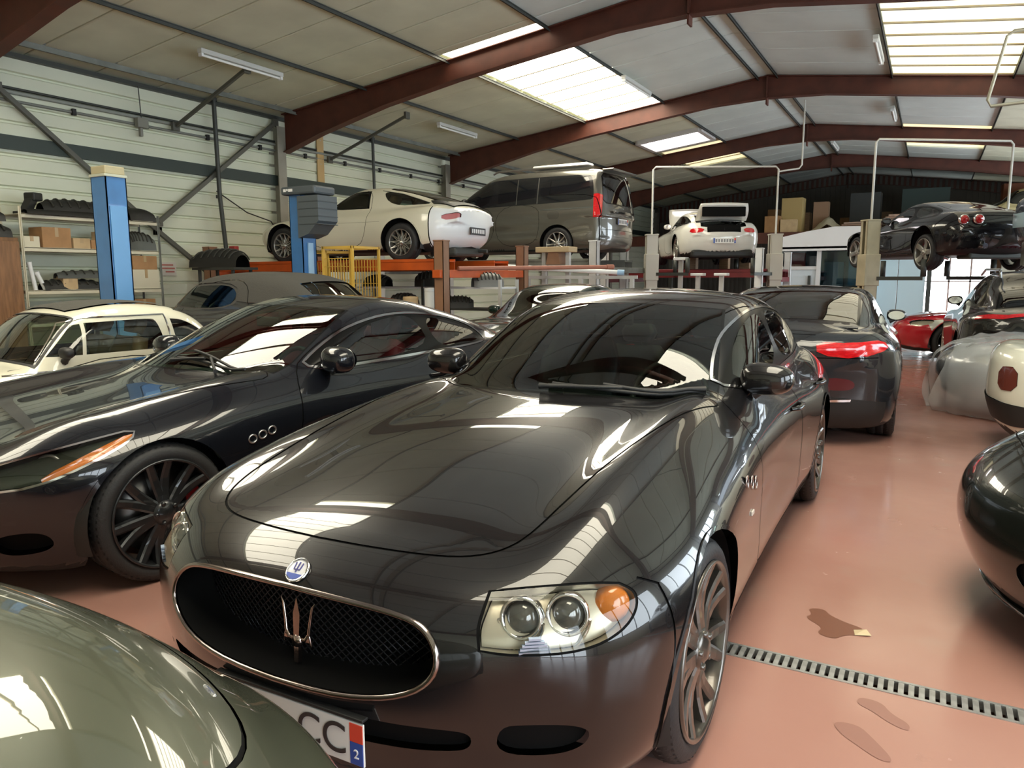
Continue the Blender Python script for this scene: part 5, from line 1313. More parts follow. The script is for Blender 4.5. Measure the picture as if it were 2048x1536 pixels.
def hood_car():
    PM = paint('olivegrey', (.085, .092, .062), metal=.35, rough=.32)
    fo = .86
    root, sk, b = generic('grey_green_car', 'metallic grey-green car of which only the rounded bonnet shows at the near left', (-1.37, .215, PI-.02, 0), pm=PM, h=1.36, wb=2.6, fo=fo, ro=.9, w=.90, hoodz=.95, belt=1.05, crest=[], crown=.105,
        K=dict(ns=170, nv=110, rows=130), wheels=dict(style='thin', n=10),
        extra=dict(regions=[], copies=[], hood=[(fo-.285, 0), (fo-.295, .2), (fo-.325, .42), (fo-.40, .57), (fo-.54, .66), (fo-.85, .715), (-.3, .765), (-.75, .74), (-.85, .70), (-.70, .4), (-.60, 0)], seam=.010))
    return root, sk, b
hood_car()

def white_open():
    PM = paint('pearlwhite', (.66, .65, .60), rough=.3)
    root, sk, b = generic('white_coupe', 'white coupe with bonnet and boot lid open on a raised lift', (-5.85, 20.62, 2.642, 1.797), pm=PM, h=1.26, wb=2.45, fo=.92, ro=.95, w=.91, belt=.88, deck=.07,
        rw=(-3.0, .52, -2.35, .50, -.25), rwglass=TINT,
        extra=dict(rwglass=TINT, regions=[('tail_light', smooth_poly([(-3.36, .46, .80), (-3.22, .78, .82), (-3.20, .82, .70), (-3.34, .50, .68)], 1), '3d', dict(mat=REDLAMP, off=.004)),
            ('boot_well', [(-3.05, 0), (-3.05, .50), (-3.28, .52), (-3.33, .4), (-3.36, 0)], 'top', dict(mat=SEAM, off=-.06, merge=True)),
            ('boot_mouth', [(-3.38, 0, .92), (-3.36, .42, .92), (-3.38, .40, .70), (-3.40, 0, .70)], '3d', dict(mat=SEAM, off=-.03, merge=True))]))
    # raised boot lid, hinged at the rear screen
    m = MB(); rows = []
    for u in np.linspace(0, 1, 7):
        rows.append([(-3.0-.30*u-.05*math.sin(PI*u), y*(1-.10*u*u), .97+.36*u+.03*math.cos(y*2)) for y in np.linspace(-.60, .60, 9)])
    vs = [v for r in rows for v in r]+[(x+.03, y*.98, z-.012) for r in rows for x, y, z in r]; n = 63; fs = []
    for i in range(6):
        for j in range(8): a = i*9+j; fs.append((a, a+1, a+10, a+9)); fs.append((n+a, n+a+9, n+a+10, n+a+1))
    for i in range(6): fs += [(i*9, i*9+9, n+i*9+9, n+i*9), (i*9+8, n+i*9+8, n+i*9+17, i*9+17)]
    for j in range(8): fs += [(j, n+j, n+j+1, j+1), (54+j, 54+j+1, n+55+j, n+54+j)]
    m.add(vs, fs, True); m.obj('boot_lid', PM, root)
    m = MB(); m.bbox(-3.30, -3.26, -.50, .50, 1.05, 1.27, .03); m.obj('lid_lining', SEAM, root)
    # raised bonnet at the front
    m = MB(); rows = []
    for u in np.linspace(0, 1, 7): rows.append([(-.55+.75*u, y*(1-.15*u*u), .90+.62*u+.05*math.sin(PI*u)-.06*y*y) for y in np.linspace(-.66, .66, 9)])
    vs = [v for r in rows for v in r]+[(x+.015, y*.98, z-.02) for r in rows for x, y, z in r]
    m.add(vs, fs, True); m.obj('bonnet', PM, root)
    number_plate(root, (-3.425, 0, .50), -PI/2, '#7', h=.12)
    m = MB(); m.bbox(-3.30, -2.95, -.70, .70, .12, .30, .05); m.obj('rear_diffuser', BLACK, root)
white_open()

def black_lifted():
    PM = paint('gloss_black', (.008, .008, .011))
    root, sk, b = generic('black_sports_car', 'low black sports car with twin round tail lamps high on a two-post lift', (-.72, 18.75, 2.60, 1.70), pm=PM, h=1.21, wb=2.6, fo=.98, ro=.92, w=.95, belt=.82, deck=.10, hip=.05, hoodz=.70,
        gtop=[(-.30, .74), (-.55, .84), (-.9, 1.0), (-1.25, 1.13), (-1.55, 1.20), (-1.85, 1.21), (-2.3, 1.14), (-2.7, 1.04), (-3.1, .95), (-3.35, .84)], rwglass=TINT,
        wheels=dict(style='wide', n=5, mat=SILVERRIM, z=.30, zr=.22), mirrors=True,
        extra=dict(rwglass=TINT, regions=[('tail_panel', [(-3.5, 0, .86), (-3.42, .6, .86), (-3.3, .80, .80), (-3.45, .6, .62), (-3.52, 0, .62)], '3d', dict(mat=PM, off=-.008, merge=True))]))
    for sd in (1, -1):
        for y in (.50, .70):
            e = empty('tail_lamp', (-3.46+.10*(y-.5)/.2, sd*y, .76)); e.parent = root
            m = MB(); m.lathe([(.075, .04), (.075, -.03), (.05, -.045), (.001, -.05)], 20, 'x'); m.obj('lens', REDLAMP, e)
            m = MB(); m.lathe([(.085, .02), (.085, -.03), (.075, -.03)], 20, 'x'); m.obj('bezel', CHROME, e)
        m = MB(); m.tube([(-3.2, sd*.38, .30), (-3.52, sd*.38, .30)], .05, 12); m.obj('exhaust_pipe', CHROME, root)
        m = MB(); m.tube([(-2.6, sd*.45, .10), (-2.6, sd*.80, .24)], .03, 8); m.obj('suspension_arm', SATIN, root)
    m = MB(); m.bbox(-3.3, -2.9, -.5, .5, .08, .2, .03); m.obj('under_tray', DARKST, root)
black_lifted()

def blue_lifted():
    PM = paint('steelblue', (.03, .045, .075), metal=.3); LB = mat('pale_blue_bumper', (.36, .52, .62), .3, coat=.6)
    root, sk, b = generic('blue_car', 'dark blue car with a pale blue bumper stripped underneath on the right-hand lift', (4.05, 15.3, -2.2, 1.76), pm=PM, h=1.28, wb=2.5, fo=.9, ro=.9, w=.90, belt=.88, rwglass=TINT,
        wheels=dict(skip=(('r', 1), ('r', -1))),
        extra=dict(rwglass=TINT, regions=[('rear_bumper', [(-3.4, 0, .66), (-3.36, .55, .66), (-3.1, .88, .64), (-3.1, .9, .46), (-3.36, .6, .44), (-3.4, 0, .44)], '3d', dict(mat=LB, merge=True, off=.012))]))
    for sd in (1, -1):
        m = MB(); m.tube([(-3.1, sd*.35, .42), (-3.2, sd*.33, .34), (-3.25, sd*.30, .22), (-3.1, sd*.25, .10)], .055, 10); m.obj('exhaust_pipe', SATIN, root)
        m = MB(); m.lathe([(.10, -.1), (.12, 0), (.10, .35), (.03, .36)], 14, 'z', o=(-2.6, sd*.62, -.12)); m.obj('rear_strut', SATIN, root)
        m = MB(); m.bar((-2.5, sd*.2, .1), (-2.55, sd*.75, .12), .05, .07); m.obj('suspension_arm', SATIN, root)
    m = MB(); m.bbox(-3.3, -2.9, -.42, .42, -.14, .26, .05); m.obj('gearbox', SATIN, root)
    for k in range(6):
        m = MB(); m.box(-3.32, -3.30, -.38+k*.14, -.31+k*.14, -.12, .22); m.obj('cooling_rib', CHROME, root)
blue_lifted()

def racer():
    RED = paint('signal_red', (.42, .008, .018)); SV = paint('pale_silver', (.52, .54, .50), metal=.2)
    root, sk, b = generic('red_sports_car', 'red and silver two-tone sports car with a black wheel behind the fastback', (.28, 16.02, 1.43, 0), pm=RED, h=1.24, wb=2.5, fo=.92, ro=.95, w=.93, belt=.86,
        wheels=dict(style='thin', n=12, mat=DARKRIM), R=.345,
        extra=dict(panels=[('fender_panel', [(.50, .83), (.34, .50), (-.45, .26), (-2.6, .26), (-2.9, .6), (-2.9, .86), (-.5, .86)], 'side', dict(mat=SV))], strokes=[('waist_line', [(-.5, .875), (-2.7, .885)], 'side', dict(width=.06, mat=RED, off=.003, merge=False))]))
racer()

def suv():
    PM = paint('brownblack', (.016, .014, .012))
    bar = [(-3.39, 0, 1.035), (-3.35, .55, 1.03), (-3.15, .90, 1.02), (-3.15, .92, .965), (-3.35, .58, .965), (-3.39, 0, .975)]
    root, sk, b = generic('dark_suv', 'black estate-bodied car with a full-width red light bar at the right edge', (1.16, 14.35, 3.08, 0), pm=PM, h=1.56, wb=2.55, fo=.78, ro=.92, w=.96, belt=1.06, deck=.02, hoodz=.92, R=.37,
        gtop=[(-.38, .95), (-.60, 1.07), (-.95, 1.26), (-1.30, 1.42), (-1.65, 1.53), (-2.1, 1.56), (-2.7, 1.53), (-2.75, 1.44), (-3.05, 1.30), (-3.25, 1.12), (-3.37, .98)], rw=(-3.21, .62, -2.98, .56, -.15), rwglass=TINT, tum=.3,
        extra=dict(rwglass=TINT, regions=[('tail_light', bar, '3d', dict(mat=REDLAMP, off=.008, merge=True)), ('lower_bumper', [(-3.45, 0, .50), (-3.25, .7, .50), (-3.05, .94, .5), (-3.05, .94, .2), (-3.35, .4, .18), (-3.35, 0, .18)], '3d', dict(mat=BLACK, merge=True)),
             ('tail_panel', [(-3.45, 0, .92), (-3.39, .55, .92), (-3.37, .55, .70), (-3.45, 0, .70)], '3d', dict(mat=mat('smoked_panel', (.008, .008, .009), .1, coat=1), merge=True))],
             strokes=[('tail_chrome', [(-3.43, 0, .66), (-3.39, .5, .66), (-3.15, .88, .66)], '3d', dict(width=.02, mat=CHROME, off=.006))]))
    for sd in (1, -1):
        m = MB(); m.tube([(-1.2, sd*.60, 1.50), (-1.6, sd*.60, 1.575), (-2.8, sd*.58, 1.565), (-2.75, sd*.56, 1.47)], .018, 8); m.obj('roof_rail', SATIN, root)
suv()

def covered_car():
    PM = paint('silver', (.30, .31, .32), metal=.6)
    root, sk, b = generic('silver_car', 'silver car wrapped in a clear plastic dust sheet', (.95, 9.85, 1.36, 0), pm=PM, h=1.22, wb=2.35, fo=.85, ro=.85, w=.85, hoodz=.72, belt=.84, R=.31)
    # dust sheet: loose film over the nose and bonnet, reaching the floor in folds
    S = sk.S; rng = np.random.RandomState(3); nx, ny = 60, 64; V = []; F = []
    film = mat('plastic_film', (.86, .90, .92), .22, alpha=.42, coat=.3, bump=.5, bscale=9)
    sg = np.linspace(sk.s0+.5, sk.s1-.25, nx); vv = np.linspace(sk.L*.985, sk.L*.10, ny//2)
    for i, s_ in enumerate(sg):
        q = np.stack([np.full(len(vv), s_), vv], 1); P = sk.point(q); N = S.grad(P)
        fold = .018*np.sin(s_*19+vv*3)+.012*np.sin(s_*41)
        drop = np.clip((vv[0]-vv)/sk.L-.45, 0, 1)
        P = P+N*(.03+np.abs(fold)*(1+drop*4)+drop*.22)[:, None]; P[:, 2] = np.maximum(P[:, 2]-drop*.30, .006); P[:, 1] = np.maximum(P[:, 1], 0)
        row = [tuple(p) for p in P]; V += [(p[0], -p[1], p[2]) for p in row[::-1]]+row
    n = 2*len(vv)
    for i in range(nx-1):
        for j in range(n-1): F.append((i*n+j, i*n+j+1, i*n+n+j+1, i*n+n+j))
    m = MB(); m.add(V, F, True); o = m.obj('dust_sheet', film)
    o.location = root.location; o.rotation_euler = root.rotation_euler; tag(o, 'clear plastic dust sheet draped over the silver car down to the floor', 'dust sheet')
covered_car()

def white_edge():
    PM = paint('milkwhite', (.64, .65, .56), rough=.28)
    root, sk, b = generic('white_small_car', 'small white car with dark lamp cluster at the right edge behind the black nose', (3.42, 7.62, -1.50, 0), pm=PM, h=1.40, wb=2.0, fo=.7, ro=.95, w=.80, belt=.92, hoodz=.84, R=.29, deck=.02,
        rw=(-2.42, .50, -2.12, .46, -.2), gtop=[(-.38, .82), (-.55, .93), (-.85, 1.12), (-1.1, 1.28), (-1.35, 1.37), (-1.7, 1.40), (-2.0, 1.36), (-2.25, 1.2), (-2.42, 1.0), (-2.52, .85)],
        dlo=[(-.9, .93), (-1.15, 1.2), (-1.35, 1.28), (-1.8, 1.29), (-2.1, 1.2), (-2.2, .96)], side=[([(-.98, .95), (-1.18, 1.18), (-1.38, 1.25), (-1.75, 1.26), (-1.78, .95)],)],
        extra=dict(regions=[('tail_light', smooth_poly([(-2.90, .58, .78), (-2.74, .72, .78), (-2.74, .74, .58), (-2.90, .60, .58)], 1), '3d', dict(mat=mat('brown_lamp', (.12, .03, .02), .2, coat=1), off=.006)),
            ('rear_bumper', [(-3.0, 0, .48), (-2.9, .5, .48), (-2.6, .78, .46), (-2.6, .78, .3), (-2.9, .5, .28), (-3.0, 0, .28)], '3d', dict(mat=BLACK, merge=True, off=.01))]))
white_edge()

def black_nose():
    PM = paint('nose_black', (.008, .010, .008))
    root, sk, b = generic('black_coupe', 'glossy black coupe poking its nose in at the right edge', (1.12, 3.92, 1.48, 0), pm=PM, h=1.28, wb=2.7, fo=.95, ro=.95, w=.94, hoodz=.80, belt=.92,
        K=dict(ns=120, nv=76), wheels=dict(mat=DARKRIM),
        extra=dict(regions_only=True, regions=[('headlight', smooth_poly([(.70, .52, .74), (.50, .74, .80), (.28, .90, .82), (.34, .92, .75), (.56, .76, .69), (.72, .58, .67)], 2), '3d', dict(mat=glass('dark_lamp_glass', (.25, .28, .25), .8))),
             ('side_intake', smooth_poly([(.80, .50, .44), (.66, .72, .45), (.60, .78, .38), (.68, .70, .31), (.80, .50, .31)], 2), '3d', dict(mat=SEAM, off=-.015)),
             ('splitter', [(.80, 0, .20), (.78, .4, .20), (.62, .70, .20), (.45, .86, .22), (.45, .86, .15), (.6, .7, .13), (.72, .3, .12), (.72, 0, .12)], '3d', dict(mat=mat('splitter_gloss', (.03, .035, .03), .12, coat=1), off=.03, merge=True))]))
    b.emit('lamp_bowl', b.mask('headlight'), mat('dark_lamp_bowl', (.05, .06, .045), .2, .6), root, off=-.03, merge=False)
black_nose()

def green_classic():
    PM = paint('bottlegreen', (.008, .020, .014))
    root, sk, b = generic('green_saloon', 'dark green classic saloon with bright window frames behind the brown lift post', (-4.75, 8.15, .06, 0), pm=PM, h=1.40, wb=2.5, fo=.8, ro=.95, w=.84, belt=.96, hoodz=.84, tum=.22,
        extra=dict(trim=CHROME, trimw=.02, wsglass=glass('green_screen_glass', (.60, .78, .66))))
green_classic()

def cabrio():
    PM = paint('smoke', (.035, .034, .032)); CL = mat('soft_top', (.050, .048, .042), .9, bump=.5, bscale=120)
    root, sk, b = generic('cabriolet', 'dark cabriolet with a grey fabric hood between the two blue lift posts', (-9.05, 6.75, 1.50, .18), pm=PM, h=1.38, wb=2.4, fo=.8, ro=.95, w=.83, belt=.92, hoodz=.82, tum=.20, mirrors=False, 
        gtop=[(-.30, .86), (-.52, .94), (-.75, 1.12), (-.98, 1.27), (-1.25, 1.345), (-1.7, 1.375), (-2.2, 1.36), (-2.6, 1.28), (-2.85, 1.12), (-3.05, .96)], rw=(-2.88, .42, -2.66, .42, -.2),
        dlo=[(-.68, .94), (-.92, 1.17), (-1.06, 1.24), (-1.85, 1.26), (-1.86, .94)], side=[([(-.75, .955), (-.96, 1.16), (-1.08, 1.215), (-1.80, 1.235), (-1.81, .955)],)],
        extra=dict(ws=(-.52, .62, -.95, .56, .3), panels=[('fabric_hood', [(-1.02, .02), (-1.00, .62), (-1.3, .665), (-2.0, .66), (-2.6, .62), (-2.95, .5), (-2.98, 0), (-1.02, 0)], 'top', dict(mat=CL, off=.012, merge=True))],
                   pillar=CL, interior=dict(xs=-1.5, zs=.5, w=.66, leather=LEATHER_RED, dash_x=-.8, zdash=.9, rear_x=-2.15, roof=1.30)))
cabrio()
# ------------------------------------------------------------------ lifts, racks, shelving and the rest
LIFTBLUE = mat('lift_blue', (.035, .145, .36), .35, coat=.4, noise=.15, nscale=3)
ORANGE = mat('runway_orange', (.52, .085, .010), .45, noise=.15, nscale=4)
REDST = mat('lift_red', (.15, .014, .018), .45, noise=.2, nscale=4)
BROWNP = mat('post_brown', (.26, .135, .075), .5, noise=.15, nscale=3)
GREYP = mat('post_grey', (.50, .50, .48), .4, noise=.1, nscale=3)
BEIGEP = mat('post_beige', (.42, .38, .26), .5, noise=.15, nscale=3)
WHITEP = mat('white_enamel', (.74, .76, .76), .4)
CARD = mat('cardboard', (.36, .20, .09), .8, noise=.12, nscale=6)
CARD2 = mat('pale_cardboard', (.50, .36, .20), .8, noise=.12, nscale=6)
WOOD = mat('planks', (.30, .19, .11), .7, noise=.3, nscale=5, stretch=(1, 12, 12))
CREAM = mat('cream_shelf', (.62, .58, .44), .5)
DKPL = mat('dark_part', (.018, .018, .016), .55, bump=.2, bscale=12)
GREYPL = mat('grey_plastic', (.075, .09, .10), .5)

def lift_post(x, y, h, w, d, m, lab, rz=0.0, cap=None, holes=False):
    e = empty('lift_post', (x, y, 0), rz, lab, 'lift post')
    q = MB(); t = .012      # C-section column
    q.box(-w/2, w/2, -d/2, -d/2+t, 0, h); q.box(-w/2, -w/2+t, -d/2, d/2, 0, h); q.box(w/2-t, w/2, -d/2, d/2, 0, h)
    q.box(-w/2, -w*.2, d/2-t, d/2, 0, h); q.box(w*.2, w/2, d/2-t, d/2, 0, h); q.obj('column', m, e)
    q = MB(); q.bbox(-w/2-.06, w/2+.06, -d/2-.08, d/2+.08, 0, .02, .005); q.obj('base_plate', m, e)
    q = MB(); q.bbox(-w/2-.012, w/2+.012, -d/2-.012, d/2+.012, h, h+.03, .004); q.obj('top_plate', cap or m, e)
    return e

def two_post_carriage(e, m, z, reach, sd):
    q = MB(); q.bbox(-.16, .16, -.16, .16, z-.35, z+.25, .01); q.obj('carriage', m, e)
    for a in (-.5, .5):
        q = MB(); q.bar((0, 0, z-.25), (reach*math.sin(a), sd*reach*math.cos(a), z-.25), .10, .08); q.obj('swing_arm', m, e)
        q = MB(); q.lathe([(.001, 0), (.06, 0), (.06, .05), (.001, .06)], 14, 'z', o=(reach*math.sin(a), sd*reach*math.cos(a), z-.21)); q.obj('lift_pad', BLACK, e)

def four_post_platform(name, lab, x0, x1, ys, zt, m, posts, postm, ph, lab_post, cross=True):
    """two runways along X carried by four posts"""
    e = empty(name, ((x0+x1)/2, sum(ys)/2, 0), 0, lab, 'car lift'); cx, cy = e.location.x, e.location.y
    for y in ys:
        q = MB(); w = .48
        q.box(x0-cx, x1-cx, y-cy-w/2, y-cy+w/2, zt-.012, zt); q.box(x0-cx, x1-cx, y-cy-w/2, y-cy-w/2+.012, zt-.14, zt); q.box(x0-cx, x1-cx, y-cy+w/2-.012, y-cy+w/2, zt-.14, zt)
        q.obj('runway', m, e)
        for sd in (-1, 1):
            q = MB(); q.box(x0-cx, x1-cx, y-cy+sd*w/2-.012, y-cy+sd*w/2+.012, zt-.012, zt+.03); q.obj('runway_edge', m, e)
    yl, yh = min(p[1] for p in posts), max(p[1] for p in posts)
    for x in sorted(set(round(p[0], 2) for p in posts)):
        q = MB(); q.bbox(x-cx-.07, x-cx+.07, yl-cy, yh-cy, zt-.26, zt-.14, .008); q.obj('cross_beam', m, e)
    for i, (x, y) in enumerate(posts):
        q = MB(); w = .17
        q.box(-w/2, w/2, -w/2, -w/2+.01, 0, ph); q.box(-w/2, -w/2+.01, -w/2, w/2, 0, ph); q.box(w/2-.01, w/2, -w/2, w/2, 0, ph); q.box(-w/2, w/2, w/2-.01, w/2, 0, ph)
        o = q.obj('corner_post', postm, e); o.location = (x-cx, y-cy, 0)
        q = MB(); q.bbox(-w/2-.008, w/2+.008, -w/2-.008, w/2+.008, ph, ph+.02, .004); o = q.obj('post_cap', WHITEP if postm is GREYP else postm, e); o.location = (x-cx, y-cy, 0)
        q = MB(); q.box(-.16, .16, -.16, .16, 0, .015); o = q.obj('foot_plate', postm, e); o.location = (x-cx, y-cy, 0)
    return e

# parking lifts under the old coupe and the van, and the open white coupe
four_post_platform('parking_lift', 'four-post parking lift with orange runways and brown posts under the old coupe', -11.6, -6.62, (9.83, 11.55), 1.74, ORANGE, [(-6.45, 9.45), (-6.45, 12.0), (-11.35, 9.3), (-11.35, 12.0)], BROWNP, 2.02, '')
four_post_platform('parking_lift', 'four-post parking lift with grey posts under the dark grey van', -11.5, -6.05, (14.46, 16.35), 1.825, STEELG, [(-5.92, 14.05), (-6.3, 16.75), (-11.3, 14.0), (-11.3, 16.9)], GREYP, 2.18, '')
e = four_post_platform('parking_lift', 'dark red lift platform under the open white coupe', -7.3, -3.4, (18.1, 21.2), 1.60, REDST, [(-7.2, 17.75), (-3.45, 17.75), (-7.2, 21.6), (-3.45, 21.6)], WHITEP, 2.1, '')
q = MB(); q.bbox(-2.0, 2.0, -1.5, 1.5, 1.60, 1.66, .01); q.obj('deck_plate', REDST, e)
for x, y in ((-5.3, 18.9), (-4.0, 18.9), (-5.9, 20.3), (-4.9, 20.6)):
    q = MB(); q.bbox(-.12, .12, -.12, .12, 1.66, 1.99, .01); o = q.obj('stand_block', WOOD, e); o.location = (x+5.35, y-19.65, 0)

# blue two-post lift
p1 = lift_post(-8.26, 5.44, 2.62, .27, .25, LIFTBLUE, 'tall blue two-post lift column in front of the shelving', .0, mat('lift_cap', (.40, .42, .34), .5))
q = MB(); q.bbox(-.13, .13, -.12, .12, 2.65, 2.74, .01); q.obj('cap_block', mat('lift_cap_tan', (.36, .32, .20), .6), p1)
q = MB(); q.bbox(.137, .150, -.10, .10, .2, 2.3, .004); q.obj('lit_face', mat('lift_blue_pale', (.10, .26, .50), .35), p1); two_post_carriage(p1, LIFTBLUE, .42, .9, 1)  # paler strip: brighter light on the column's right face put into colour
p2 = lift_post(-8.22, 8.42, 2.70, .24, .28, LIFTBLUE, 'blue lift column with a grey motor housing beside the old coupe')
two_post_carriage(p2, LIFTBLUE, .42, .9, -1)
q = MB(); q.bbox(-.20, .46, -.22, .22, 2.68, 2.80, .03); q.obj('head_cover', GREYPL, p2)
q = MB(); q.prism([(.10, 2.66), (.50, 2.66), (.50, 2.30), (.30, 2.12), (.10, 2.06)], -.20, .20); q.obj('motor_housing', GREYPL, p2)
for z in (2.25, 2.36, 2.47, 2.57):
    q = MB(); q.box(.13, .505, -.205, .205, z, z+.012); q.obj('housing_rib', mat('grey_plastic_dark', (.045, .055, .06), .5), p2)
for k, (a, c) in enumerate(((-.14, -.09), (-.08, -.05), (-.04, .04))): q = MB(); q.box(a, c, -.224, -.219, 2.725+.01*(k % 2), 2.765); q.obj('maker_mark', WHITE, p2)
q = MB(); q.bbox(.122, .15, -.05, .05, .1, 2.0, .004); q.obj('cable_cover', mat('pale_blue', (.30, .48, .68), .4), p2)

# two-post lifts at the right, turned like the cars they carry, with cable frames
def frame_lift(cx, cy, rz, hw, hc, ht, m, lab, zc, arch=True):
    u = Vector((math.cos(rz), math.sin(rz), 0))
    for i, s in enumerate((1, -1)):
        c = Vector((cx, cy, 0))-u*hw*s
        e = lift_post(c.x, c.y, hc, .24, .26, m, lab[i], rz+PI/2)
        q = MB(); q.bbox(-.15, .15, -.15, .15, zc-.5, zc+.1, .01); q.obj('carriage', m, e)
        for a in (-.75, .75):
            q = MB(); q.bar((0, 0, zc-.36), (.95*math.sin(a), -s*.95*math.cos(a), zc-.36), .10, .07); q.obj('swing_arm', DARKST, e)
            q = MB(); q.lathe([(.001, 0), (.05, 0), (.05, .32), (.001, .32)], 12, 'z', o=(.95*math.sin(a), -s*.95*math.cos(a), zc-.33)); q.obj('pad_riser', DARKST, e)
    if not arch: return
    e = empty('pipe_arch', (cx, cy, hc), rz, lab[2], 'pipe frame')
    q = MB(); q.tube([(-hw, 0, .03), (-hw, 0, ht-hc-.06), (-hw+.06, 0, ht-hc), (hw-.06, 0, ht-hc), (hw, 0, ht-hc-.06), (hw, 0, .03)], .022, 8); q.obj('pipe', mat('pale_pipe', (.58, .57, .52), .4), e)
    return e
frame_lift(.05, 16.85, .60, 1.38, 2.52, 4.03, BEIGEP, ('beige lift column left of the raised black sports car', 'beige lift column right of the raised black sports car', 'thin pale pipe frame arching over the raised black sports car'), 1.80)
frame_lift(3.05, 14.3, -.94, 1.2, 2.5, 3.0, BEIGEP, ('far beige lift column by the raised blue car', 'right beige lift column of the raised blue car', ''), 1.85, False)
e = frame_lift(-4.46, 17.6, .50, 1.42, 2.42, 3.95, mat('pale_column', (.55, .53, .46), .5), ('pale lift column left of the open white coupe', 'pale lift column right of the open white coupe', 'thin white pipe frame arching over the open white coupe'), 1.90)
q = MB(); x1 = 1.42; q.tube([(x1, 0, 1.42), (x1+.50, .1, 1.50), (x1+.56, .1, 1.58), (x1+.56, .1, 3.0)], .018, 8); q.obj('branch_pipe', MATS['pale_pipe'], e)

# white slanting frame near the top right corner
e = empty('hanging_frame', (.45, 9.0, 3.8), 0, 'bent pale pipe frame hanging at the top right corner', 'pipe frame')
q = MB(); q.tube([(1.2, 0, .02), (.08, 0, .02), (.03, 0, -.02), (-.09, 0, -.60), (-.06, 0, -.66), (1.2, 0, -.62)], .016, 8); q.obj('pipe', mat('dull_pipe', (.38, .36, .28), .4, .4), e)
q = MB(); q.tube([(.6, 0, .02), (.6, 0, 1.45)], .008, 6); q.obj('hanger', DARKST, e)

# shelving unit against the left wall
def shelving():
    x0, x1, y0, y1 = -11.75, -11.25, 6.05, 8.22
    e = empty('shelving_unit', (x0, y0, 0), 0, 'cream metal shelving unit stacked with parts against the left wall', 'shelving'); W, L = x1-x0, y1-y0
    for x in (0, W):
        for y in (0, L):
            q = MB(); q.box(x-.02, x+.02, y-.003, y+.003, 0, 2.5); q.box(x-.003, x+.003, y-.02, y+.02, 0, 2.5); q.obj('upright', CREAM if y == 0 else STEELG, e)
    zs = [.35, .85, 1.32, 1.93, 2.40]
    for z in zs:
        q = MB(); q.box(0, W, 0, L, z-.01, z); q.box(W-.015, W, 0, L, z-.055, z+.005); q.box(0, .015, 0, L, z-.055, z); q.obj('shelf', CREAM, e)
    return zs, x0, x1, y0, y1
shelving()
def carton(x, y, z, w, d, h, m, lab, rz=0.0, grp=None, nm='cardboard_box'):
    e = empty(nm, (x, y, z), rz, lab, 'box', grp)
    q = MB(); q.bbox(-w/2, w/2, -d/2, d/2, 0, h, .006); q.obj('carton', m, e)
    q = MB(); q.box(-w*.5-.001, w*.5+.001, -.025, .025, h-.001, h+.002); q.box(w/2, w/2+.002, -.025, .025, h*.55, h); q.obj('tape', mat('tape', (.42, .30, .16), .3), e)
    q = MB(); q.box(-w*.498, w*.498, -.002, .002, h, h+.003); q.obj('flap_seam', SEAM, e)
    return e
XS = -11.45
carton(XS, 6.56, 1.93, .34, .42, .30, CARD, 'large tan carton on the second shelf from the top')
carton(XS, 6.93, 1.93, .34, .26, .16, CARD2, 'low tan carton beside the large carton on the second shelf')
carton(XS, 7.19, 1.93, .32, .22, .14, CARD, 'small tan carton left of the tilted carton on the second shelf')
carton(XS, 7.42, 1.94, .34, .22, .27, CARD2, 'tilted open carton by the blue column on the second shelf', .2)
carton(XS, 6.20, 1.93, .34, .22, .16, CREAM, 'cream carton at the left end of the second shelf')
carton(XS, 7.95, 1.63, .36, .44, .22, CARD, 'tan carton stacked on a pale box right of the blue column')
carton(XS, 7.95, 1.32, .38, .48, .31, CREAM, 'pale box under a tan carton right of the blue column')
carton(XS+.02, 6.72, 1.32, .26, .22, .20, CARD2, 'small tan carton among dark parts on the third shelf')

def trim_part(x, y, z, L, H, D, lab, rz=PI/2, m=None, bend=.12, rib=True):
    """moulded bumper-like trim piece: bowed shell with ribs"""
    e = empty('car_trim_part', (x, y, z), rz, lab, 'car part'); q = MB(); nu, nw = 14, 7; vs = []; fs = []
    for i in range(nu+1):
        u = i/nu*2-1
        for j in range(nw+1):
            a = PI*j/nw; sc = 1-.35*abs(u)**3
            vs.append((u*L/2, -bend*u*u+D*.5*math.cos(a)*sc, max(0, H*math.sin(a)**.8*sc)))
    for i in range(nu):
        for j in range(nw): a = i*(nw+1)+j; fs.append((a, a+1, a+nw+2, a+nw+1))
    q.add(vs, fs, True); q.obj('shell', m or DKPL, e)
    if rib:
        for k in range(7):
            u = -.75+.25*k; q = MB(); q.tube([(u*L/2, -bend*u*u+D*.54*math.cos(a), H*1.03*math.sin(a)*(1-.35*abs(u)**3)) for a in np.linspace(.5, 2.6, 8)], .012, 5); q.obj('rib', mat('dark_rib', (.035, .035, .03), .5), e)
    return e
trim_part(XS, 6.95, 2.40, 1.15, .26, .34, 'long black ribbed bumper lying on the top shelf')
trim_part(XS+.1, 6.85, 2.40, 1.5, .09, .26, 'flat dark trim strip in front of the ribbed bumper on the top shelf', rib=False)
trim_part(XS, 7.95, 2.40, .45, .22, .30, 'short dark moulded cover at the right end of the top shelf', rib=False)
e = empty('bracket_part', (XS, 6.30, 2.40), .3, 'black angled bracket standing up on the top shelf', 'car part')
q = MB(); q.bar((0, -.10, .0), (0, .06, .24), .12, .10); q.obj('arm', DKPL, e); q = MB(); q.bbox(-.09, .09, .0, .17, .20, .32, .02); q.obj('head', DKPL, e); q = MB(); q.bbox(-.1, .1, -.2, .2, 0, .04, .01); q.obj('foot', DKPL, e)
trim_part(XS, 6.75, 1.32, .9, .16, .30, 'heap-shaped dark plastic shell at the left of the third shelf')
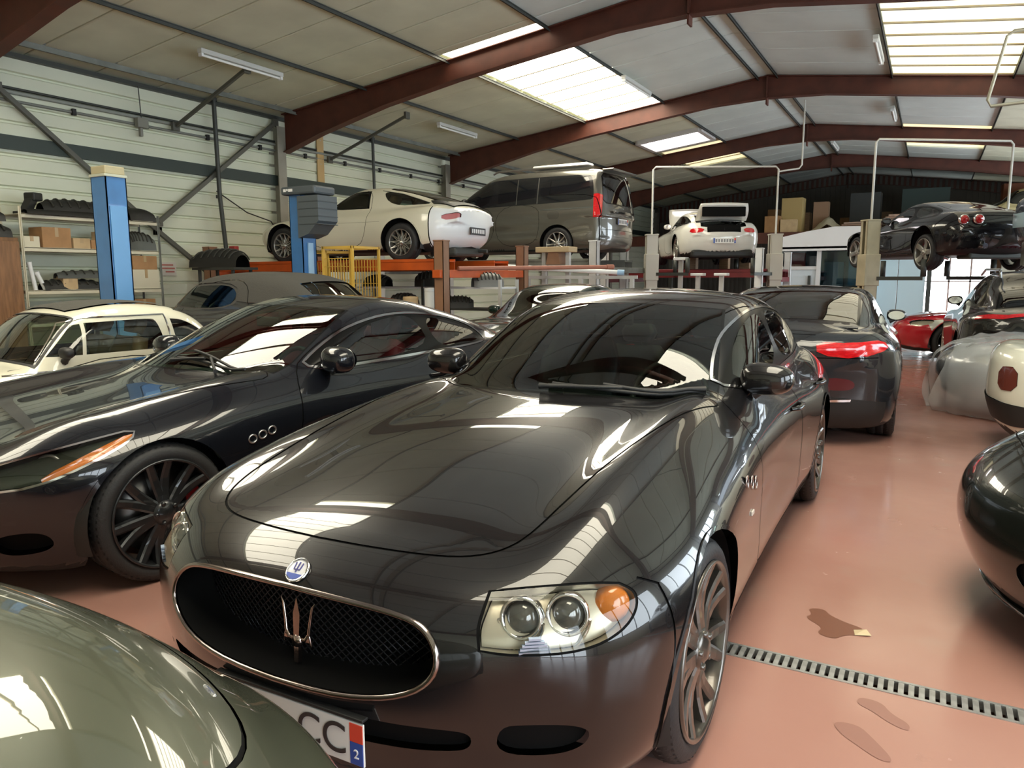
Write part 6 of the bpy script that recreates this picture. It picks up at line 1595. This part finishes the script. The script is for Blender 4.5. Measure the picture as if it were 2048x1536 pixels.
trim_part(XS+.05, 7.1, 1.49, 1.1, .12, .26, 'curved dark grey trim laid across the third shelf', .9*PI/2, mat('grey_part', (.07, .075, .07), .5))
trim_part(XS, 7.93, 1.93, .46, .30, .26, 'ribbed dark hose cover right of the blue column on the second shelf', m=mat('grey_part2', (.09, .10, .09), .5))
for k, y in enumerate((6.22, 6.36)):
    e = empty('white_tube', (XS+.12, y, 1.32), 0, ('upright white plastic tube at the left of the third shelf', 'leaning white plastic tube beside the upright one on the third shelf')[k], 'tube'); e.rotation_euler = (.15+.25*k, 0, 0)
    q = MB(); q.tube([(0, 0, 0), (0, 0, .40-.12*k)], .03, 10); q.obj('tube', WHITEP, e)
    q = MB(); q.tube([(0, 0, .37-.12*k), (0, 0, .41-.12*k)], .036, 10); q.obj('collar', WHITEP, e)
trim_part(XS, 6.9, .85, 1.5, .20, .3, 'black plastic panel on the lower shelf behind the white microcar')
carton(XS, 7.9, .85, .34, .40, .30, CARD, 'brown carton low on the shelving near the blue column')

# brown cupboard at the far left
e = empty('cupboard', (-11.40, 5.50, 0), 0, 'tall brown wooden cupboard with dark clutter on top at the far left', 'cupboard')
q = MB(); q.bbox(-.3, .3, -.42, .42, 0, 2.05, .01); q.obj('carcass', mat('brown_board', (.17, .085, .035), .6, noise=.25, nscale=4, stretch=(8, 8, 1)), e)
for s in (-1, 1):
    q = MB(); q.bbox(.30, .325, s*.21-.205, s*.21+.205, .05, 2.0, .006); d = q.obj('door', mat('brown_door', (.21, .105, .045), .55, noise=.25, nscale=4, stretch=(8, 8, 1)), e)
    q = MB(); q.tube([(.33, s*.05, 1.0), (.35, s*.05, 1.02), (.35, s*.05, 1.12), (.33, s*.05, 1.14)], .007, 6); q.obj('handle', CHROME, d)
trim_part(-11.42, 5.50, 2.05, .8, .22, .36, 'dark crumpled trim on top of the brown cupboard')
e = trim_part(-11.42, 5.66, 2.27, .36, .18, .3, 'black rounded part topping the pile on the brown cupboard', rib=False)

# parts lying on the cabriolet's side and the runway end
trim_part(-10.3, 8.72, 1.66, 1.0, .30, .5, 'black crumpled bumper skin lying on a stand left of the old coupe', 0.1)
e = empty('part_stand', (-10.3, 8.72, 0), 0, 'low dark steel stand holding the black bumper skin', 'stand')
for x in (-.4, .4):
    for y in (-.18, .18):
        q = MB(); q.bar((x, y, 0), (x, y, 1.64), .04); q.obj('leg', DARKST, e)
q = MB(); q.box(-.5, .5, -.25, .25, 1.62, 1.66); q.obj('top', DARKST, e)
e = empty('red_bracket', (-10.75, 9.32, 1.74), 0, 'red upright bracket at the left end of the orange runway', 'bracket')
q = MB(); q.bbox(-.07, .07, -.05, .05, 0, .30, .01); q.obj('upright', mat('bracket_red', (.36, .04, .035), .5), e); q = MB(); q.box(-.1, .1, .0, .3, 0, .015); q.obj('foot', MATS['bracket_red'], e)

# yellow wire trolleys
def trolley(x, y, w, h, lab, rz=0.0):
    YL = mat('yellow_wire', (.62, .38, .06), .45); e = empty('wire_trolley', (x, y, 0), rz, lab, 'trolley', 'yellow wire trolleys')
    for sx in (-w/2, w/2):
        for sy in (-.3, .3):
            q = MB(); q.bar((sx, sy, .12), (sx, sy, h), .035); q.obj('post', YL, e)
            q = MB(); q.lathe([(.05, -.02), (.06, 0), (.05, .02)], 12, 'y', o=(sx, sy, .06)); q.obj('castor', BLACK, e)
    for sy in (-.3, .3):
        q = MB(); q.bar((-w/2, sy, h-.02), (w/2, sy, h-.02), .035); q.obj('top_rail', YL, e)
        for k in range(1, 10):
            q = MB(); q.bar((-w/2+w*k/10, sy, .15), (-w/2+w*k/10, sy, h-.18), .009); q.obj('wire', YL, e)
        for z in (.3, .7, 1.1, 1.4, h-.3, h-.18):
            q = MB(); q.bar((-w/2, sy, z), (w/2, sy, z), .009); q.obj('wire', YL, e)
    for sx in (-w/2, w/2):
        q = MB(); q.bar((sx, -.3, h-.02), (sx, .3, h-.02), .035); q.obj('top_rail', YL, e)
    q = MB(); q.box(-w/2, w/2, -.3, .3, .13, .15); q.obj('deck', YL, e)
trolley(-8.30, 8.98, .50, 1.90, 'left yellow wire trolley half hidden by the lift column')
trolley(-7.68, 8.85, .56, 1.95, 'taller yellow wire trolley beside the orange runway')

# clutter stored under the orange runway
for k, (x, y, w, h, m, lab) in enumerate([(-7.15, 9.6, .22, .45, CARD2, 'tan canister carton under the orange runway'), (-6.85, 9.7, .16, .5, WHITEP, 'white canister under the orange runway'), (-7.9, 9.8, .30, .32, mat('bin_green', (.03, .12, .09), .5), 'dark green bin under the orange runway')]):
    e = empty('storage_tub', (x, y, 0), 0, lab, 'container')
    q = MB(); q.lathe([(.001, 0), (w/2, 0), (w/2*1.08, h*2.6), (w/2*1.02, h*2.6), (w/2*.9, h*2.55), (.001, h*2.55)], 20, 'z'); q.obj('tub', m, e)
    q = MB(); q.lathe([(w/2*1.10, h*2.6-.03), (w/2*1.12, h*2.6), (w/2*1.05, h*2.6+.02), (.001, h*2.6+.03)], 20, 'z'); q.obj('lid', m, e)

e = empty('parts_rack', (-7.4, 10.7, 0), 0, 'low dark rack of stored engine parts under the raised old coupe', 'rack')
for z in (.5, .95, 1.3):
    q = MB(); q.box(-1.6, 1.4, -.3, .3, z, z+.03); q.obj('shelf', WHITEP if z > 1.2 else DARKST, e)
for x in (-1.6, -.1, 1.4):
    for y in (-.28, .28):
        q = MB(); q.bar((x, y, 0), (x, y, 1.45), .045); q.obj('upright', GREYP if x > 0 else DARKST, e)
labs = ['black engine cover at the left of the parts rack', 'dark gearbox casing on the parts rack beside the engine cover', 'black ribbed air box in the middle of the parts rack', 'grey casting right of the air box on the parts rack', 'dark moulded duct at the right end of the parts rack']
for k in range(5): trim_part(-8.6+k*.56, 10.62, .98 if k % 2 else 1.33, .5, .20+.03*(k % 3), .34, labs[k], .2*k, (DKPL, mat('cast_grey', (.16, .16, .15), .5, .4), DKPL)[k % 3], .03)
# workbench with vices and offcuts behind the saloon roof
e = empty('workbench', (-6.3, 13.1, 0), 0, 'wooden trestle bench with beige block top beyond the brown post', 'bench')
for x in (-.25, .25):
    q = MB(); q.bar((x, 0, 0), (x, 0, 1.95), .08); q.obj('trestle_leg', GREYP, e)
q = MB(); q.bbox(-.35, .35, -.2, .2, 1.95, 2.05, .01); q.obj('top_block', mat('beige_block', (.50, .38, .22), .6), e)
q = MB(); q.prism([(-.15, 1.72), (.15, 1.72), (.10, 1.95), (-.10, 1.95)], -.15, .15); q.obj('bracket', BROWNP, e)
def pole(a, b, r, m, lab, tip=None):
    e = empty('long_tube', a, 0, lab, 'tube'); v = Vector(b)-Vector(a)
    q = MB(); q.tube([(0, 0, 0), v*.96], r, 10); q.obj('tube', m, e)
    q = MB(); q.tube([v*.95, v], r*1.25, 10); q.obj('end_cap', tip or m, e)
pole((-7.4, 12.5, 1.70), (-5.0, 13.3, 1.56), .045, WHITEP, 'long white tube resting level behind the brown post', mat('pale_blue', (.30, .48, .68), .4))
pole((-6.35, 9.75, 1.62), (-4.95, 12.6, 1.66), .035, mat('rust_tube', (.36, .14, .09), .6), 'rusty steel tube jutting past the brown post')
q = MB()
e = empty('tube_rack', (-5.6, 12.9, 0), 0, 'grey steel rack carrying the long tubes', 'rack')
for x in (-1.2, -.1, .9):
    q = MB(); q.bar((x, .0, 0), (x, 0, 1.50), .07); q.obj('upright', GREYP, e)
q = MB(); q.bar((-1.3, 0, 1.48), (1.0, 0, 1.48), .06); q.obj('arm', GREYP, e)
for i, (x, y, h) in enumerate(((-5.0, 16.9, 1.85), (-4.6, 16.9, 1.5), (-4.1, 17.0, 1.5))):
    e = empty('steel_stand', (x, y, 0), 0, ('tallest grey stand in front of the red lift platform', 'middle grey stand in front of the red lift platform', 'right grey stand in front of the red lift platform')[i], 'stand')
    q = MB(); q.bar((0, 0, 0), (0, 0, h), .09); q.obj('post', GREYP, e); q = MB(); q.bbox(-.14, .14, -.14, .14, h, h+.06, .01); q.obj('head', WHITEP, e); q = MB(); q.box(-.2, .2, -.2, .2, 0, .02); q.obj('foot', GREYP, e)

# ---- glazed white cabin at the back, blue partition, storage deck
def cabin():
    x0, x1, y0, y1, h = -4.2, -1.68, 24.0, 27.0, 2.32; WB = mat('cabin_panel', (.78, .82, .84), .35); BL = mat('cabin_blue', (.40, .58, .68), .35)
    e = empty('workshop_cabin', ((x0+x1)/2, y0, 0), 0, 'white glazed workshop cabin with a deep white fascia at the back', 'cabin'); w = (x1-x0)/2
    q = MB(); q.box(-w, w, 0, .06, 0, 1.08); q.box(-w, -w+.06, 0, 3, 0, h); q.box(w-.06, w, 0, 3, 0, h); q.box(-w, w, 2.94, 3, 0, h); q.obj('panel', WB, e)
    q = MB(); rows = [(-w-.05, h, 2.58), (-w*.3, h, 2.78), (w*.3, h, 2.90), (w+.12, h, 2.88)]
    pts = [(x, zt) for x, zb, zt in rows]; poly = [(-w-.05, h-.1), (w+.12, h-.1)]+[(x, zt) for x, zb, zt in rows[::-1]]
    q.prism(poly, -.18, -.08); q.obj('fascia', mat('cabin_fascia', (.88, .90, .90), .3, coat=.3), e)
    q = MB(); q.box(-w-.05, w+.1, -.18, 3.0, h-.04, h+.02); q.obj('roof', WB, e)
    for x in (-w+.06, -.02, w-.06):
        q = MB(); q.box(x-.06, x+.06, -.03, .08, 0, h); q.obj('mullion', WHITEP, e)
    for z in (1.08, 1.72):
        q = MB(); q.box(-w, -.02, -.01, .06, z-.05, z+.05); q.obj('transom', WHITEP, e)
    q = MB(); q.box(-w+.12, -.08, .02, .03, 1.78, h-.06); q.obj('pane', glass('cabin_glass', (.8, .85, .86)), e)
    q = MB(); q.box(-w+.12, -.08, .02, .03, 1.14, 1.66); q.obj('pane', mat('frosted_pane', (.66, .76, .82), .3, coat=.5), e)
    q = MB(); q.box(.04, w-.12, .02, .03, 1.1, h-.12); q.obj('pane', glass('cabin_glass_blue', (.62, .82, .90)), e)
    q = MB(); q.box(-w+.3, -w+.75, .8, .9, 1.72, 2.2); q.obj('red_poster', mat('poster_red', (.55, .10, .11), .5), e)
    q = MB(); q.box(.08, .62, .5, .9, .9, 1.9); q.obj('machine', mat('machine_grey', (.10, .15, .16), .4), e)
    q = MB(); q.box(.75, 1.0, .5, .8, 1.2, 2.0); q.obj('locker', mat('locker_blue', (.16, .32, .42), .4), e)
    q = MB(); q.box(-w+.06, w-.06, 2.5, 2.6, 0, h); q.obj('inner_wall', mat('cabin_inner', (.30, .42, .48), .5), e)
    q = MB(); q.bbox(-.30, -.22, -.05, .0, 1.2, 1.5, .01); q.obj('handle', DARKST, e)
cabin()
e = empty('partition', (-1.5, 25.0, 0), 0, 'pale blue partition wall right of the white cabin', 'partition')
for k in range(2):
    q = MB(); q.box(-.1+k*.72, .60+k*.72, 0, .06, 0, 2.1); q.obj('panel', mat('partition_blue', (.50, .66, .72), .4), e)
q = MB(); q.box(1.36, 1.48, -.04, .1, 0, 2.5); q.obj('post', DARKST, e)
def deck():
    e = empty('storage_deck', (-3.2, 28, 0), 0, 'dark timber storage deck across the back of the hall', 'mezzanine')
    for k in range(40):
        q = MB() if k == 0 else q
        if k == 0:
            q.box(0, .40, 0, 7.4, 2.92, 2.97); me = q.mesh('deck_board'); me.materials.append(WOOD)
        o = bpy.data.objects.new('deck_board', me); COL.objects.link(o); o.parent = e; o.location = (-8.25+k*.405, 0, 0)
    q = MB(); q.box(-8.3, 8.0, -.06, 0, 2.62, 3.0); q.obj('edge_beam', STEELR, e)
    for x in (-8.1, -5.5, -2.6, 5.6, 7.8):
        q = MB(); q.bar((x, .1, 0), (x, .1, 2.62), .14); q.obj('deck_post', DARKST, e)
deck()
# stored things on the deck
ZD = 2.97
def board_stack(x, y, n, L, lab, rz=0.0):
    e = empty('plank_stack', (x, y, ZD), rz, lab, 'planks')
    for k in range(n):
        q = MB(); q.box(-L/2+random.uniform(-.1, .1), L/2, -.25, .25, k*.065, k*.065+.055); q.obj('plank', mat('plank_%d' % (k % 3), ((.26, .16, .11), (.33, .22, .16), (.20, .13, .09))[k % 3], .7, noise=.3, nscale=4, stretch=(1, 10, 10)), e)
board_stack(-.2, 28.33, 8, 2.4, 'stack of brown planks on the front of the storage deck', .03)
board_stack(-2.15, 28.42, 5, 1.15, 'low stack of short planks left on the storage deck', -.05)
for (x, y, w, d, h, m, lab) in [(-4.55, 28.4, .55, .5, .48, CARD2, 'pale carton standing on the left of the storage deck'), (-5.1, 28.5, .5, .5, .62, CARD, 'brown carton left of the pale carton on the storage deck'), (-4.5, 28.9, .7, .6, 1.25, mat('yellow_crate', (.42, .31, .13), .7), 'tall yellowish crate behind the pale carton on the storage deck'),
     (-3.6, 29.2, .5, .5, 1.1, mat('tan_crate', (.25, .15, .09), .7), 'dark tan crate on the storage deck'), (2.2, 31.3, .6, .5, 1.6, mat('rust_crate', (.28, .09, .04), .7), 'rust-brown tall crate at the right of the storage deck'), (-.4, 31.5, 1.5, .8, 1.6, mat('green_cabinet', (.03, .055, .05), .6), 'dark green cabinet at the back of the storage deck'), (-2.3, 31.0, 1.0, .8, 1.5, mat('grey_cabinet', (.045, .05, .05), .6), 'dark grey cabinet at the back of the storage deck')]:
    carton(x, y, ZD, w, d, h, m, lab, random.uniform(-.1, .1), nm='storage_box')
for k in range(16):
    x = -6.0+k*.72+random.uniform(-.2, .2)
    carton(x, 32.6+1.0*(k % 2), ZD, random.uniform(.4, .7), .5, random.uniform(.5, 1.3), (CARD, CARD2, WOOD, mat('drab_crate', (.16, .15, .12), .7))[k % 4], ('brown', 'pale tan', 'wood-coloured', 'drab grey')[k % 4]+' crate, '+('first', 'second', 'third', 'fourth', 'fifth', 'sixth', 'seventh', 'eighth', 'ninth', 'tenth', 'eleventh', 'twelfth', 'thirteenth', 'fourteenth', 'fifteenth', 'sixteenth')[k]+' from the left in the rear row of the deck', random.uniform(-.2, .2), 'crates in the rear row of the storage deck', 'storage_box')
e = empty('dust_cover', (-3.3, 28.7, ZD), 0, 'pale tarpaulin bundle leaning among the crates on the storage deck', 'tarpaulin')
q = MB(); rows = []
for i in range(9):
    for j in range(9):
        u, v = i/8*2-1, j/8*2-1; rows.append((u*.55, v*.4, max(0, (.55-.45*abs(u)-.25*v*v)*(1+.12*math.sin(u*9+v*7)))))
q.add(rows, [(i*9+j, i*9+j+1, i*9+j+10, i*9+j+9) for i in range(8) for j in range(8)], True); q.obj('sheet', mat('tarp_pale', (.42, .38, .27), .8), e)
# beige body shell stored above the black sports car
def shell():
    PM = mat('shell_beige', (.40, .33, .17), .5, back=(.05, .045, .03))
    r, sk, b = generic('body_shell', 'stripped beige car body shell stored on the deck', (.85, 29.75, 1.50, ZD+.05), pm=PM, h=1.25, wb=2.4, fo=.9, ro=.9, w=.85, belt=.70, hoodz=.60, mirrors=False, wheels=dict(skip=(('f', 1), ('f', -1), ('r', 1), ('r', -1))),
        extra=dict(sideglass=TINT, wsglass=TINT, rwglass=TINT))
shell()

# fluorescent fittings along the purlins
def tube_light(x, y0, y1, lab):
    e = empty('strip_light', (x, (y0+y1)/2, rz_(x)-.16), 0, lab, 'strip light', 'unlit strip lights under the purlins'); L = y1-y0
    q = MB(); q.bbox(-.05, .05, -L/2, L/2, -.01, .06, .01); q.obj('housing', mat('lamp_housing', (.55, .56, .53), .5), e)
    q = MB(); q.tube([(0, -L/2+.03, -.035), (0, L/2-.03, -.035)], .02, 10); q.obj('tube', mat('lamp_tube', (.80, .81, .78), .4), e)
    for s in (-1, 1):
        q = MB(); q.bbox(-.04, .04, s*(L/2-.03)-.02, s*(L/2-.03)+.02, -.06, 0, .005); q.obj('end_cap', WHITEP, e)
for a in ((-9.86, 8.1, 9.75, 'unlit strip light in the nearest roof bay at the left'), (-9.86, 14.4, 16.0, 'unlit strip light in the second roof bay at the left'), (-5.62, 14.7, 16.3, 'unlit strip light at the edge of the bright left skylight'),
          (-1.08, 14.3, 15.9, 'unlit strip light at the edge of the right skylight'), (-1.08, 20.3, 21.8, 'unlit strip light beyond the second rafter near the ridge'), (-3.0, 26.0, 27.5, 'far unlit strip light by the ridge')): tube_light(*a)

# wall bracing, pipes and cable runs on the left wall
def wall_rod(a, b, r, lab, m=DARKST, nm='wall_brace'):
    e = empty(nm, a, 0, lab, 'brace' if nm == 'wall_brace' else 'pipe'); v = Vector(b)-Vector(a)
    q = MB(); q.bar((0, 0, 0), v, r*2, r*2); q.obj('rod', m, e)
    for t in (0.0, 1.0):
        q = MB(); p = v*t; q.bbox(p.x-.03, p.x+.03, p.y-.07, p.y+.07, p.z-.07, p.z+.07, .005); q.obj('gusset', m, e)
BR = mat('brace_steel', (.10, .10, .085), .5, .3)
wall_rod((-11.82, 6.2, 4.2), (-11.82, 8.62, 2.3), .035, 'diagonal wall brace running down to the first blue column', BR)
wall_rod((-11.82, 11.45, 4.58), (-11.82, 8.65, 2.45), .035, 'diagonal wall brace running up to the near grey column', BR)
wall_rod((-11.82, 8.62, 2.3), (-11.82, 11.3, .4), .035, 'lower diagonal wall brace behind the cabriolet', BR)
wall_rod((-11.80, 9.1, 4.12), (-10.0, 9.12, 4.86), .025, 'short brace from the wall rail up to the roof in the near bay', BR)
wall_rod((-11.80, 13.0, 4.06), (-9.9, 13.3, 4.86), .025, 'short brace from the wall rail up to the roof above the old coupe', BR)
def pipe(pts, r, lab, m=DARKST):
    e = empty('wall_pipe', pts[0], 0, lab, 'pipe'); o = Vector(pts[0]); q = MB(); q.tube([Vector(p)-o for p in pts], r, 10); q.obj('pipe', m, e)
    q = MB(); q.lathe([(r*1.5, -.03), (r*1.5, .03)], 10, 'z', o=tuple((Vector(pts[0])-o)+Vector((0, 0, -.1)))); q.obj('coupling', m, e)
pipe([(-11.72, 9.88, 4.82), (-11.72, 9.90, 3.0), (-11.72, 9.98, 2.0), (-11.72, 9.98, .3)], .04, 'dark vertical down pipe on the left wall before the grey column')
pipe([(-11.78, 14.46, 4.82), (-11.78, 14.48, 3.0), (-11.78, 14.48, 1.0)], .035, 'dark vertical pipe on the wall above the old coupe')
pipe([(-11.86, 9.95, 3.1), (-11.80, 10.6, 2.75), (-11.80, 11.2, 2.62), (-11.82, 11.5, 2.3)], .012, 'thin cable drooping from the down pipe to the old coupe', BLACK)
def conduit(z, x, r, lab, m, clips=True):
    e = empty('cable_conduit', (x, 5.8, z), 0, lab, 'conduit'); q = MB(); q.tube([(0, -1, 0), (0, 18, 0)], r, 8); q.obj('conduit', m, e)
    if clips:
        for k in range(13):
            q = MB(); q.bbox(-.03, .03, -.03, .03, -.05, .05, .006); o = q.obj('clip', BLACK, e); o.location = (.02, .3+k*1.25, 0)
conduit(4.18, -11.915, .03, 'upper grey conduit run along the left wall', mat('conduit_grey', (.28, .30, .27), .5), False)
conduit(4.06, -11.92, .022, 'lower clipped conduit run along the left wall', mat('conduit_grey2', (.20, .21, .19), .5))
conduit(4.24, -11.925, .02, 'thin cable run above the conduits on the left wall', DARKST, False)
e = empty('junction_box', (-11.85, 8.48, 4.08), 0, 'grey junction box hanging on the conduits of the left wall', 'junction box')
q = MB(); q.bbox(-.05, .05, -.10, .10, -.08, .08, .01); q.obj('box', mat('junction_grey', (.22, .22, .19), .5), e); q = MB(); q.tube([(0, 0, .08), (0, -.02, .62)], .008, 6); q.obj('drop_cable', DARKST, e)
q = MB(); q.bbox(-.03, .03, -.05, .0, -.22, -.08, .008); q.obj('socket', MATS['junction_grey'], e)
e = empty('wall_board', (-11.93, 12.82, 3.35), 0, 'narrow yellowish board fixed upright on the wall behind the old coupe', 'board')
q = MB(); q.bbox(0, .03, -.10, .10, 0, 1.22, .004); q.obj('board', mat('yellow_board', (.55, .38, .17), .6), e)
for z in (.1, .6, 1.1):
    q = MB(); q.lathe([(.012, 0), (.001, .006)], 8, 'x', o=(.03, 0, z)); q.obj('screw', SATIN, e)
e = empty('wall_sign', (-11.93, 8.86, 1.65), 0, 'small pale wall notice with faded red lines right of the shelving', 'sign')
q = MB(); q.bbox(0, .008, -.16, .16, -.12, .12, .002); q.obj('sheet', mat('notice', (.62, .60, .55), .6), e)
for z, a, b in ((.07, -.13, .10), (.01, -.13, .13), (-.05, -.06, .12)):
    q = MB(); q.box(.008, .010, a, b, z-.014, z+.014); q.obj('print_line', mat('faded_red', (.45, .16, .14), .6), e)
# loose wet stain, bolts on the floor
e = empty('floor_scrap', (-.165, 3.325, 0), .4, 'small cream paper scrap beside the damp patch on the floor', 'scrap')
q = MB(); q.add([(-.03, -.02, .003), (.035, -.025, .006), (.03, .02, .012), (-.02, .028, .004), (0, 0, .012)], [(0, 1, 4), (1, 2, 4), (2, 3, 4), (3, 0, 4)]); q.obj('scrap', mat('paper_scrap', (.62, .50, .32), .7), e)
def stain(x, y, pts, m, lab, rz=0.0):
    pts = smooth_poly(pts, 2); q = MB(); n = len(pts); q.add([(p[0], p[1], .0015) for p in pts], [tuple(range(n))])
    o = q.obj('floor_stain', m); o.location = (x, y, 0); o.rotation_euler = (0, 0, rz); tag(o, lab, 'stain')
WET = mat('damp_stain', (.19, .075, .045), .32); DULL = mat('dull_stain', (.30, .15, .12), .26)
stain(-.26, 3.35, [(-.16, .10), (-.10, .14), (-.06, .09), (.02, .06), (.10, .05), (.11, -.02), (.05, -.06), (.03, -.13), (-.05, -.12), (-.04, -.05), (-.14, .0), (-.12, .05)], WET, 'damp brown patch on the red floor above the drain', -.2)
stain(-.05, 2.72, [(-.10, .05), (-.03, .07), (.02, .02), (.09, .0), (.10, -.05), (.03, -.04), (-.03, -.01), (-.09, .0)], DULL, 'faint dull mark on the floor just below the drain', -.3)
stain(-.12, 2.53, [(-.08, .06), (.0, .08), (.05, .02), (.12, -.08), (.08, -.10), (.0, -.04), (-.05, .0)], DULL, 'second faint dull mark lower down near the bottom of the frame', 0)
